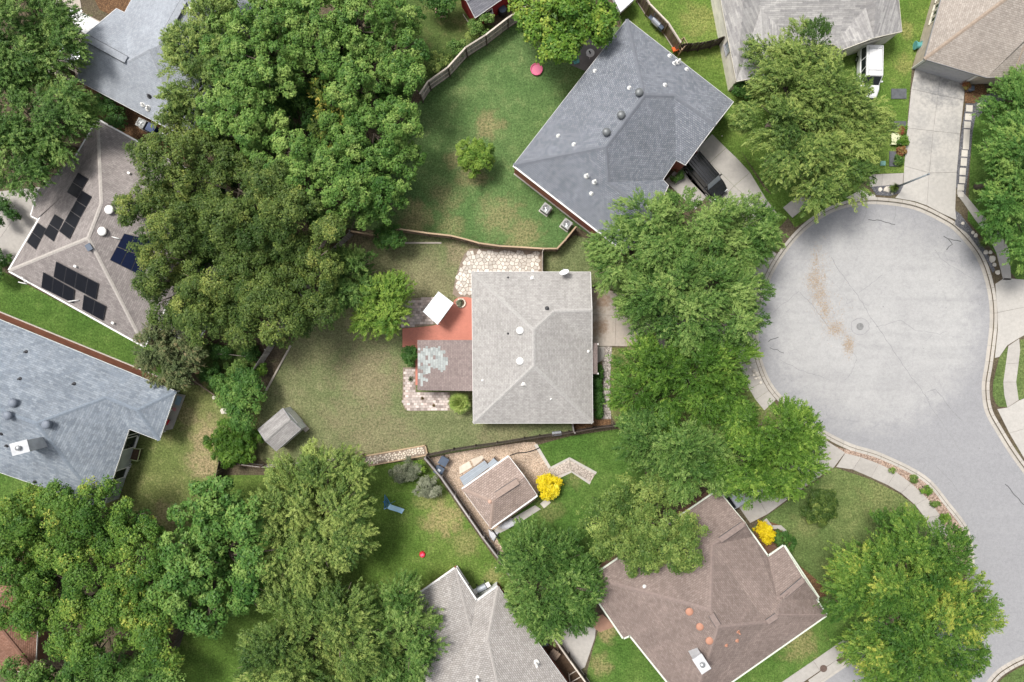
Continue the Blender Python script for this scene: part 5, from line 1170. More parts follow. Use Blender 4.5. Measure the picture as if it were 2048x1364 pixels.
# ------------------------------------------------------------------ fences
plank_meshes = {k: box_mesh('plank', k) for k in ('wood_grey', 'wood_dark', 'wood_brown', 'wood_tan', 'wood_pale')}
def fence(name, label, top, h, mat, side=1, rails=(.35, 1.5), pw=.14, postmat=None, group=None, cap=False, posts=True, gap=.012, railmat=None):
    """top: pixel points along the top edge, seen at height h; side: on which side the rails sit"""
    W = [P(x, y, h) for x, y in top]; W = [Vector((v.x, v.y, 0)) for v in W]
    t = thing(name, label, 'fence', W[len(W) // 2], group)
    acc = 0.0
    for i in range(len(W) - 1):
        a, c = W[i], W[i + 1]; L = (c - a).length
        if L < .05: continue
        d = (c - a) / L; n = Vector((-d.y, d.x, 0)) * side; rz = math.atan2(d.y, d.x)
        k = max(1, round(L / pw)); w = L / k
        for j in range(k):
            q = a + d * (w * (j + .5)) + n * random.uniform(-.004, .004)
            piece('plank', plank_meshes[mat], t, (q.x, q.y, 0.02), (random.uniform(-.012, .012), random.uniform(-.008, .008), rz), (w - gap, .022, h - .02 + random.uniform(-.025, .012)))
        for z in rails:
            if z > h: continue
            q = (a + c) / 2 + n * .045; m = MB(); m.box((q.x, q.y, z), (L, .045, .09), rz); m.build('rail', railmat or mat, t)
        if cap: q = (a + c) / 2; m = MB(); m.box((q.x, q.y, h + .03), (L + .02, .14, .035), rz); m.build('cap_rail', railmat or mat, t)
        if posts:
            np_ = max(1, round(L / 2.5))
            for j in range(np_ + (1 if i == len(W) - 2 else 0)):
                q = a + d * (L * j / np_) + n * .09; m = MB(); m.box((q.x, q.y, (h + .04) / 2), (.1, .1, h + .04), rz); m.build('post', postmat or mat, t)
    return t
fence('fence', 'weathered grey picket fence with rails curving along the north lawn', [(839, 188), (856, 163), (895, 135), (931, 95), (971, 70), (1015, 36), (1055, 10)], 2.2, 'wood_grey', -1, (.4, 1.25, 2.05), postmat='wood_dark', railmat='wood_pale', cap=True)
fence('fence', 'brown plank fence with pale rails beside the bright green side yard', [(1282, -20), (1300, 8), (1337, 46), (1362, 85)], 2.2, 'wood_brown', -1, (.12, 2.05), cap=True, railmat='wood_pale')
fence('fence', 'dark brown curved fence reaching the cream wall', [(1364, 87), (1385, 86), (1405, 84), (1430, 79), (1448, 72)], 1.9, 'wood_dark', -1, (.4, 1.5))
fence('fence', 'thin pale-topped fence curving between the central and north lawns', [(702, 462), (745, 470), (798, 458), (855, 466), (901, 471), (930, 478), (958, 486), (1000, 492), (1040, 494), (1085, 497), (1114, 497), (1130, 480), (1152, 453)], 1.7, 'wood_brown', -1, (.3, 1.4), cap=True, railmat='wood_tan')
fence('fence', 'short fence joining the north fence to the light grey house', [(1085, 499), (1085, 546)], 1.7, 'wood_pale', 1, (.3, 1.4))
fence('fence', 'dark slatted fence along the south side of the central lawn', [(853, 913), (906, 902), (950, 895), (994, 889), (1049, 880), (1080, 875), (1140, 867), (1190, 858), (1232, 853)], 1.5, 'wood_dark', 1, (.2, 1.35), gap=.05)
fence('fence', 'short gate fence beside the south eave of the light grey house', [(1145, 843), (1148, 866)], 1.6, 'wood_grey', 1, (.3, 1.4))
fence('fence', 'long dark fence running diagonally past the garden house', [(849, 916), (882, 955), (908, 992), (937, 1034), (966, 1076), (994, 1113), (1019, 1151)], 1.8, 'wood_dark', 1, (.3, 1.5), cap=True, railmat='wood_grey', postmat='wood_grey')
fence('fence', 'grey fence between the bottom house and the brown house', [(1070, 1222), (1104, 1271), (1140, 1322), (1172, 1366), (1200, 1404)], 1.8, 'wood_dark', 1, (.3, 1.6), cap=True, railmat='wood_pale')
fence('fence', 'weathered grey fence under the oaks west of the central lawn', [(497, 752), (531, 700), (552, 664), (600, 585), (655, 505), (700, 462)], 1.8, 'wood_grey', 1, (.4, 1.5))
fence('fence', 'dark fence by the round dark bush on the west side', [(437, 923), (428, 970), (405, 1062), (378, 1170), (354, 1270), (336, 1325), (322, 1390)], 1.8, 'wood_dark', -1, (.4, 1.5), railmat='wood_grey')
fence('fence', 'grey fence half hidden under the feathery elm by the stone bed', [(437, 925), (520, 936), (620, 929), (722, 914)], 1.5, 'wood_brown', 1, (.3, 1.3), railmat='wood_grey')
m = MB(); a, c = P(529, 788), P(582, 691); d = (c - a).normalized(); m.box(((a.x + c.x) / 2, (a.y + c.y) / 2, .09), ((c - a).length, .16, .18), math.atan2(d.y, d.x)); tag(m.build('timber_edging', 'wood_pale'), 'pale timber edging along the west side of the central lawn', 'edging')
m = MB(); a, c = P(808, 486), P(883, 486); m.box(((a.x + c.x) / 2, a.y, .07), ((c - a).length, .16, .14), 0); tag(m.build('timber_edging', 'wood_pale'), 'straight grey timber lying in the shade by the north fence', 'edging')
m = MB(); m.tube([P(375, 753, .4), P(400, 770, .42), P(428, 790, .4)], .07, 8); tag(m.build('log', 'wood_brown'), 'thin log lying beside the overgrown corner', 'log')
m = MB(); m.tube([P(408, 709, .9), P(450, 708, .85), P(492, 713, .9)], .035, 8)
for x, y in ((410, 709), (490, 713)): m.tube([P(x, y, 0), P(x, y, .9)], .04, 6)
tag(m.build('rail_bar', 'bark_grey'), 'pale bar on two posts over the overgrown corner', 'rail')
# raised stone bed
t = thing('raised_bed', 'timber-edged bed of pale stones at the south end of the central lawn', 'garden bed', P(790, 910))
bd = [(722, 913), (851, 890), (856, 909), (738, 931)]
for i in range(4):
    a, c = P(*bd[i]), P(*bd[(i + 1) % 4]); d = c - a; m = MB(); m.box(((a.x + c.x) / 2, (a.y + c.y) / 2, .16), (d.length + .1, .1, .32), math.atan2(d.y, d.x)); m.build('board', 'wood_tan', t)
m = MB(); m.prism(inset_poly(PP(bd), .05), 0, .2); m.build('soil', 'sand_joint', t)
sd = []; gh = []
for gy in range(-2, 9):
    for gx in range(-2, 29):
        x, y = 722 + gx * 5.4 + random.uniform(-2, 2) + (gy % 2) * 2.5, 912 + gy * 4.6 - gx * .95 + random.uniform(-1.6, 1.6)
        (sd if in_poly(*P2(x, y), inset_poly(PP(bd), .16)) else gh).append(P2(x, y))
for s, cell in voronoi_cells(sd, gh, .02):
    if len(cell) > 2 and max(math.hypot(k[0] - s[0], k[1] - s[1]) for k in cell) < .6: m = MB(); m.prism(cell, .1, .24 + random.uniform(0, .05), .02); m.build('stone', 'limestone', t)

# ------------------------------------------------------------------ vehicles
def ring(x, hw, z0, z1, ch=.12, tw=None):
    tw = hw if tw is None else tw
    return [(x, -hw + ch * .6, z0), (x, hw - ch * .6, z0), (x, hw, z0 + ch), (x, hw, (z0 + z1) / 2), (x, tw, z1 - ch * .7), (x, tw - ch, z1), (x, -tw + ch, z1), (x, -tw, z1 - ch * .7), (x, -hw, (z0 + z1) / 2), (x, -hw, z0 + ch)]
def loft(rings):
    n = len(rings[0]); V = [v for r in rings for v in r]; F = [tuple(range(n))[::-1], tuple(range((len(rings) - 1) * n, len(rings) * n))]
    for i in range(len(rings) - 1):
        for k in range(n): F.append((i * n + k, i * n + (k + 1) % n, (i + 1) * n + (k + 1) % n, (i + 1) * n + k))
    m = MB(); m.add(V, [f[::-1] for f in F]); return m
def car(name, label, cat, px, py, ang, L, Wd, belt, roofz, cab, paint, rack=False, ribs=False, glass='glass_dark', front_glass=None):
    """cab: x of rear belt, rear roof, front roof, windscreen foot (front is +x)"""
    o = P(px, py); t = thing(name, label, cat, (o.x, o.y, 0)); hw = Wd / 2
    def put(m, nm, mat, par=t, smooth=False): m.rot((o.x, o.y, 0), ang); return m.build(nm, mat, par, smooth)
    f, r = L / 2, -L / 2
    put(loft([ring(r, hw * .86, .42, belt - .12), ring(r + .12, hw * .96, .32, belt - .02), ring(r + .6, hw, .26, belt), ring(cab[3] - .1, hw, .26, belt), ring(cab[3] + .4, hw * .985, .26, belt - .04), ring(f - .5, hw * .95, .28, belt - .12), ring(f - .12, hw * .88, .34, belt - .25), ring(f, hw * .74, .42, belt - .36)]), 'body', paint)
    tw = hw - .17
    b4 = [(cab[0], -hw + .06, belt - .05), (cab[3], -hw + .06, belt - .05), (cab[3], hw - .06, belt - .05), (cab[0], hw - .06, belt - .05)]
    t4 = [(cab[1], -tw, roofz), (cab[2], -tw, roofz), (cab[2], tw, roofz), (cab[1], tw, roofz)]
    m = MB(); m.add(b4 + t4, [(0, 1, 5, 4), (1, 2, 6, 5), (2, 3, 7, 6), (3, 0, 4, 7), (4, 5, 6, 7)]); put(m, 'cabin', paint)
    # roof skin, crowned
    V = []; F = []
    for i in range(7):
        u = i / 6; x = cab[1] + (cab[2] - cab[1]) * u
        for j in range(7): v = j / 6 * 2 - 1; V.append((x, tw * v, roofz + .012 + .05 * (1 - v * v) * (1 - (2 * u - 1) ** 4 * .6)))
    for i in range(6):
        for j in range(6): F.append((i * 7 + j, (i + 1) * 7 + j, (i + 1) * 7 + j + 1, i * 7 + j + 1))
    m = MB(); m.add(V, F); put(m, 'roof', paint, t, True)
    def q4(a, b_, c, d, u0, u1, v0, v1, off):
        a, b_, c, d = map(Vector, (a, b_, c, d)); n = (b_ - a).cross(d - a).normalized() * off
        g = lambda u, v: a.lerp(b_, u).lerp(d.lerp(c, u), v) + n
        m = MB(); m.add([g(u0, v0), g(u1, v0), g(u1, v1), g(u0, v1)], [(0, 1, 2, 3)]); return m
    put(q4(b4[1], b4[2], t4[2], t4[1], .05, .95, .06, .93, .012), 'windscreen', front_glass or glass)
    put(q4(b4[3], b4[0], t4[0], t4[3], .08, .92, .12, .9, .012), 'rear_window', glass)
    for k, (a, b_, c, d) in enumerate(((b4[0], b4[1], t4[1], t4[0]), (b4[2], b4[3], t4[3], t4[2]))):
        for u0, u1 in ((.05, .35), (.38, .66), (.69, .94)): put(q4(a, b_, c, d, u0, u1, .14, .88, .012), 'side_window', glass)
    for sx in (r + L * .19, f - L * .19):
        for sy in (-1, 1):
            m = MB(); prof = [(.2, -.11), (.33, -.11), (.35, -.06), (.35, .06), (.33, .11), (.2, .11)]
            n = 18; V = []; F = []
            for rr, yy in prof:
                for k in range(n): a = 2 * math.pi * k / n; V.append((sx + rr * math.cos(a), sy * (hw - .10) + yy, .35 + rr * math.sin(a)))
            for i in range(len(prof) - 1):
                for k in range(n): F.append((i * n + k, i * n + (k + 1) % n, (i + 1) * n + (k + 1) % n, (i + 1) * n + k))
            F += [tuple(range(n)), tuple(range((len(prof) - 1) * n, len(prof) * n))]
            m.add(V, F); w = put(m, 'wheel', 'rubber')
            m = MB(); m.tube([(sx, sy * (hw - .10) - .09, .35), (sx, sy * (hw - .10) + .125 * 1, .35)] if sy > 0 else [(sx, sy * (hw - .10) - .125, .35), (sx, sy * (hw - .10) + .09, .35)], .2, 14); put(m, 'rim', 'steel', w)
    for sy in (-1, 1):
        m = MB(); m.box((f - .1, sy * hw * .66, belt - .38), (.2, .34, .14)); put(m, 'headlight', 'light_clear')
        m = MB(); m.box((r + .06, sy * hw * .76, belt - .2), (.12, .22, .3)); put(m, 'tail_light', 'light_red')
        m = MB(); m.box((cab[3] - .35, sy * (hw + .1), belt + .08), (.14, .2, .14)); put(m, 'wing_mirror', paint)
        if rack:
            m = MB(); m.tube([(cab[1] + .15, sy * tw * .8, roofz + .04), (cab[1] + .2, sy * tw * .8, roofz + .12), (cab[2] - .2, sy * tw * .8, roofz + .12), (cab[2] - .15, sy * tw * .8, roofz + .04)], .022, 6); put(m, 'roof_rail', 'steel')
    if rack:
        for x in (cab[1] + .35, cab[2] - .5): m = MB(); m.tube([(x, -tw * .8, roofz + .13), (x, tw * .8, roofz + .13)], .02, 6); put(m, 'cross_bar', 'trim_grey')
    if ribs:
        for k in range(5): y = (k - 2) * tw * .38; m = MB(); m.box(((cab[1] + cab[2]) / 2, y, roofz + .06), (cab[2] - cab[1] - .3, .06, .03)); put(m, 'roof_rib', 'black_plastic')
    for x, nm in ((r - .02, 'rear_bumper'), (f + .01, 'front_bumper')):
        m = MB(); m.box((x, 0, .48), (.12, Wd * .86, .2)); put(m, nm, 'black_plastic')
    return t
car('sport_utility_vehicle', 'black sport utility vehicle with a ribbed roof parked in the driveway by a round bush', 'car', 1406, 356, math.atan2(-.76, .65), 4.9, 1.94, 1.12, 1.82, (-2.35, -2.2, .75, 1.25), 'car_black', ribs=True, front_glass='glass_painted_sky')
car('van', 'white van with a roof rack parked beside the bright green lawn', 'van', 1729, 152, R(-91), 4.9, 1.95, 1.1, 1.95, (-2.4, -2.25, .7, 1.35), 'car_white', rack=True)
car('van', 'white van partly hidden by the corner of the pale blue-grey roof', 'van', 186, 62, R(152), 4.8, 1.9, 1.05, 1.85, (-2.3, -2.1, .8, 1.4), 'car_white')
car('car', 'white car under the trees west of the pale blue-grey roof', 'car', 160, 118, R(150), 4.5, 1.8, .95, 1.45, (-1.7, -1.0, .5, 1.2), 'car_silver')
car('car', 'pale car glimpsed under the elm on the brown house driveway', 'car', 1474, 985, R(35), 4.5, 1.8, .95, 1.45, (-1.7, -1.0, .5, 1.2), 'car_silver')

# ------------------------------------------------------------------ garden and street things
def ac_unit(px, py, rz, label, mat='unit_grey', s=.82, h=.85):
    o = P(px, py); t = thing('air_conditioner', label, 'air conditioner', (o.x, o.y, 0), 'air conditioning units')
    def put(m, nm, mt, par=t): m.rot((o.x, o.y, 0), rz); return m.build(nm, mt, par)
    m = MB(); m.box((0, 0, .04), (s + .2, s + .2, .08)); put(m, 'pad', 'concrete')
    m = MB(); m.box((0, 0, .08 + h / 2), (s * .96, s * .96, h)); put(m, 'coil_case', 'vent_dark')
    m = MB()
    for k in range(9):
        u = (k - 4) * s / 9
        for a, c in ((u, s * .49), (u, -s * .49)): m.box((a, c, .08 + h / 2), (.03, .02, h)); m.box((c, a, .08 + h / 2), (.02, .03, h))
    put(m, 'grille', mat)
    m = MB(); r0 = s * .40; n = 24
    V = [(s * .52 * max(-1, min(1, 1.42 * math.cos(2 * math.pi * k / n))), s * .52 * max(-1, min(1, 1.42 * math.sin(2 * math.pi * k / n))), .08 + h + .05) for k in range(n)] + [(r0 * math.cos(2 * math.pi * k / n), r0 * math.sin(2 * math.pi * k / n), .08 + h + .06) for k in range(n)]
    V += [(x, y, z - .08) for x, y, z in V]
    F = [(k, (k + 1) % n, n + (k + 1) % n, n + k) for k in range(n)] + [(2 * n + k, 2 * n + (k + 1) % n, (k + 1) % n, k) for k in range(n)]
    m.add(V, F); put(m, 'top_panel', mat)
    m = MB()
    for k in range(4): a = k * math.pi / 2 + .4; m.box((math.cos(a) * r0 * .5, math.sin(a) * r0 * .5, .08 + h + .01), (r0 * .9, .16, .012), a, rx=.35)
    put(m, 'fan', 'steel')
    m = MB(); m.lathe((0, 0, .08 + h + .02), [(.09, 0), (.08, .05), (.02, .06)], 12); put(m, 'hub', 'steel')
ac_unit(1091, 420, R(-36), 'grey air conditioner by the red brick wall, farther from the fence corner')
ac_unit(1132, 451, R(-36), 'grey air conditioner by the red brick wall, at the fence corner')
ac_unit(292, 252, R(-28), 'pale air conditioner beside the blue bin under the blue-grey eave')
ac_unit(335, 272, R(-28), 'dark grey air conditioner nearest the trees under the blue-grey eave', 'trim_grey', .75, .7)
def wheelie(px, py, rz, mat, label, h=1.05, lid=True, sticker=False):
    o = P(px, py); t = thing('wheeled_bin', label, 'bin', (o.x, o.y, 0), 'wheeled rubbish bins')
    def put(m, nm, mt, par=t): m.rot((o.x, o.y, 0), rz); return m.build(nm, mt, par)
    m = MB(); b_ = [(-.30, -.30), (.30, -.30), (.30, .30), (-.30, .30)]; tp = [(-.39, -.39), (.39, -.39), (.39, .39), (-.39, .39)]
    m.add([(x, y, .08) for x, y in b_] + [(x, y, h) for x, y in tp], [(3, 2, 1, 0), (4, 5, 6, 7), (0, 1, 5, 4), (1, 2, 6, 5), (2, 3, 7, 6), (3, 0, 4, 7)]); put(m, 'body', mat)
    m = MB(); m.box((0, 0, h + .03), (.86, .84, .06)); m.box((0, .02, h + .07), (.66, .62, .04)); l = put(m, 'lid', mat)
    if sticker: m = MB(); m.box((0, 0, h + .095), (.30, .28, .008)); put(m, 'sticker', 'sticker', l)
    m = MB(); m.tube([(-.25, .42, h - .04), (.25, .42, h - .04)], .02, 6); put(m, 'handle', mat)
    for s in (-1, 1): m = MB(); m.tube([(s * .24 - .03, .33, .13), (s * .24 + .03, .33, .13)], .13, 12); put(m, 'wheel', 'rubber')
wheelie(313, 262, R(-28), 'bin_blue', 'blue recycling bin between two air conditioners')
wheelie(889, 919, R(-30), 'bin_dark', 'dark wheeled bin nearest the slatted fence', 1.0); wheelie(880, 937, R(-30), 'bin_dark', 'dark wheeled bin with a white label on its lid', 1.0, True, True)
# paddling pool
o = P(1073, 140); t = thing('paddling_pool', 'round pink paddling pool on the north lawn', 'paddling pool', (o.x, o.y, 0))
m = MB(); m.lathe((o.x, o.y, 0.01), [(.50, 0), (.58, .05), (.62, .22), (.60, .26), (.55, .24), (.50, .10)], 30); m.build('wall', 'pink_plastic', t, True)
m = MB(); m.lathe((o.x, o.y, .12), [(.53, 0), (.53, .01)], 30); m.build('water', 'pink_water', t)
# round white table and teal chair on the small terrace
o = P(1179, 112); t = thing('patio_table', 'round white patio table with a dark object on it', 'table', (o.x, o.y, 0))
m = MB(); m.lathe((o.x, o.y, .70), [(.40, 0), (.42, .02), (.40, .04), (.1, .045)], 26); m.build('tabletop', 'trim_white', t)
for k in range(4): a = k * math.pi / 2; m = MB(); m.tube([(o.x + .12 * math.cos(a), o.y + .12 * math.sin(a), .7), (o.x + .32 * math.cos(a), o.y + .32 * math.sin(a), 0)], .02, 6); m.build('leg', 'trim_white', t)
m = MB(); m.box((o.x - .05, o.y + .05, .78), (.12, .3, .07), .4); tag(m.build('tool_case', 'black_plastic'), 'small black case lying on the round white table', 'case')
def chair(px, py, rz, mat, label, frame='trim_grey'):
    o = P(px, py); t = thing('garden_chair', label, 'chair', (o.x, o.y, 0))
    def put(m, nm, mt, par=t): m.rot((o.x, o.y, 0), rz); return m.build(nm, mt, par)
    m = MB(); m.box((0, 0, .42), (.55, .5, .05)); put(m, 'seat', mat)
    m = MB(); m.box((0, .27, .72), (.55, .05, .6), rx=-.25); put(m, 'backrest', mat)
    for x in (-.25, .25):
        for y in (-.22, .24): m = MB(); m.tube([(x, y, 0), (x, y, .42)], .018, 6); put(m, 'leg', frame)
        m = MB(); m.box((x * 1.1, 0, .62), (.05, .5, .03)); put(m, 'armrest', mat)
chair(1151, 126, R(20), 'teal', 'teal garden chair under the edge of the yellow-green tree')
chair(1348, 102, R(200), 'orange', 'orange chair by the wooden gate frame')
# gate frame of raw timber
t = thing('timber_gate', 'small tan timber gate frame between the roof and the dark fence', 'gate', P(1358, 100))
g = [P(1349, 96), P(1360, 89), P(1367, 101), P(1356, 112)]
for v in g: m = MB(); m.box((v.x, v.y, .8), (.1, .1, 1.6)); m.build('post', 'wood_tan', t)
for z in (.4, 1.0, 1.55):
    for i in range(4): a, c = g[i], g[(i + 1) % 4]; d = c - a; m = MB(); m.box(((a.x + c.x) / 2, (a.y + c.y) / 2, z), (d.length, .05, .08), math.atan2(d.y, d.x)); m.build('rail', 'wood_tan', t)
def grill(px, py, rz, label, body, lid, side):
    o = P(px, py); t = thing('barbecue_grill', label, 'grill', (o.x, o.y, 0))
    def put(m, nm, mt, par=t, sm=False): m.rot((o.x, o.y, 0), rz); return m.build(nm, mt, par, sm)
    m = MB(); m.box((0, 0, .72), (.95, .55, .26)); put(m, 'firebox', body)
    V = []; F = []; n = 9
    for x in (-.48, .48):
        for k in range(n): a = math.pi * k / (n - 1); V.append((x, .29 * math.cos(a), .85 + .28 * math.sin(a)))
    for k in range(n - 1): F.append((k, k + 1, n + k + 1, n + k))
    F += [tuple(range(n)), tuple(range(2 * n - 1, n - 1, -1))]
    m = MB(); m.add(V, F); l = put(m, 'lid', lid, t)
    m = MB(); m.tube([(-.35, -.36, .98), (.35, -.36, .98)], .02, 6); put(m, 'handle', 'steel', l)
    for s in (-1, 1):
        m = MB(); m.box((s * .7, 0, .84), (.4, .5, .04)); put(m, 'side_shelf', side)
        for y in (-.22, .22): m = MB(); m.tube([(s * .42, y, .0), (s * .42, y, .62)], .025, 6); put(m, 'leg', body)
        m = MB(); m.tube([(s * .45 - .03, .25, .1), (s * .45 + .03, .25, .1)], .1, 12); put(m, 'wheel', 'rubber')
    return t, put
grill(964, 1170, R(28), 'stainless barbecue grill in the notch of the bottom house', 'vent_dark', 'galvanised', 'trim_white')
t, put = grill(1309, 52, R(-45), 'dark steel smoker grill beside the brown plank fence', 'vent_dark', 'galvanised', 'vent_blue')
m = MB(); m.box((.72, 0, .78), (.45, .5, .5)); put(m, 'side_firebox', 'vent_blue'); m = MB(); m.tube([(-.5, .1, .9), (-.5, .1, 1.7)], .06, 8); put(m, 'stack', 'vent_dark')
q = P(948, 1187); m = MB(); m.box((q.x, q.y, .35), (.75, .6, .7), R(-30)); m.box((q.x, q.y, .73), (.82, .66, .06), R(-30)); tag(m.build('storage_box', 'unit_grey'), 'grey storage box beside the stainless grill', 'box')
# slide with a blue ladder frame
t = thing('slide', 'light blue toy slide with a dark blue ladder on the south lawn', 'slide', P(785, 1008))
def tb(p, q, r, nm, mat): m = MB(); m.tube([p, q], r, 8); m.build(nm, mat, t)
A = P(782, 1006); Bm = P(807, 1022)
d = Vector((Bm.x - A.x, Bm.y - A.y, 0)).normalized(); s = Vector((-d.y, d.x, 0))
top = Vector((A.x, A.y, 1.15)); bot = Vector((Bm.x, Bm.y, .12))
V = []
prof = [(0, 1.15), (.12, 1.13), (.35, .86), (.65, .42), (.88, .17), (1.0, .12)]
for u, z in prof:
    c = Vector((A.x, A.y, 0)).lerp(Vector((Bm.x, Bm.y, 0)), u) + Vector((0, 0, z))
    V += [c + s * .26 + Vector((0, 0, .12)), c + s * .22, c - s * .22, c - s * .26 + Vector((0, 0, .12))]
F = [(i * 4 + k, (i + 1) * 4 + k, (i + 1) * 4 + k + 1, i * 4 + k + 1) for i in range(len(prof) - 1) for k in range(3)]
mk('chute', V + [v - Vector((0, 0, .03)) for v in V], F + [tuple(24 + k for k in f[::-1]) for f in F], 'slide_blue', t)
L0 = A - d * .75
for k in (-1, 1):
    tb(L0 + s * .28 * k, top + s * .24 * k + Vector((0, 0, .05)), .03, 'ladder_rail', 'frame_blue'); tb(top + s * .24 * k, top + s * .24 * k + Vector((0, 0, .55)) - d * .1, .025, 'handrail', 'frame_blue')
    tb(top + s * .24 * k - Vector((0, 0, .1)), A + d * .25 + s * .4 * k, .025, 'strut', 'frame_blue')
for k in range(5): u = .15 + k * .18; c = L0.lerp(top, u); tb(c + s * .27, c - s * .27, .025, 'rung', 'frame_blue')
tb(P(769, 1018, .05), P(770, 990, .7), .04, 'swing_bar', 'frame_blue'); tb(P(768, 1018, .06), P(784, 1012, .06), .045, 'base_bar', 'slide_blue')
# red toy
t = thing('toy_box', 'small red plastic toy on the south lawn', 'toy', P(845, 1108))
o = P(845, 1108); m = MB(); m.prism([(o.x + .33 * math.cos(a), o.y + .33 * math.sin(a)) for a in [k * math.pi / 4 + .2 for k in range(8)]], 0, .28, .05); m.build('body', 'toy_red', t); m = MB(); m.box((o.x, o.y, .31), (.3, .22, .08), .5); m.build('seat', 'pink_plastic', t)
# street lamp
o = P(1788, 376); t = thing('street_lamp', 'tall straight grey street lamp post at the top of the cul-de-sac', 'street lamp', (o.x, o.y, 0))
m = MB(); m.lathe((o.x, o.y, 0), [(.22, 0), (.20, .3), (.13, .5), (.12, .55)], 14); m.build('base', 'lamp_pole', t, True)
m = MB(); m.tube([(o.x, o.y, .4), (o.x, o.y, 5.6)], [.105, .075], 14); m.build('pole', 'lamp_pole', t, True)
m = MB(); m.lathe((o.x, o.y, 5.55), [(.09, 0), (.10, .1), (.06, .2), (.02, .24)], 14); m.build('lamp_head', 'galvanised', t, True)
# white square canopy
t = thing('canopy', 'white square canopy over the paver patio', 'canopy', P(876, 616))
cs = [(877, 583), (907, 606), (875, 649.5), (846, 623)]; z = 2.35
W4 = [P(x, y, z) for x, y in cs]; ce = sum(W4, Vector()) / 4 + Vector((0, 0, .14))
V = []; F = []; n = 9
for i in range(n):
    for j in range(n):
        u, v = i / (n - 1), j / (n - 1); q = W4[0].lerp(W4[1], u).lerp(W4[3].lerp(W4[2], u), v); V.append(q + Vector((0, 0, .16 * (1 - (2 * u - 1) ** 2) * (1 - (2 * v - 1) ** 2) + .012 * math.sin(9 * u + 3 * v))))
for i in range(n - 1):
    for j in range(n - 1): F.append((i * n + j, (i + 1) * n + j, (i + 1) * n + j + 1, i * n + j + 1))
mk('cloth', V, F, 'canopy_white', t, True)
for i in range(4):
    a, c = W4[i], W4[(i + 1) % 4]; mk('valance', [a, c, c - Vector((0, 0, .2)), a - Vector((0, 0, .2))], [(0, 1, 2, 3)], 'canopy_white', t)
    q = W4[i] + (ce - W4[i]) * .05; m = MB(); m.box((q.x, q.y, 1.15), (.06, .06, 2.3), .9); m.build('post', 'trim_grey', t)
# stone ring planter on the red patio
o = P(922, 606); t = thing('ring_planter', 'round stone ring planter with dry plants on the red patio', 'planter', (o.x, o.y, .05))
for k in range(12):
    a = k * math.pi / 6; m = MB(); m.box((o.x + .42 * math.cos(a), o.y + .42 * math.sin(a), .14), (.14, .20, .18), a); m.build('stone', 'limestone', t)
m = MB(); m.lathe((o.x, o.y, .05), [(.37, 0), (.36, .1), (.02, .12)], 18); m.build('soil', 'soil', t)
SEED[0] += 1; V_, T_ = crown_arrays([(o.x - .05, o.y, .25, .24)], 'tuft', np.random.default_rng(5), .5, .2, .7, 4.0)
me = quads_mesh('plant', V_ - np.array([o.x, o.y, .05]), T_, 'leaf_silver', 3); ob = bpy.data.objects.new('plant', me); COL.objects.link(ob); ob.parent = t
# octagonal brick-edged bed at the top
o = P(884, 24); t = thing('octagon_bed', 'octagonal terracotta-edged bed round a small tree at the top', 'garden bed', (o.x, o.y, 0))
for k in range(8):
    a = k * math.pi / 4 + .39; q0 = Vector((o.x + .65 * math.cos(a), o.y + .65 * math.sin(a), 0)); q1 = Vector((o.x + .65 * math.cos(a + .785), o.y + .65 * math.sin(a + .785), 0)); d = q1 - q0
    m = MB(); m.box(((q0.x + q1.x) / 2, (q0.y + q1.y) / 2, .12), (d.length, .08, .24), math.atan2(d.y, d.x)); m.build('edging', 'vent_terracotta_pale', t)
m = MB(); m.lathe((o.x, o.y, 0), [(.62, 0), (.6, .1), (.02, .14)], 8); m.build('soil', 'soil', t)
# slatted metal crate by the south fence
o = P(1113, 866); t = thing('slatted_crate', 'pale slatted metal crate on the south side of the light grey house', 'crate', (o.x, o.y, 0))
for k in range(7): m = MB(); m.box((o.x + (k - 3) * .13, o.y + (k - 3) * .015, .46), (.07, .42, .03), .12); m.build('slat', 'galvanised', t)
m = MB(); m.box((o.x, o.y, .22), (.9, .4, .44), .12); m.build('body', 'trim_grey', t)
# deck boxes beside the garden house
def flat_top(name, label, cs, z, mat, cat, planks=4):
    t = thing(name, label, cat, P(sum(c[0] for c in cs) / 4, sum(c[1] for c in cs) / 4))
    W = [P(x, y, z) for x, y in cs]; m = MB(); m.prism(inset_poly([(v.x, v.y) for v in W], .04), 0, z - .04); m.build('base', 'wood_brown', t)
    for k in range(planks):
        u0, u1 = k / planks + .008, (k + 1) / planks - .008; q = [W[0].lerp(W[3], u0), W[1].lerp(W[2], u0), W[1].lerp(W[2], u1), W[0].lerp(W[3], u1)]
        m = MB(); m.prism([(v.x, v.y) for v in q], z - .04, z); m.build('board', mat, t)
flat_top('deck', 'long grey deck beside the garden house roof', [(919, 955), (969, 921), (979, 934), (928, 972)], .55, 'deck_grey', 'deck', 5)
flat_top('deck', 'short grey deck step above the long grey deck', [(973, 930), (989, 914), (998, 925), (982, 938)], .5, 'deck_grey', 'deck', 3)
flat_top('planter_box', 'brown wooden planter box at the north corner of the garden house', [(966, 917), (975, 925), (972, 929), (963, 921)], .5, 'wood_brown', 'planter', 2); flat_top('planter_box', 'brown wooden planter box by the short grey deck step', [(990, 912), (1000, 921), (997, 925), (987, 916)], .5, 'wood_brown', 'planter', 2)
for cs, lab in (([(918, 934), (940, 921), (946, 934), (920, 948)], 'broad pale stone slab behind the long grey deck, nearer the bins'), ([(942, 920), (965, 911), (968, 916), (948, 932)], 'broad pale stone slab behind the long grey deck, nearer the planter')):
    m = MB(); m.prism([(x + random.uniform(-.08, .08), y + random.uniform(-.08, .08)) for x, y in PP(cs)], 0, .12, .03); tag(m.build('stone_slab', 'limestone'), lab, 'stone')
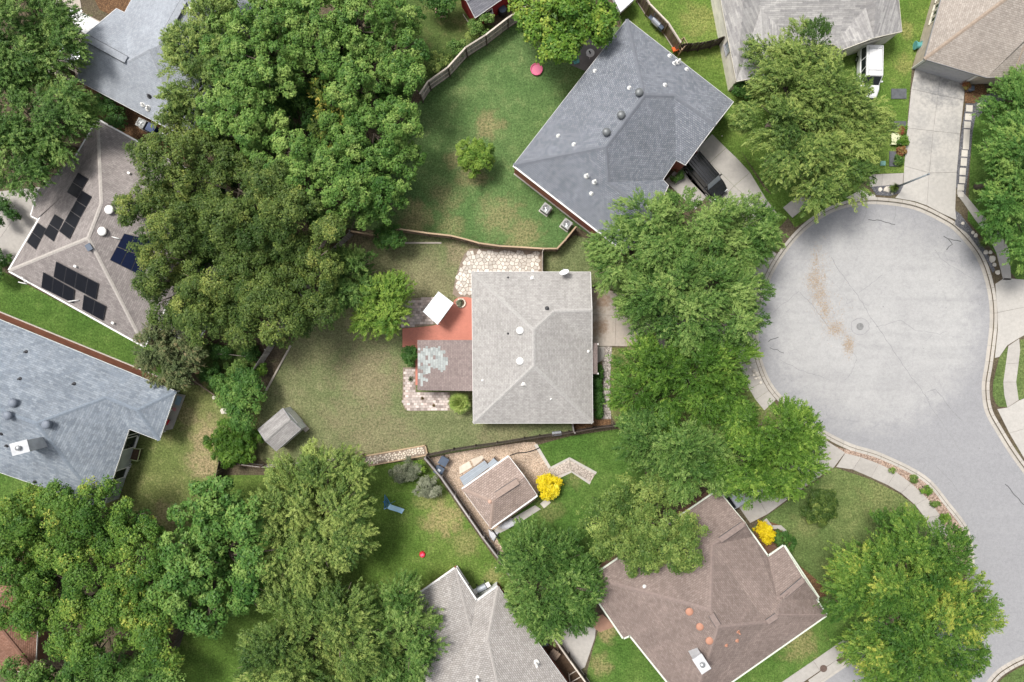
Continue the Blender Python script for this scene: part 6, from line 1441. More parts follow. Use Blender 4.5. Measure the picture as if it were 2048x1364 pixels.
# covered things on the garden house porch
def tarp(label, pts, h):
    t = PP(pts); cx = sum(q[0] for q in t) / len(t); cy = sum(q[1] for q in t) / len(t); V = []; F = []; n = len(t)
    for s, z in ((1.0, .03), (.97, h * .5), (.85, h * .85), (.5, h)):
        for q in t: V.append((cx + (q[0] - cx) * s + random.uniform(-.03, .03), cy + (q[1] - cy) * s + random.uniform(-.03, .03), z + random.uniform(-.02, .02)))
    for i in range(3):
        for k in range(n): F.append((i * n + k, i * n + (k + 1) % n, (i + 1) * n + (k + 1) % n, (i + 1) * n + k))
    F.append(tuple(range(3 * n, 4 * n))); tag(mk('tarpaulin', V, F, 'tarp'), label, 'tarpaulin')
tarp('pale grey tarpaulin over things beside the garden house porch', [(996, 1052), (1010, 1042), (1022, 1036), (1034, 1042), (1030, 1048), (1016, 1056), (1004, 1056)], .5)
tarp('white tarpaulin by the south corner of the garden house', [(976, 1056), (984, 1062), (998, 1064), (992, 1074), (988, 1083), (980, 1074)], .35)
m = MB(); m.box((*P2(1091, 1006), .03), (.9, .6, .06), R(40)); tag(m.build('stone_slab', 'stone_slab'), 'square pale slab under the yellow bush', 'stone')
def hose(label, pts, r, mat, z=.05): m = MB(); m.tube([P(x, y, z) for x, y in smooth_line(pts, 4)], r, 7); tag(m.build('hose', mat), label, 'hose')
hose('black hose trailing from the garden house gutter over the gravel', [(1020, 911), (1035, 906), (1050, 905), (1066, 901), (1080, 895)], .05, 'black_plastic', .08)
hose('black downspout hose by the white tarpaulin', [(983, 1059), (990, 1067), (998, 1078)], .06, 'black_plastic', .4)
hose('pale hose on the grass by the red barn shed', [(926, 28), (935, 42), (946, 58)], .03, 'trim_cream', .04)
# H7 terrace clutter
chair(337, 842, R(60), 'toy_red', 'red folding chair on the narrow terrace of the slate-blue house', 'black_plastic')
m = MB(); m.box((*P2(358, 801), .15), (.5, .9, .06), R(-20)); tag(m.build('cushion', 'cushion_blue'), 'pale blue cushion on the narrow terrace', 'cushion')
m = MB(); m.box((*P2(350, 818), .17), (.35, .3, .1), R(-20)); tag(m.build('folded_cloth', 'cloth_pink'), 'pink folded cloth on the narrow terrace', 'cloth')
t = thing('garden_planter', 'lime green frame planter by the slate-blue house windows', 'planter', P(268, 908))
g = [P(262, 897, .5), P(281, 898, .5), P(275, 922, .5), P(258, 919, .5)]
for i in range(4):
    a, c = g[i], g[(i + 1) % 4]; m = MB(); m.tube([a, c], .045, 6); m.build('rail', 'lime_frame', t); m = MB(); m.tube([a, Vector((a.x, a.y, 0))], .04, 6); m.build('leg', 'lime_frame', t)
m = MB(); m.prism(inset_poly([(v.x, v.y) for v in g], .06), .05, .4); m.build('soil', 'soil', t)
t = thing('trellis', 'white trellis lying by the slate-blue house wall', 'trellis', P(253, 937)); a, c = P(260, 928, .3), P(250, 950, .3)
d = (c - a).normalized(); s = Vector((-d.y, d.x, 0)) * .12
for k in (-1, 1): m = MB(); m.tube([a + s * k, c + s * k], .025, 6); m.build('rail', 'trim_white', t)
for k in range(7): q = a.lerp(c, k / 6); m = MB(); m.tube([q - s, q + s - Vector((0, 0, .2))], .02, 6); m.build('slat', 'trim_white', t)
# barrow-like box in the overgrown corner
o = P(403, 743); t = thing('hand_cart', 'small orange and grey cart in the overgrown corner', 'cart', (o.x, o.y, 0)); m = MB(); m.box((o.x - .15, o.y, .4), (.55, .42, .3), .1); m.build('tray', 'burnt_box', t); m = MB(); m.box((o.x + .3, o.y + .05, .4), (.35, .4, .34), .1); m.build('hopper', 'galvanised', t)
for s in (-1, 1): m = MB(); m.tube([(o.x, o.y + s * .24 - .03, .15), (o.x, o.y + s * .24 + .03, .15)], .15, 12); m.build('wheel', 'rubber', t)
# flower bed things on the upper right
for (x, y, w, h, lab) in [(1797, 188, 30, 20, 'dark slate slab alone on the bright lawn'), (1797, 254, 29, 22, 'dark slate slab at the north end of the flower bed'), (1787, 318, 18, 30, 'dark slate slab at the south end of the flower bed')]:
    q = P(x, y); m = MB(); m.box((q.x, q.y, .05), (w / 20, h / 20, .1)); tag(m.build('slate_slab', 'slate'), lab, 'slab')
q = P(1788, 280); m = MB(); m.box((q.x, q.y, .4), (.98, 1.15, .06)); 
for sx in (-1, 1):
    for sy in (-1, 1): m.box((q.x + sx * .4, q.y + sy * .5, .2), (.08, .08, .38))
tag(m.build('garden_table', 'yellow_slab'), 'pale yellow low table in the flower bed by the driveway', 'table')
q = P(1765, 327); m = MB(); m.box((q.x, q.y, .06), (.5, .45, .12)); m.box((q.x, q.y, .13), (.42, .36, .03)); tag(m.build('utility_lid', 'utility_green'), 'teal utility box lid at the tree edge', 'utility box')
o = P(1832, 94); t = thing('hose_reel', 'teal hose reel by the beige house wall', 'hose reel', (o.x, o.y, 0)); m = MB(); m.tube([(o.x - .25, o.y, .4), (o.x + .25, o.y, .4)], .3, 14); m.build('drum', 'teal', t)
for s in (-1, 1): m = MB(); m.tube([(o.x + s * .28, o.y, .4), (o.x + s * .33, o.y, .4)], .42, 16); m.build('flange', 'teal', t); m = MB(); m.box((o.x + s * .3, o.y, .2), (.04, .5, .4)); m.build('leg', 'vent_dark', t)
t = thing('mailbox', 'low dark box by the garage of the beige house', 'box', P(1936, 180)); q = P(1936, 180); m = MB(); m.box((q.x, q.y, .25), (.5, .4, .5)); m.build('body', 'bin_dark', t); m = MB(); m.box((q.x, q.y, .52), (.56, .46, .05)); m.build('lid', 'vent_blue', t)
# rocks
def rock_mesh(seed):
    r_ = np.random.default_rng(seed); V = []; F = []; n = 8
    for i, (rr, z) in enumerate(((.62, 0), (1.0, .25), (.85, .62), (.45, .82))):
        for k in range(n): a = 2 * math.pi * k / n; q = rr * r_.uniform(.75, 1.15); V.append((q * math.cos(a) * .5, q * math.sin(a) * .5, z * r_.uniform(.85, 1.1) * .6))
    for i in range(3):
        for k in range(n): F.append((i * n + k, i * n + (k + 1) % n, (i + 1) * n + (k + 1) % n, (i + 1) * n + k))
    F.append(tuple(range(3 * n, 4 * n))); me = bpy.data.meshes.new('rock'); me.from_pydata(V, [], F); me.materials.append(MATS['rock']); me.update(); return me
RK = [rock_mesh(k) for k in range(5)]
def rock(px, py, s, label, group=None, z=0.0):
    o = bpy.data.objects.new('rock', random.choice(RK)); COL.objects.link(o); o.location = P(px, py) + Vector((0, 0, z)); o.rotation_euler = (0, 0, random.uniform(0, 6)); o.scale = (s * random.uniform(.8, 1.2), s, s * .6); tag(o, label, 'rock', group)
for i, (x, y, s) in enumerate([(1925, 447, .4), (1945, 465, .42), (1951, 471, .4), (1971, 505, .5), (1980, 505, .45), (1983, 518, .75), (1988, 529, .4), (1995, 545, .55)]):
    rock(x, y, s, ['pale rock at the driveway corner of the slate strip', 'pale rock before the spiky plant, upper of two', 'pale rock before the spiky plant, lower of two', 'rounded white rock beside the sidewalk slab', 'small white rock between a rounded and a flat one', 'large flat grey-white rock in the slate strip', 'small yellowish rock below the flat rock', 'white triangular rock at the end of the slate strip'][i])
for x, y, s, l in ((1760, 379, .45, 'white rock at the west end of the lamp bed'), (1774, 379, .7, 'larger white rock next to the grass clump in the lamp bed'), (1784, 387, .3, 'small yellowish rock at the south edge of the lamp bed'), (428, 795, .42, 'small white rock at the edge of the overgrown corner'), (449, 822, .75, 'white boulder under the small west tree')): rock(x, y, s, l)
for i, (x, y, s) in enumerate([(1500, 735, .25), (1508, 741, .5), (1513, 748, .55), (1517, 756, .4), (1521, 765, .35), (1507, 750, .3), (1511, 757, .28)]): rock(x, y, s, ['small tan rock at the north end of the heap by the western kerb', 'upper of the two large tan rocks in the heap by the western kerb', 'lower of the two large tan rocks in the heap by the western kerb', 'middling tan rock below the large ones in the kerb heap', 'tan rock at the south end of the heap by the western kerb', 'tiny tan rock on the sidewalk side of the kerb heap, upper', 'tiny tan rock on the sidewalk side of the kerb heap, lower'][i], 'tan rocks in the heap by the kerb', .04)
for x, y, s, l in ((1500, 772, .12, 'tiny white stone near the western sidewalk'), (1444, 272, .14, 'tiny white ball on the grass by the driveway'), (991, 1135, .13, 'tiny white stone on the south lawn')): rock(x, y, s, l)

# potting table and frames by the bottom fence
t = thing('potting_table', 'grey-brown potting table beside the bottom house', 'table', P(1108, 1302)); q = P(1108, 1302); 
for k in range(4): m = MB(); m.box((q.x + (k - 1.5) * .24 * .8, q.y - (k - 1.5) * .24 * .6, .8), (.22, .85, .04), R(-37)); m.build('board', 'wood_brown', t)
for a, c in ((-.35, -.3), (.35, -.3), (.35, .3), (-.35, .3)): m = MB(); m.box((q.x + a, q.y + c, .39), (.07, .07, .78)); m.build('leg', 'wood_brown', t)
t = thing('cold_frame', 'pale timber frame at the bottom of the side bed', 'frame', P(1148, 1352)); g = [P(1138, 1350, .5), P(1155, 1340, .5), P(1164, 1352, .5), P(1140, 1366, .5)]
for i in range(4): a, c = g[i], g[(i + 1) % 4]; m = MB(); m.tube([a, c], .05, 6); m.build('rail', 'wood_pale', t); m = MB(); m.tube([a, Vector((a.x, a.y, 0))], .045, 6); m.build('leg', 'wood_pale', t)
chair(1089, 1284, R(30), 'vent_blue', 'dark blue chair under the elm by the bottom house')
# ------------------------------------------------------------------ trees
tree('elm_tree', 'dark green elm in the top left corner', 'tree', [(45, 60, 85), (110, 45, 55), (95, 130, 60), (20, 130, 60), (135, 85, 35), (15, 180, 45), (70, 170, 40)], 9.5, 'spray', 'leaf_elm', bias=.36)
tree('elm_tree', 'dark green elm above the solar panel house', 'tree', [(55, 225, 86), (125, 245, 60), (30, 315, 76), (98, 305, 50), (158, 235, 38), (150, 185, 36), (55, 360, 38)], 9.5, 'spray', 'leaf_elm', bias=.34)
shrub('shrub', 'dark shrub at the top corner of the solar panel roof', [(225, 222, 26), (205, 205, 24), (235, 240, 18)], 3.2, 'bush', 'leaf_dark')
shrub('shrub', 'dark shrub at the left edge beside the grey driveway', [(8, 430, 24), (0, 405, 22)], 3.0, 'bush', 'leaf_dark', .45)
shrub('shrub', 'dark shrub at the west corner of the solar panel house', [(2, 515, 24), (-8, 545, 22)], 2.6, 'bush', 'leaf_dark')
tree('ash_tree', 'olive green tree overhanging the pale blue-grey roof', 'tree', [(370, 150, 45), (385, 90, 48), (430, 50, 55), (400, 205, 48), (355, 200, 30), (430, 120, 50)], 9.0, 'spray', 'leaf_elm_olive', bias=.55)
tree('ash_tree', 'bright puffy ash at the top, left of the tallest crown', 'tree', [(505, 55, 75), (470, 130, 60), (540, 130, 70), (500, 190, 60), (560, 30, 55)], 10.5, 'puff', 'leaf_ash', bias=.5)
tree('ash_tree', 'bright puffy ash at the top with the tallest crown', 'tree', [(640, 45, 80), (620, 110, 65), (690, 100, 70), (720, 40, 65), (590, 20, 45)], 11.0, 'puff', 'leaf_ash', bias=.52)
tree('ash_tree', 'bright puffy ash at the right of the top group, near the picket fence', 'tree', [(780, 50, 62), (800, 110, 55), (750, 150, 65), (820, 165, 32), (700, 175, 50)], 10.0, 'puff', 'leaf_ash', bias=.5)
tree('ash_tree', 'puffy green ash bordering the north lawn', 'tree', [(800, 250, 52), (750, 270, 60), (690, 290, 55), (800, 310, 48), (740, 350, 60), (690, 390, 50), (770, 390, 48), (720, 430, 42), (660, 340, 40)], 9.5, 'puff', 'leaf_ash', bias=.42)
tree('ash_tree', 'bright ash between the top group and the dark oaks', 'tree', [(490, 245, 52), (560, 270, 52), (530, 330, 58), (600, 350, 52), (590, 300, 40), (440, 230, 48)], 9.8, 'puff', 'leaf_ash', bias=.6)
tree('flowering_tree', 'small dark tree with yellow blossom tips inside the top group', 'tree', [(650, 190, 30), (660, 230, 32), (690, 250, 30), (640, 262, 26), (670, 280, 26)], 7.0, 'tuft', 'leaf_gold_green', bias=.5, spread=.22)
tree('understorey_tree', 'low dark tree beneath the top group of ashes', 'tree', [(790, 200, 40), (740, 110, 50), (580, 90, 50), (760, 330, 45), (620, 170, 58), (605, 240, 55), (640, 310, 52), (690, 200, 45), (560, 200, 45), (680, 330, 45)], 6.0, 'puff', 'leaf_dark', bias=.55)
tree('understorey_tree', 'low dark tree beneath the olive oaks', 'tree', [(470, 310, 52), (520, 490, 60), (420, 430, 55), (560, 560, 55), (480, 590, 55), (640, 430, 45), (400, 520, 55)], 6.0, 'puff', 'leaf_dark', bias=.55)
tree('oak_tree', 'dark olive oak beside the solar panel roof', 'tree', [(345, 320, 72), (310, 390, 50), (420, 300, 58), (385, 380, 62), (270, 420, 34)], 10.0, 'fine', 'leaf_oak', bias=.5)
tree('oak_tree', 'dark olive oak in the middle of the western grove', 'tree', [(480, 380, 78), (560, 440, 75), (460, 460, 78), (540, 370, 50), (600, 400, 45)], 11.0, 'fine', 'leaf_oak', bias=.45)
tree('oak_tree', 'dark olive oak at the southwest of the grove', 'tree', [(330, 520, 62), (360, 590, 66), (430, 570, 78), (410, 640, 58), (310, 560, 40), (350, 470, 60)], 10.0, 'fine', 'leaf_oak', bias=.5)
tree('oak_tree', 'dark olive oak overhanging the west edge of the central lawn', 'tree', [(590, 510, 72), (640, 520, 48), (610, 590, 66), (540, 600, 70), (480, 650, 50), (560, 650, 45), (620, 640, 48), (660, 470, 40), (500, 520, 60)], 10.0, 'fine', 'leaf_oak', bias=.46)
tree('elm_tree', 'mid green elm next to the bright round tree', 'tree', [(698, 545, 40), (720, 525, 26), (682, 590, 36), (720, 580, 34), (690, 520, 26)], 6.0, 'spray', 'leaf_elm', bias=.38)
tree('elm_tree', 'bright green round tree beside the paver patio', 'tree', [(768, 610, 48), (790, 590, 36), (748, 640, 36), (785, 640, 38), (755, 585, 34)], 6.0, 'spray', 'leaf_elm_bright', bias=.72)
tree('small_tree', 'small dark tree by the pale-topped fence', 'tree', [(783, 465, 24), (795, 478, 18), (768, 478, 20), (778, 488, 18)], 3.6, 'bush', 'leaf_dark', bias=.55, trunk_r=.07)
tree('small_tree', 'small bright tree standing alone on the north lawn', 'tree', [(950, 311, 30), (932, 316, 21), (969, 302, 21), (963, 328, 21), (940, 294, 20), (945, 333, 19)], 3.6, 'bush', 'leaf_elm_bright', bias=.68, trunk_r=.07)
tree('plane_tree', 'yellow-green broad-leaved tree at the top by the terrace', 'tree', [(1112, 38, 68), (1076, 58, 36), (1145, 56, 54), (1115, 100, 38), (1190, 40, 46), (1050, 25, 36), (1150, 10, 50), (1208, 52, 24)], 8.0, 'broad', 'leaf_sun', bias=.45, spread=.28)
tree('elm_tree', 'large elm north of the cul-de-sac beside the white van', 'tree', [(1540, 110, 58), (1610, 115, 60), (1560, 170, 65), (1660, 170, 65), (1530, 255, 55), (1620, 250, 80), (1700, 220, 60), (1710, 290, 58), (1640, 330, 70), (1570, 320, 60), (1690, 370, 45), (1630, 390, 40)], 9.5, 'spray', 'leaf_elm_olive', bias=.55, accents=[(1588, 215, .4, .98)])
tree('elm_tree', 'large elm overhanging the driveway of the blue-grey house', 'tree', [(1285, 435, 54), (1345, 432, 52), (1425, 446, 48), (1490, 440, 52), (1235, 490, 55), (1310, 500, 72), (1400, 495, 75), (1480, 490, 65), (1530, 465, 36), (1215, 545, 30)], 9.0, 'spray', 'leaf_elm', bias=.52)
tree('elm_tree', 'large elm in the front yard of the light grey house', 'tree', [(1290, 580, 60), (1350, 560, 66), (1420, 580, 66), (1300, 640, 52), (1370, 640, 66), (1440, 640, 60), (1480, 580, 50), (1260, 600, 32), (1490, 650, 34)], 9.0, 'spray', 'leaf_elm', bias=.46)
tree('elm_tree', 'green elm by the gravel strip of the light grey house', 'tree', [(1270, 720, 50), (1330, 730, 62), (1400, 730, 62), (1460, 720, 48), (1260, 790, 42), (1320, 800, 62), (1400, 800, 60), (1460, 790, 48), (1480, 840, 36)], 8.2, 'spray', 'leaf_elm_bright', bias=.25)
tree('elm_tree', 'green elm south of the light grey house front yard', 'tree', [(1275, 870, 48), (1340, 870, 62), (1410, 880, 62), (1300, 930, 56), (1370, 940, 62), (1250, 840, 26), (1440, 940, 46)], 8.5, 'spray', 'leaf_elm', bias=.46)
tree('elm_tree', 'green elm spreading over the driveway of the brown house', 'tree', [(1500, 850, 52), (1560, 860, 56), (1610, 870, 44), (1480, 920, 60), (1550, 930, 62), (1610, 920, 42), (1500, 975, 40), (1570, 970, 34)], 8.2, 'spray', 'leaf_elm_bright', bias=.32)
tree('oak_tree', 'pale green oak leaning over the brown roof', 'tree', [(1225, 1000, 52), (1290, 990, 52), (1250, 1050, 56), (1320, 1045, 50), (1345, 1085, 56), (1290, 1105, 50), (1230, 1085, 44), (1195, 1035, 36), (1370, 1060, 36)], 8.5, 'fine', 'leaf_elm_olive', bias=.5)
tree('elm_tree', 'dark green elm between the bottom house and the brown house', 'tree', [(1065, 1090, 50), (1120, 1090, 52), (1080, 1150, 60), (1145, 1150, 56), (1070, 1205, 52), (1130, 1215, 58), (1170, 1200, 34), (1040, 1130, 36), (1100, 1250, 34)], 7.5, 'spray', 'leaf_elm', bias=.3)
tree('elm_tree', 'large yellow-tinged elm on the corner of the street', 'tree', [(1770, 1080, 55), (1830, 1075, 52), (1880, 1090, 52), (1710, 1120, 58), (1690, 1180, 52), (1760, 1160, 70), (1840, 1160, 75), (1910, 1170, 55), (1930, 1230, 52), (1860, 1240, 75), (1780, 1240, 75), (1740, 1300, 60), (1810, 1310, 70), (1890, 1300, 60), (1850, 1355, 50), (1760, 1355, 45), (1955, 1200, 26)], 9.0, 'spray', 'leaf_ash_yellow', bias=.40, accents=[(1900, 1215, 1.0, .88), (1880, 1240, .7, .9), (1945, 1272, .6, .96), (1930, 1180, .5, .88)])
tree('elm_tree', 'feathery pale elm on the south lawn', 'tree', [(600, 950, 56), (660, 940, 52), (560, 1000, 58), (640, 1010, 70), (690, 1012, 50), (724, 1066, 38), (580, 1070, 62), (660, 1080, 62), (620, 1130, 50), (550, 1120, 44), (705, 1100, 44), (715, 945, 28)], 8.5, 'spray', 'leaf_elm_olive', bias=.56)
tree('mulberry_tree', 'fresh green broad-leaved tree at the lower left', 'tree', [(440, 1000, 56), (490, 1040, 52), (410, 1060, 62), (470, 1110, 66), (390, 1130, 60), (520, 1110, 42), (440, 1180, 60), (380, 1200, 50), (500, 1180, 46), (420, 1235, 36), (350, 1150, 42), (345, 1100, 36), (335, 1200, 40)], 9.0, 'broad', 'leaf_broad', bias=.5)
tree('pecan_tree', 'puffy yellow-tipped tree hiding the slate-blue house corner', 'tree', [(60, 1030, 56), (130, 1020, 52), (200, 1020, 56), (260, 1030, 40), (230, 1075, 56), (150, 1090, 62), (70, 1100, 62), (10, 1070, 50), (290, 1090, 42), (300, 1050, 30), (190, 985, 26)], 9.5, 'bigpuff', 'leaf_ash_yellow', bias=.44, spread=.22)
tree('pecan_tree', 'puffy yellow-tipped tree over the red-brown tiled roof', 'tree', [(110, 1190, 62), (190, 1170, 62), (260, 1170, 52), (300, 1130, 36), (150, 1250, 60), (230, 1240, 62), (290, 1220, 42), (62, 1240, 34), (200, 1300, 44), (22, 1140, 46), (75, 1155, 46), (25, 1205, 42), (320, 1185, 42), (305, 1260, 44), (320, 1300, 36)], 10.0, 'bigpuff', 'leaf_ash_yellow', bias=.44, spread=.22)
tree('pecan_tree', 'dark puffy tree at the bottom left corner', 'tree', [(60, 1345, 46), (120, 1360, 46), (180, 1350, 50), (250, 1330, 56), (310, 1340, 46), (230, 1390, 60), (340, 1370, 36)], 7.5, 'bigpuff', 'leaf_ash', bias=.25)
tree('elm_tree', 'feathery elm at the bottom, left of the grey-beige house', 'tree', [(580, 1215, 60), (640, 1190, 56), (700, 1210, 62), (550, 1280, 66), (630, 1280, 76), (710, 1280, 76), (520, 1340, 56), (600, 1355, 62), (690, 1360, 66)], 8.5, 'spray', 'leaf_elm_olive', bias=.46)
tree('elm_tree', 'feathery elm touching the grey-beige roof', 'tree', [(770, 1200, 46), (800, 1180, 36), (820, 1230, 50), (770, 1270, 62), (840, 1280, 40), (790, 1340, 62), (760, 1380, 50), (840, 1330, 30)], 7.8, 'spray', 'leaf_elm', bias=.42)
tree('oak_tree', 'green tree at the right edge above the rocks', 'tree', [(2015, 220, 52), (2050, 190, 50), (2030, 290, 56), (1985, 310, 42), (2050, 350, 56), (1990, 370, 50), (2030, 410, 52), (1985, 420, 44), (2050, 470, 56), (2030, 510, 36), (2000, 455, 30)], 8.0, 'spray', 'leaf_broad', bias=.48)
tree('juniper_tree', 'brownish juniper at the south corner of the solar panel house', 'tree', [(310, 690, 42), (350, 680, 38), (325, 735, 44), (370, 725, 36), (300, 720, 28), (360, 755, 26), (385, 700, 22)], 5.0, 'needle', 'leaf_juniper', bias=.5)
tree('small_tree', 'small green tree in the overgrown corner', 'tree', [(490, 765, 30), (475, 800, 34), (505, 800, 30), (490, 835, 30), (470, 780, 24), (510, 770, 20)], 4.5, 'fine', 'leaf_broad', bias=.45, trunk_r=.08)
shrub('round_bush', 'round dark green bush beside the grey-roofed shed', [(465, 885, 36), (440, 890, 28), (490, 880, 28), (460, 910, 28), (485, 905, 24), (455, 862, 26)], 2.8, 'bush', 'leaf_elm_bright', .28)
for x, y, r, l, mt in ((425, 745, 20, 'dark weedy shrub by the orange cart', 'leaf_dark'), (440, 700, 18, 'low shrub under the pale bar', 'leaf_dark'), (450, 765, 22, 'leafy shrub in the middle of the overgrown corner', 'leaf_broad'), (475, 735, 20, 'low shrub by the weathered fence end', 'leaf_elm'), (520, 738, 12, 'small bright shrub at the foot of the weathered fence', 'leaf_elm_bright'), (500, 705, 18, 'low shrub under the oak by the weathered fence', 'leaf_dark')):
    shrub('shrub', l, [(x, y, r), (x + r * .5, y + r * .4, r * .7), (x - r * .5, y + r * .3, r * .7)], 1.4, 'bush', mt, .45)
shrub('shrub', 'olive shrub under the stone bed', [(812, 938, 24), (798, 946, 18), (828, 940, 18)], 2.0, 'bush', 'leaf_silver', .3); shrub('shrub', 'silvery shrub beside the diagonal fence', [(855, 966, 22), (866, 978, 16), (845, 980, 16)], 2.0, 'bush', 'leaf_silver', .7)
shrub('shrub', 'small bright shrub at the north end of the diagonal fence', [(838, 930, 10), (843, 938, 9)], 1.6, 'bush', 'leaf_elm_bright', .5)
shrub('shrub', 'leafy shrub behind the picket fence, larger of the lower two', [(876, 118, 20), (890, 128, 16), (868, 134, 14)], 2.2, 'bush', 'leaf_elm_olive', .6); shrub('shrub', 'leafy shrub behind the picket fence, smaller of the lower two', [(912, 96, 16), (922, 90, 11)], 2.0, 'bush', 'leaf_elm', .55)
shrub('shrub', 'dark leafy shrub by the red barn shed', [(962, 48, 18), (972, 38, 14), (950, 58, 14)], 2.4, 'bush', 'leaf_elm', .5); shrub('shrub', 'pale leafy shrub left of the red barn shed corner', [(945, 70, 11), (952, 66, 9)], 1.7, 'bush', 'leaf_elm_olive', .7)
tree('small_tree', 'small dark tree growing in the octagonal bed', 'tree', [(880, 5, 26), (900, 0, 22), (862, -5, 24)], 4.0, 'fine', 'leaf_dark', bias=.5, trunk_r=.06)
shrub('yellow_bush', 'bright yellow bush beside the garden house', [(1094, 972, 22), (1082, 966, 15), (1106, 966, 15), (1094, 985, 16), (1108, 980, 12), (1084, 958, 12)], 1.9, 'bush', 'leaf_yellow', .5)
shrub('yellow_bush', 'yellow bush at the inner corner of the brown house', [(1527, 1066, 17), (1520, 1058, 12), (1535, 1074, 12), (1532, 1056, 11)], 1.6, 'bush', 'leaf_yellow', .25)
shrub('round_bush', 'low dark green shrub right of the yellow bush by the brown roof', [(1566, 1080, 17), (1578, 1088, 14), (1556, 1072, 12)], 1.0, 'bush', 'leaf_dark', .6)
shrub('round_bush', 'round dark bush on the corner lawn', [(1638, 1010, 33), (1626, 1008, 24), (1652, 1008, 24), (1636, 1026, 24), (1640, 994, 22)], 2.6, 'bush', 'leaf_oak', .22, .25, dens=1.5)
shrub('round_bush', 'neat round bush between the garage and the black vehicle', [(1354, 350, 12.5)], 1.3, 'bush', 'leaf_dark', .7)
shrub('shrub', 'dark shrub at the corner of the cream wall', [(1480, 180, 18), (1495, 185, 16), (1468, 178, 12)], 2.4, 'bush', 'leaf_dark', .6)
shrub('shrub', 'dark green shrub against the patio cover', [(818, 712, 15), (828, 704, 11), (810, 705, 10), (822, 722, 10)], 1.7, 'bush', 'leaf_dark', .45)
# hedge along the front of the light grey house
shrub('hedge', 'clipped dark hedge between the light grey house and the gravel strip', [(1194, 738 + k * 10, 10.5) for k in range(10)], 1.05, 'bush', 'leaf_dark', .45, dens=1.6, cat='hedge')
# beds by the upper right driveway
for x, y, r, mt, l in ((1800, 262, 8, 'leaf_red', 'reddish plant at the top of the flower bed'), (1806, 258, 7, 'leaf_sun', 'yellow-green plant at the top of the flower bed'), (1805, 282, 11, 'leaf_elm_bright', 'bright green plant beside the pale yellow table'), (1802, 302, 8, 'leaf_red', 'reddish plant below the pale yellow table'), (1795, 320, 9, 'leaf_elm', 'green plant on the southern slate slab'), (1931, 172, 9, 'leaf_red', 'rust-coloured plant at the garage corner')):
    shrub('garden_plant', l, [(x, y, r), (x + r * .4, y + r * .4, r * .6)], .55, 'bush', mt, .5, .3, dens=1.5, cat='plant')
for x, y, r, l in ((1783, 940, 5, 'tiny shrub in the pink gravel, nearest the driveway'), (1825, 957, 7, 'pale small shrub in the pink gravel'), (1852, 982, 9, 'green small shrub in the pink gravel, beside the sidewalk bend'), (1870, 1004, 8, 'olive small shrub in the pink gravel'), (1890, 1034, 9, 'dark small shrub in the pink gravel, nearest the corner elm')):
    shrub('garden_plant', l, [(x, y, r)], .6, 'bush', 'leaf_elm_olive' if r < 9 else 'leaf_elm_bright', .45, dens=1.6, cat='plant')
def grass_clump(px, py, r, h, mat, label, n=160, name='grass_clump'):
    o = P(px, py); t = thing(name, label, 'plant', (o.x, o.y, 0)); rng = np.random.default_rng(int(px))
    a = rng.uniform(0, 6.28, n); k = rng.uniform(.3, 1, n); c = np.stack([np.cos(a), np.sin(a), np.zeros(n)], 1)
    p0 = c * .06; p1 = c * (r * k * .55)[:, None] + np.array([0, 0, 1]) * (h * rng.uniform(.6, 1, n))[:, None]; p2 = c * (r * k)[:, None] + np.array([0, 0, 1]) * (h * rng.uniform(.2, .7, n))[:, None]
    s = np.stack([-np.sin(a), np.cos(a), np.zeros(n)], 1) * .022
    V = np.concatenate([np.stack([p0 - s, p0 + s, p1 + s, p1 - s], 1).reshape(-1, 3), np.stack([p1 - s, p1 + s, p2 + s * .1, p2 - s * .1], 1).reshape(-1, 3)])
    me = quads_mesh('blades', V, np.tile(rng.uniform(.1, .9, n), 2), mat); ob = bpy.data.objects.new('blades', me); COL.objects.link(ob); ob.parent = t
    m = MB(); m.lathe((o.x, o.y, 0), [(.12, 0), (.09, .08), (.02, .12)], 8); m.build('root', 'soil', t)
grass_clump(1783, 378, .65, .9, 'leaf_oak', 'dark grass clump at the foot of the street lamp'); grass_clump(1962, 487, .7, .8, 'leaf_oak', 'spiky grass clump between the pale rocks')
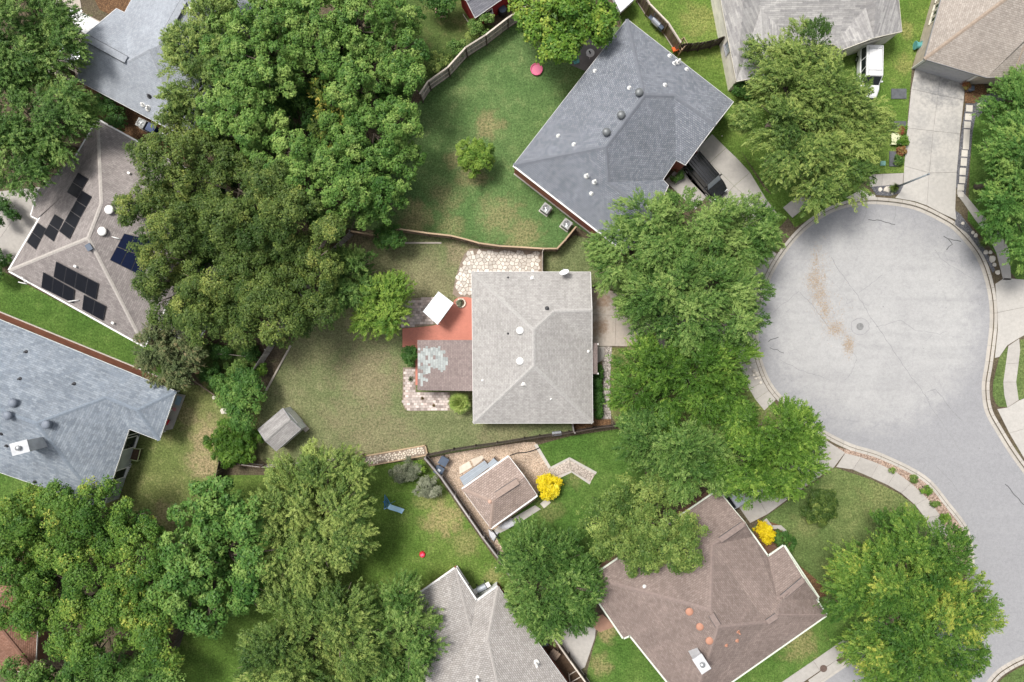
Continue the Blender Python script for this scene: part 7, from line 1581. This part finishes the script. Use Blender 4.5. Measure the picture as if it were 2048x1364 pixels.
grass_clump(822, 758, .38, .3, 'leaf_silver', 'dry low plant in the southern pavers, nearest the shrub', 90); grass_clump(845, 796, .2, .2, 'leaf_bronze', 'small brown plant in the southern pavers, in the middle', 50); grass_clump(868, 811, .22, .2, 'leaf_bronze', 'small brown plant in the southern pavers, nearest the palm', 50)
# fan palm
o = P(921, 804); t = thing('fan_palm', 'small fan palm at the corner of the light grey house', 'palm', (o.x, o.y, 0)); rng = np.random.default_rng(3)
m = MB(); m.tube([(o.x, o.y, 0), (o.x + .03, o.y, .5), (o.x, o.y, 1.0)], [.16, .15, .12], 10); m.build('trunk', 'bark', t, True)
for k in range(40):
    a = k * 2.399; el = -.1 + 1.5 * (k / 40) ** .9; st = Vector((math.cos(a) * math.cos(el), math.sin(a) * math.cos(el), math.sin(el)))
    base = Vector((o.x, o.y, 1.1)); L = .55 * rng.uniform(.8, 1.2); hub = base + st * L; side = st.cross(Vector((0, 0, 1))).normalized(); Vf = []; nb = 13
    for b_ in range(nb):
        th = (b_ - (nb - 1) / 2) * .21; dd = (st * math.cos(th) + side * math.sin(th)).normalized(); ll = .72 * (1 - .25 * abs(th) / 1.2) * rng.uniform(.9, 1.08)
        w = side * math.cos(th) * .04 - st * math.sin(th) * .04; tip = hub + dd * ll - Vector((0, 0, .18 * rng.uniform(.5, 1.4))); mid = hub + dd * ll * .55
        Vf += [hub, mid - w, tip, mid + w]
    u = side * .012; Vf += [base - u, base + u, hub + u, hub - u]
    V = np.array([tuple(v) for v in Vf]) - np.array([o.x, o.y, 0]); me = quads_mesh('frond', V, np.clip(rng.normal(.35 + .35 * (k / 40), .18, nb + 1), 0, 1), 'leaf_palm'); ob = bpy.data.objects.new('frond', me); COL.objects.link(ob); ob.parent = t
# drifts of dry leaves on the street
C = litter(); n = len(C); me = quads_mesh('fallen_leaves', leaves(C + RNG.normal(0, .003, (n, 3)), RNG.normal(0, .25, (n, 3)) + np.array([0, 0, 1]), RNG.normal(0, 1, (n, 3)), RNG.uniform(.05, .14, n), RNG.uniform(.04, .08, n)), RNG.uniform(0, 1, n), 'leaf_litter', 3)
ob = bpy.data.objects.new('fallen_leaves', me); COL.objects.link(ob); tag(ob, 'tan drifts of fallen leaves on the cul-de-sac', 'leaves', kind='stuff')
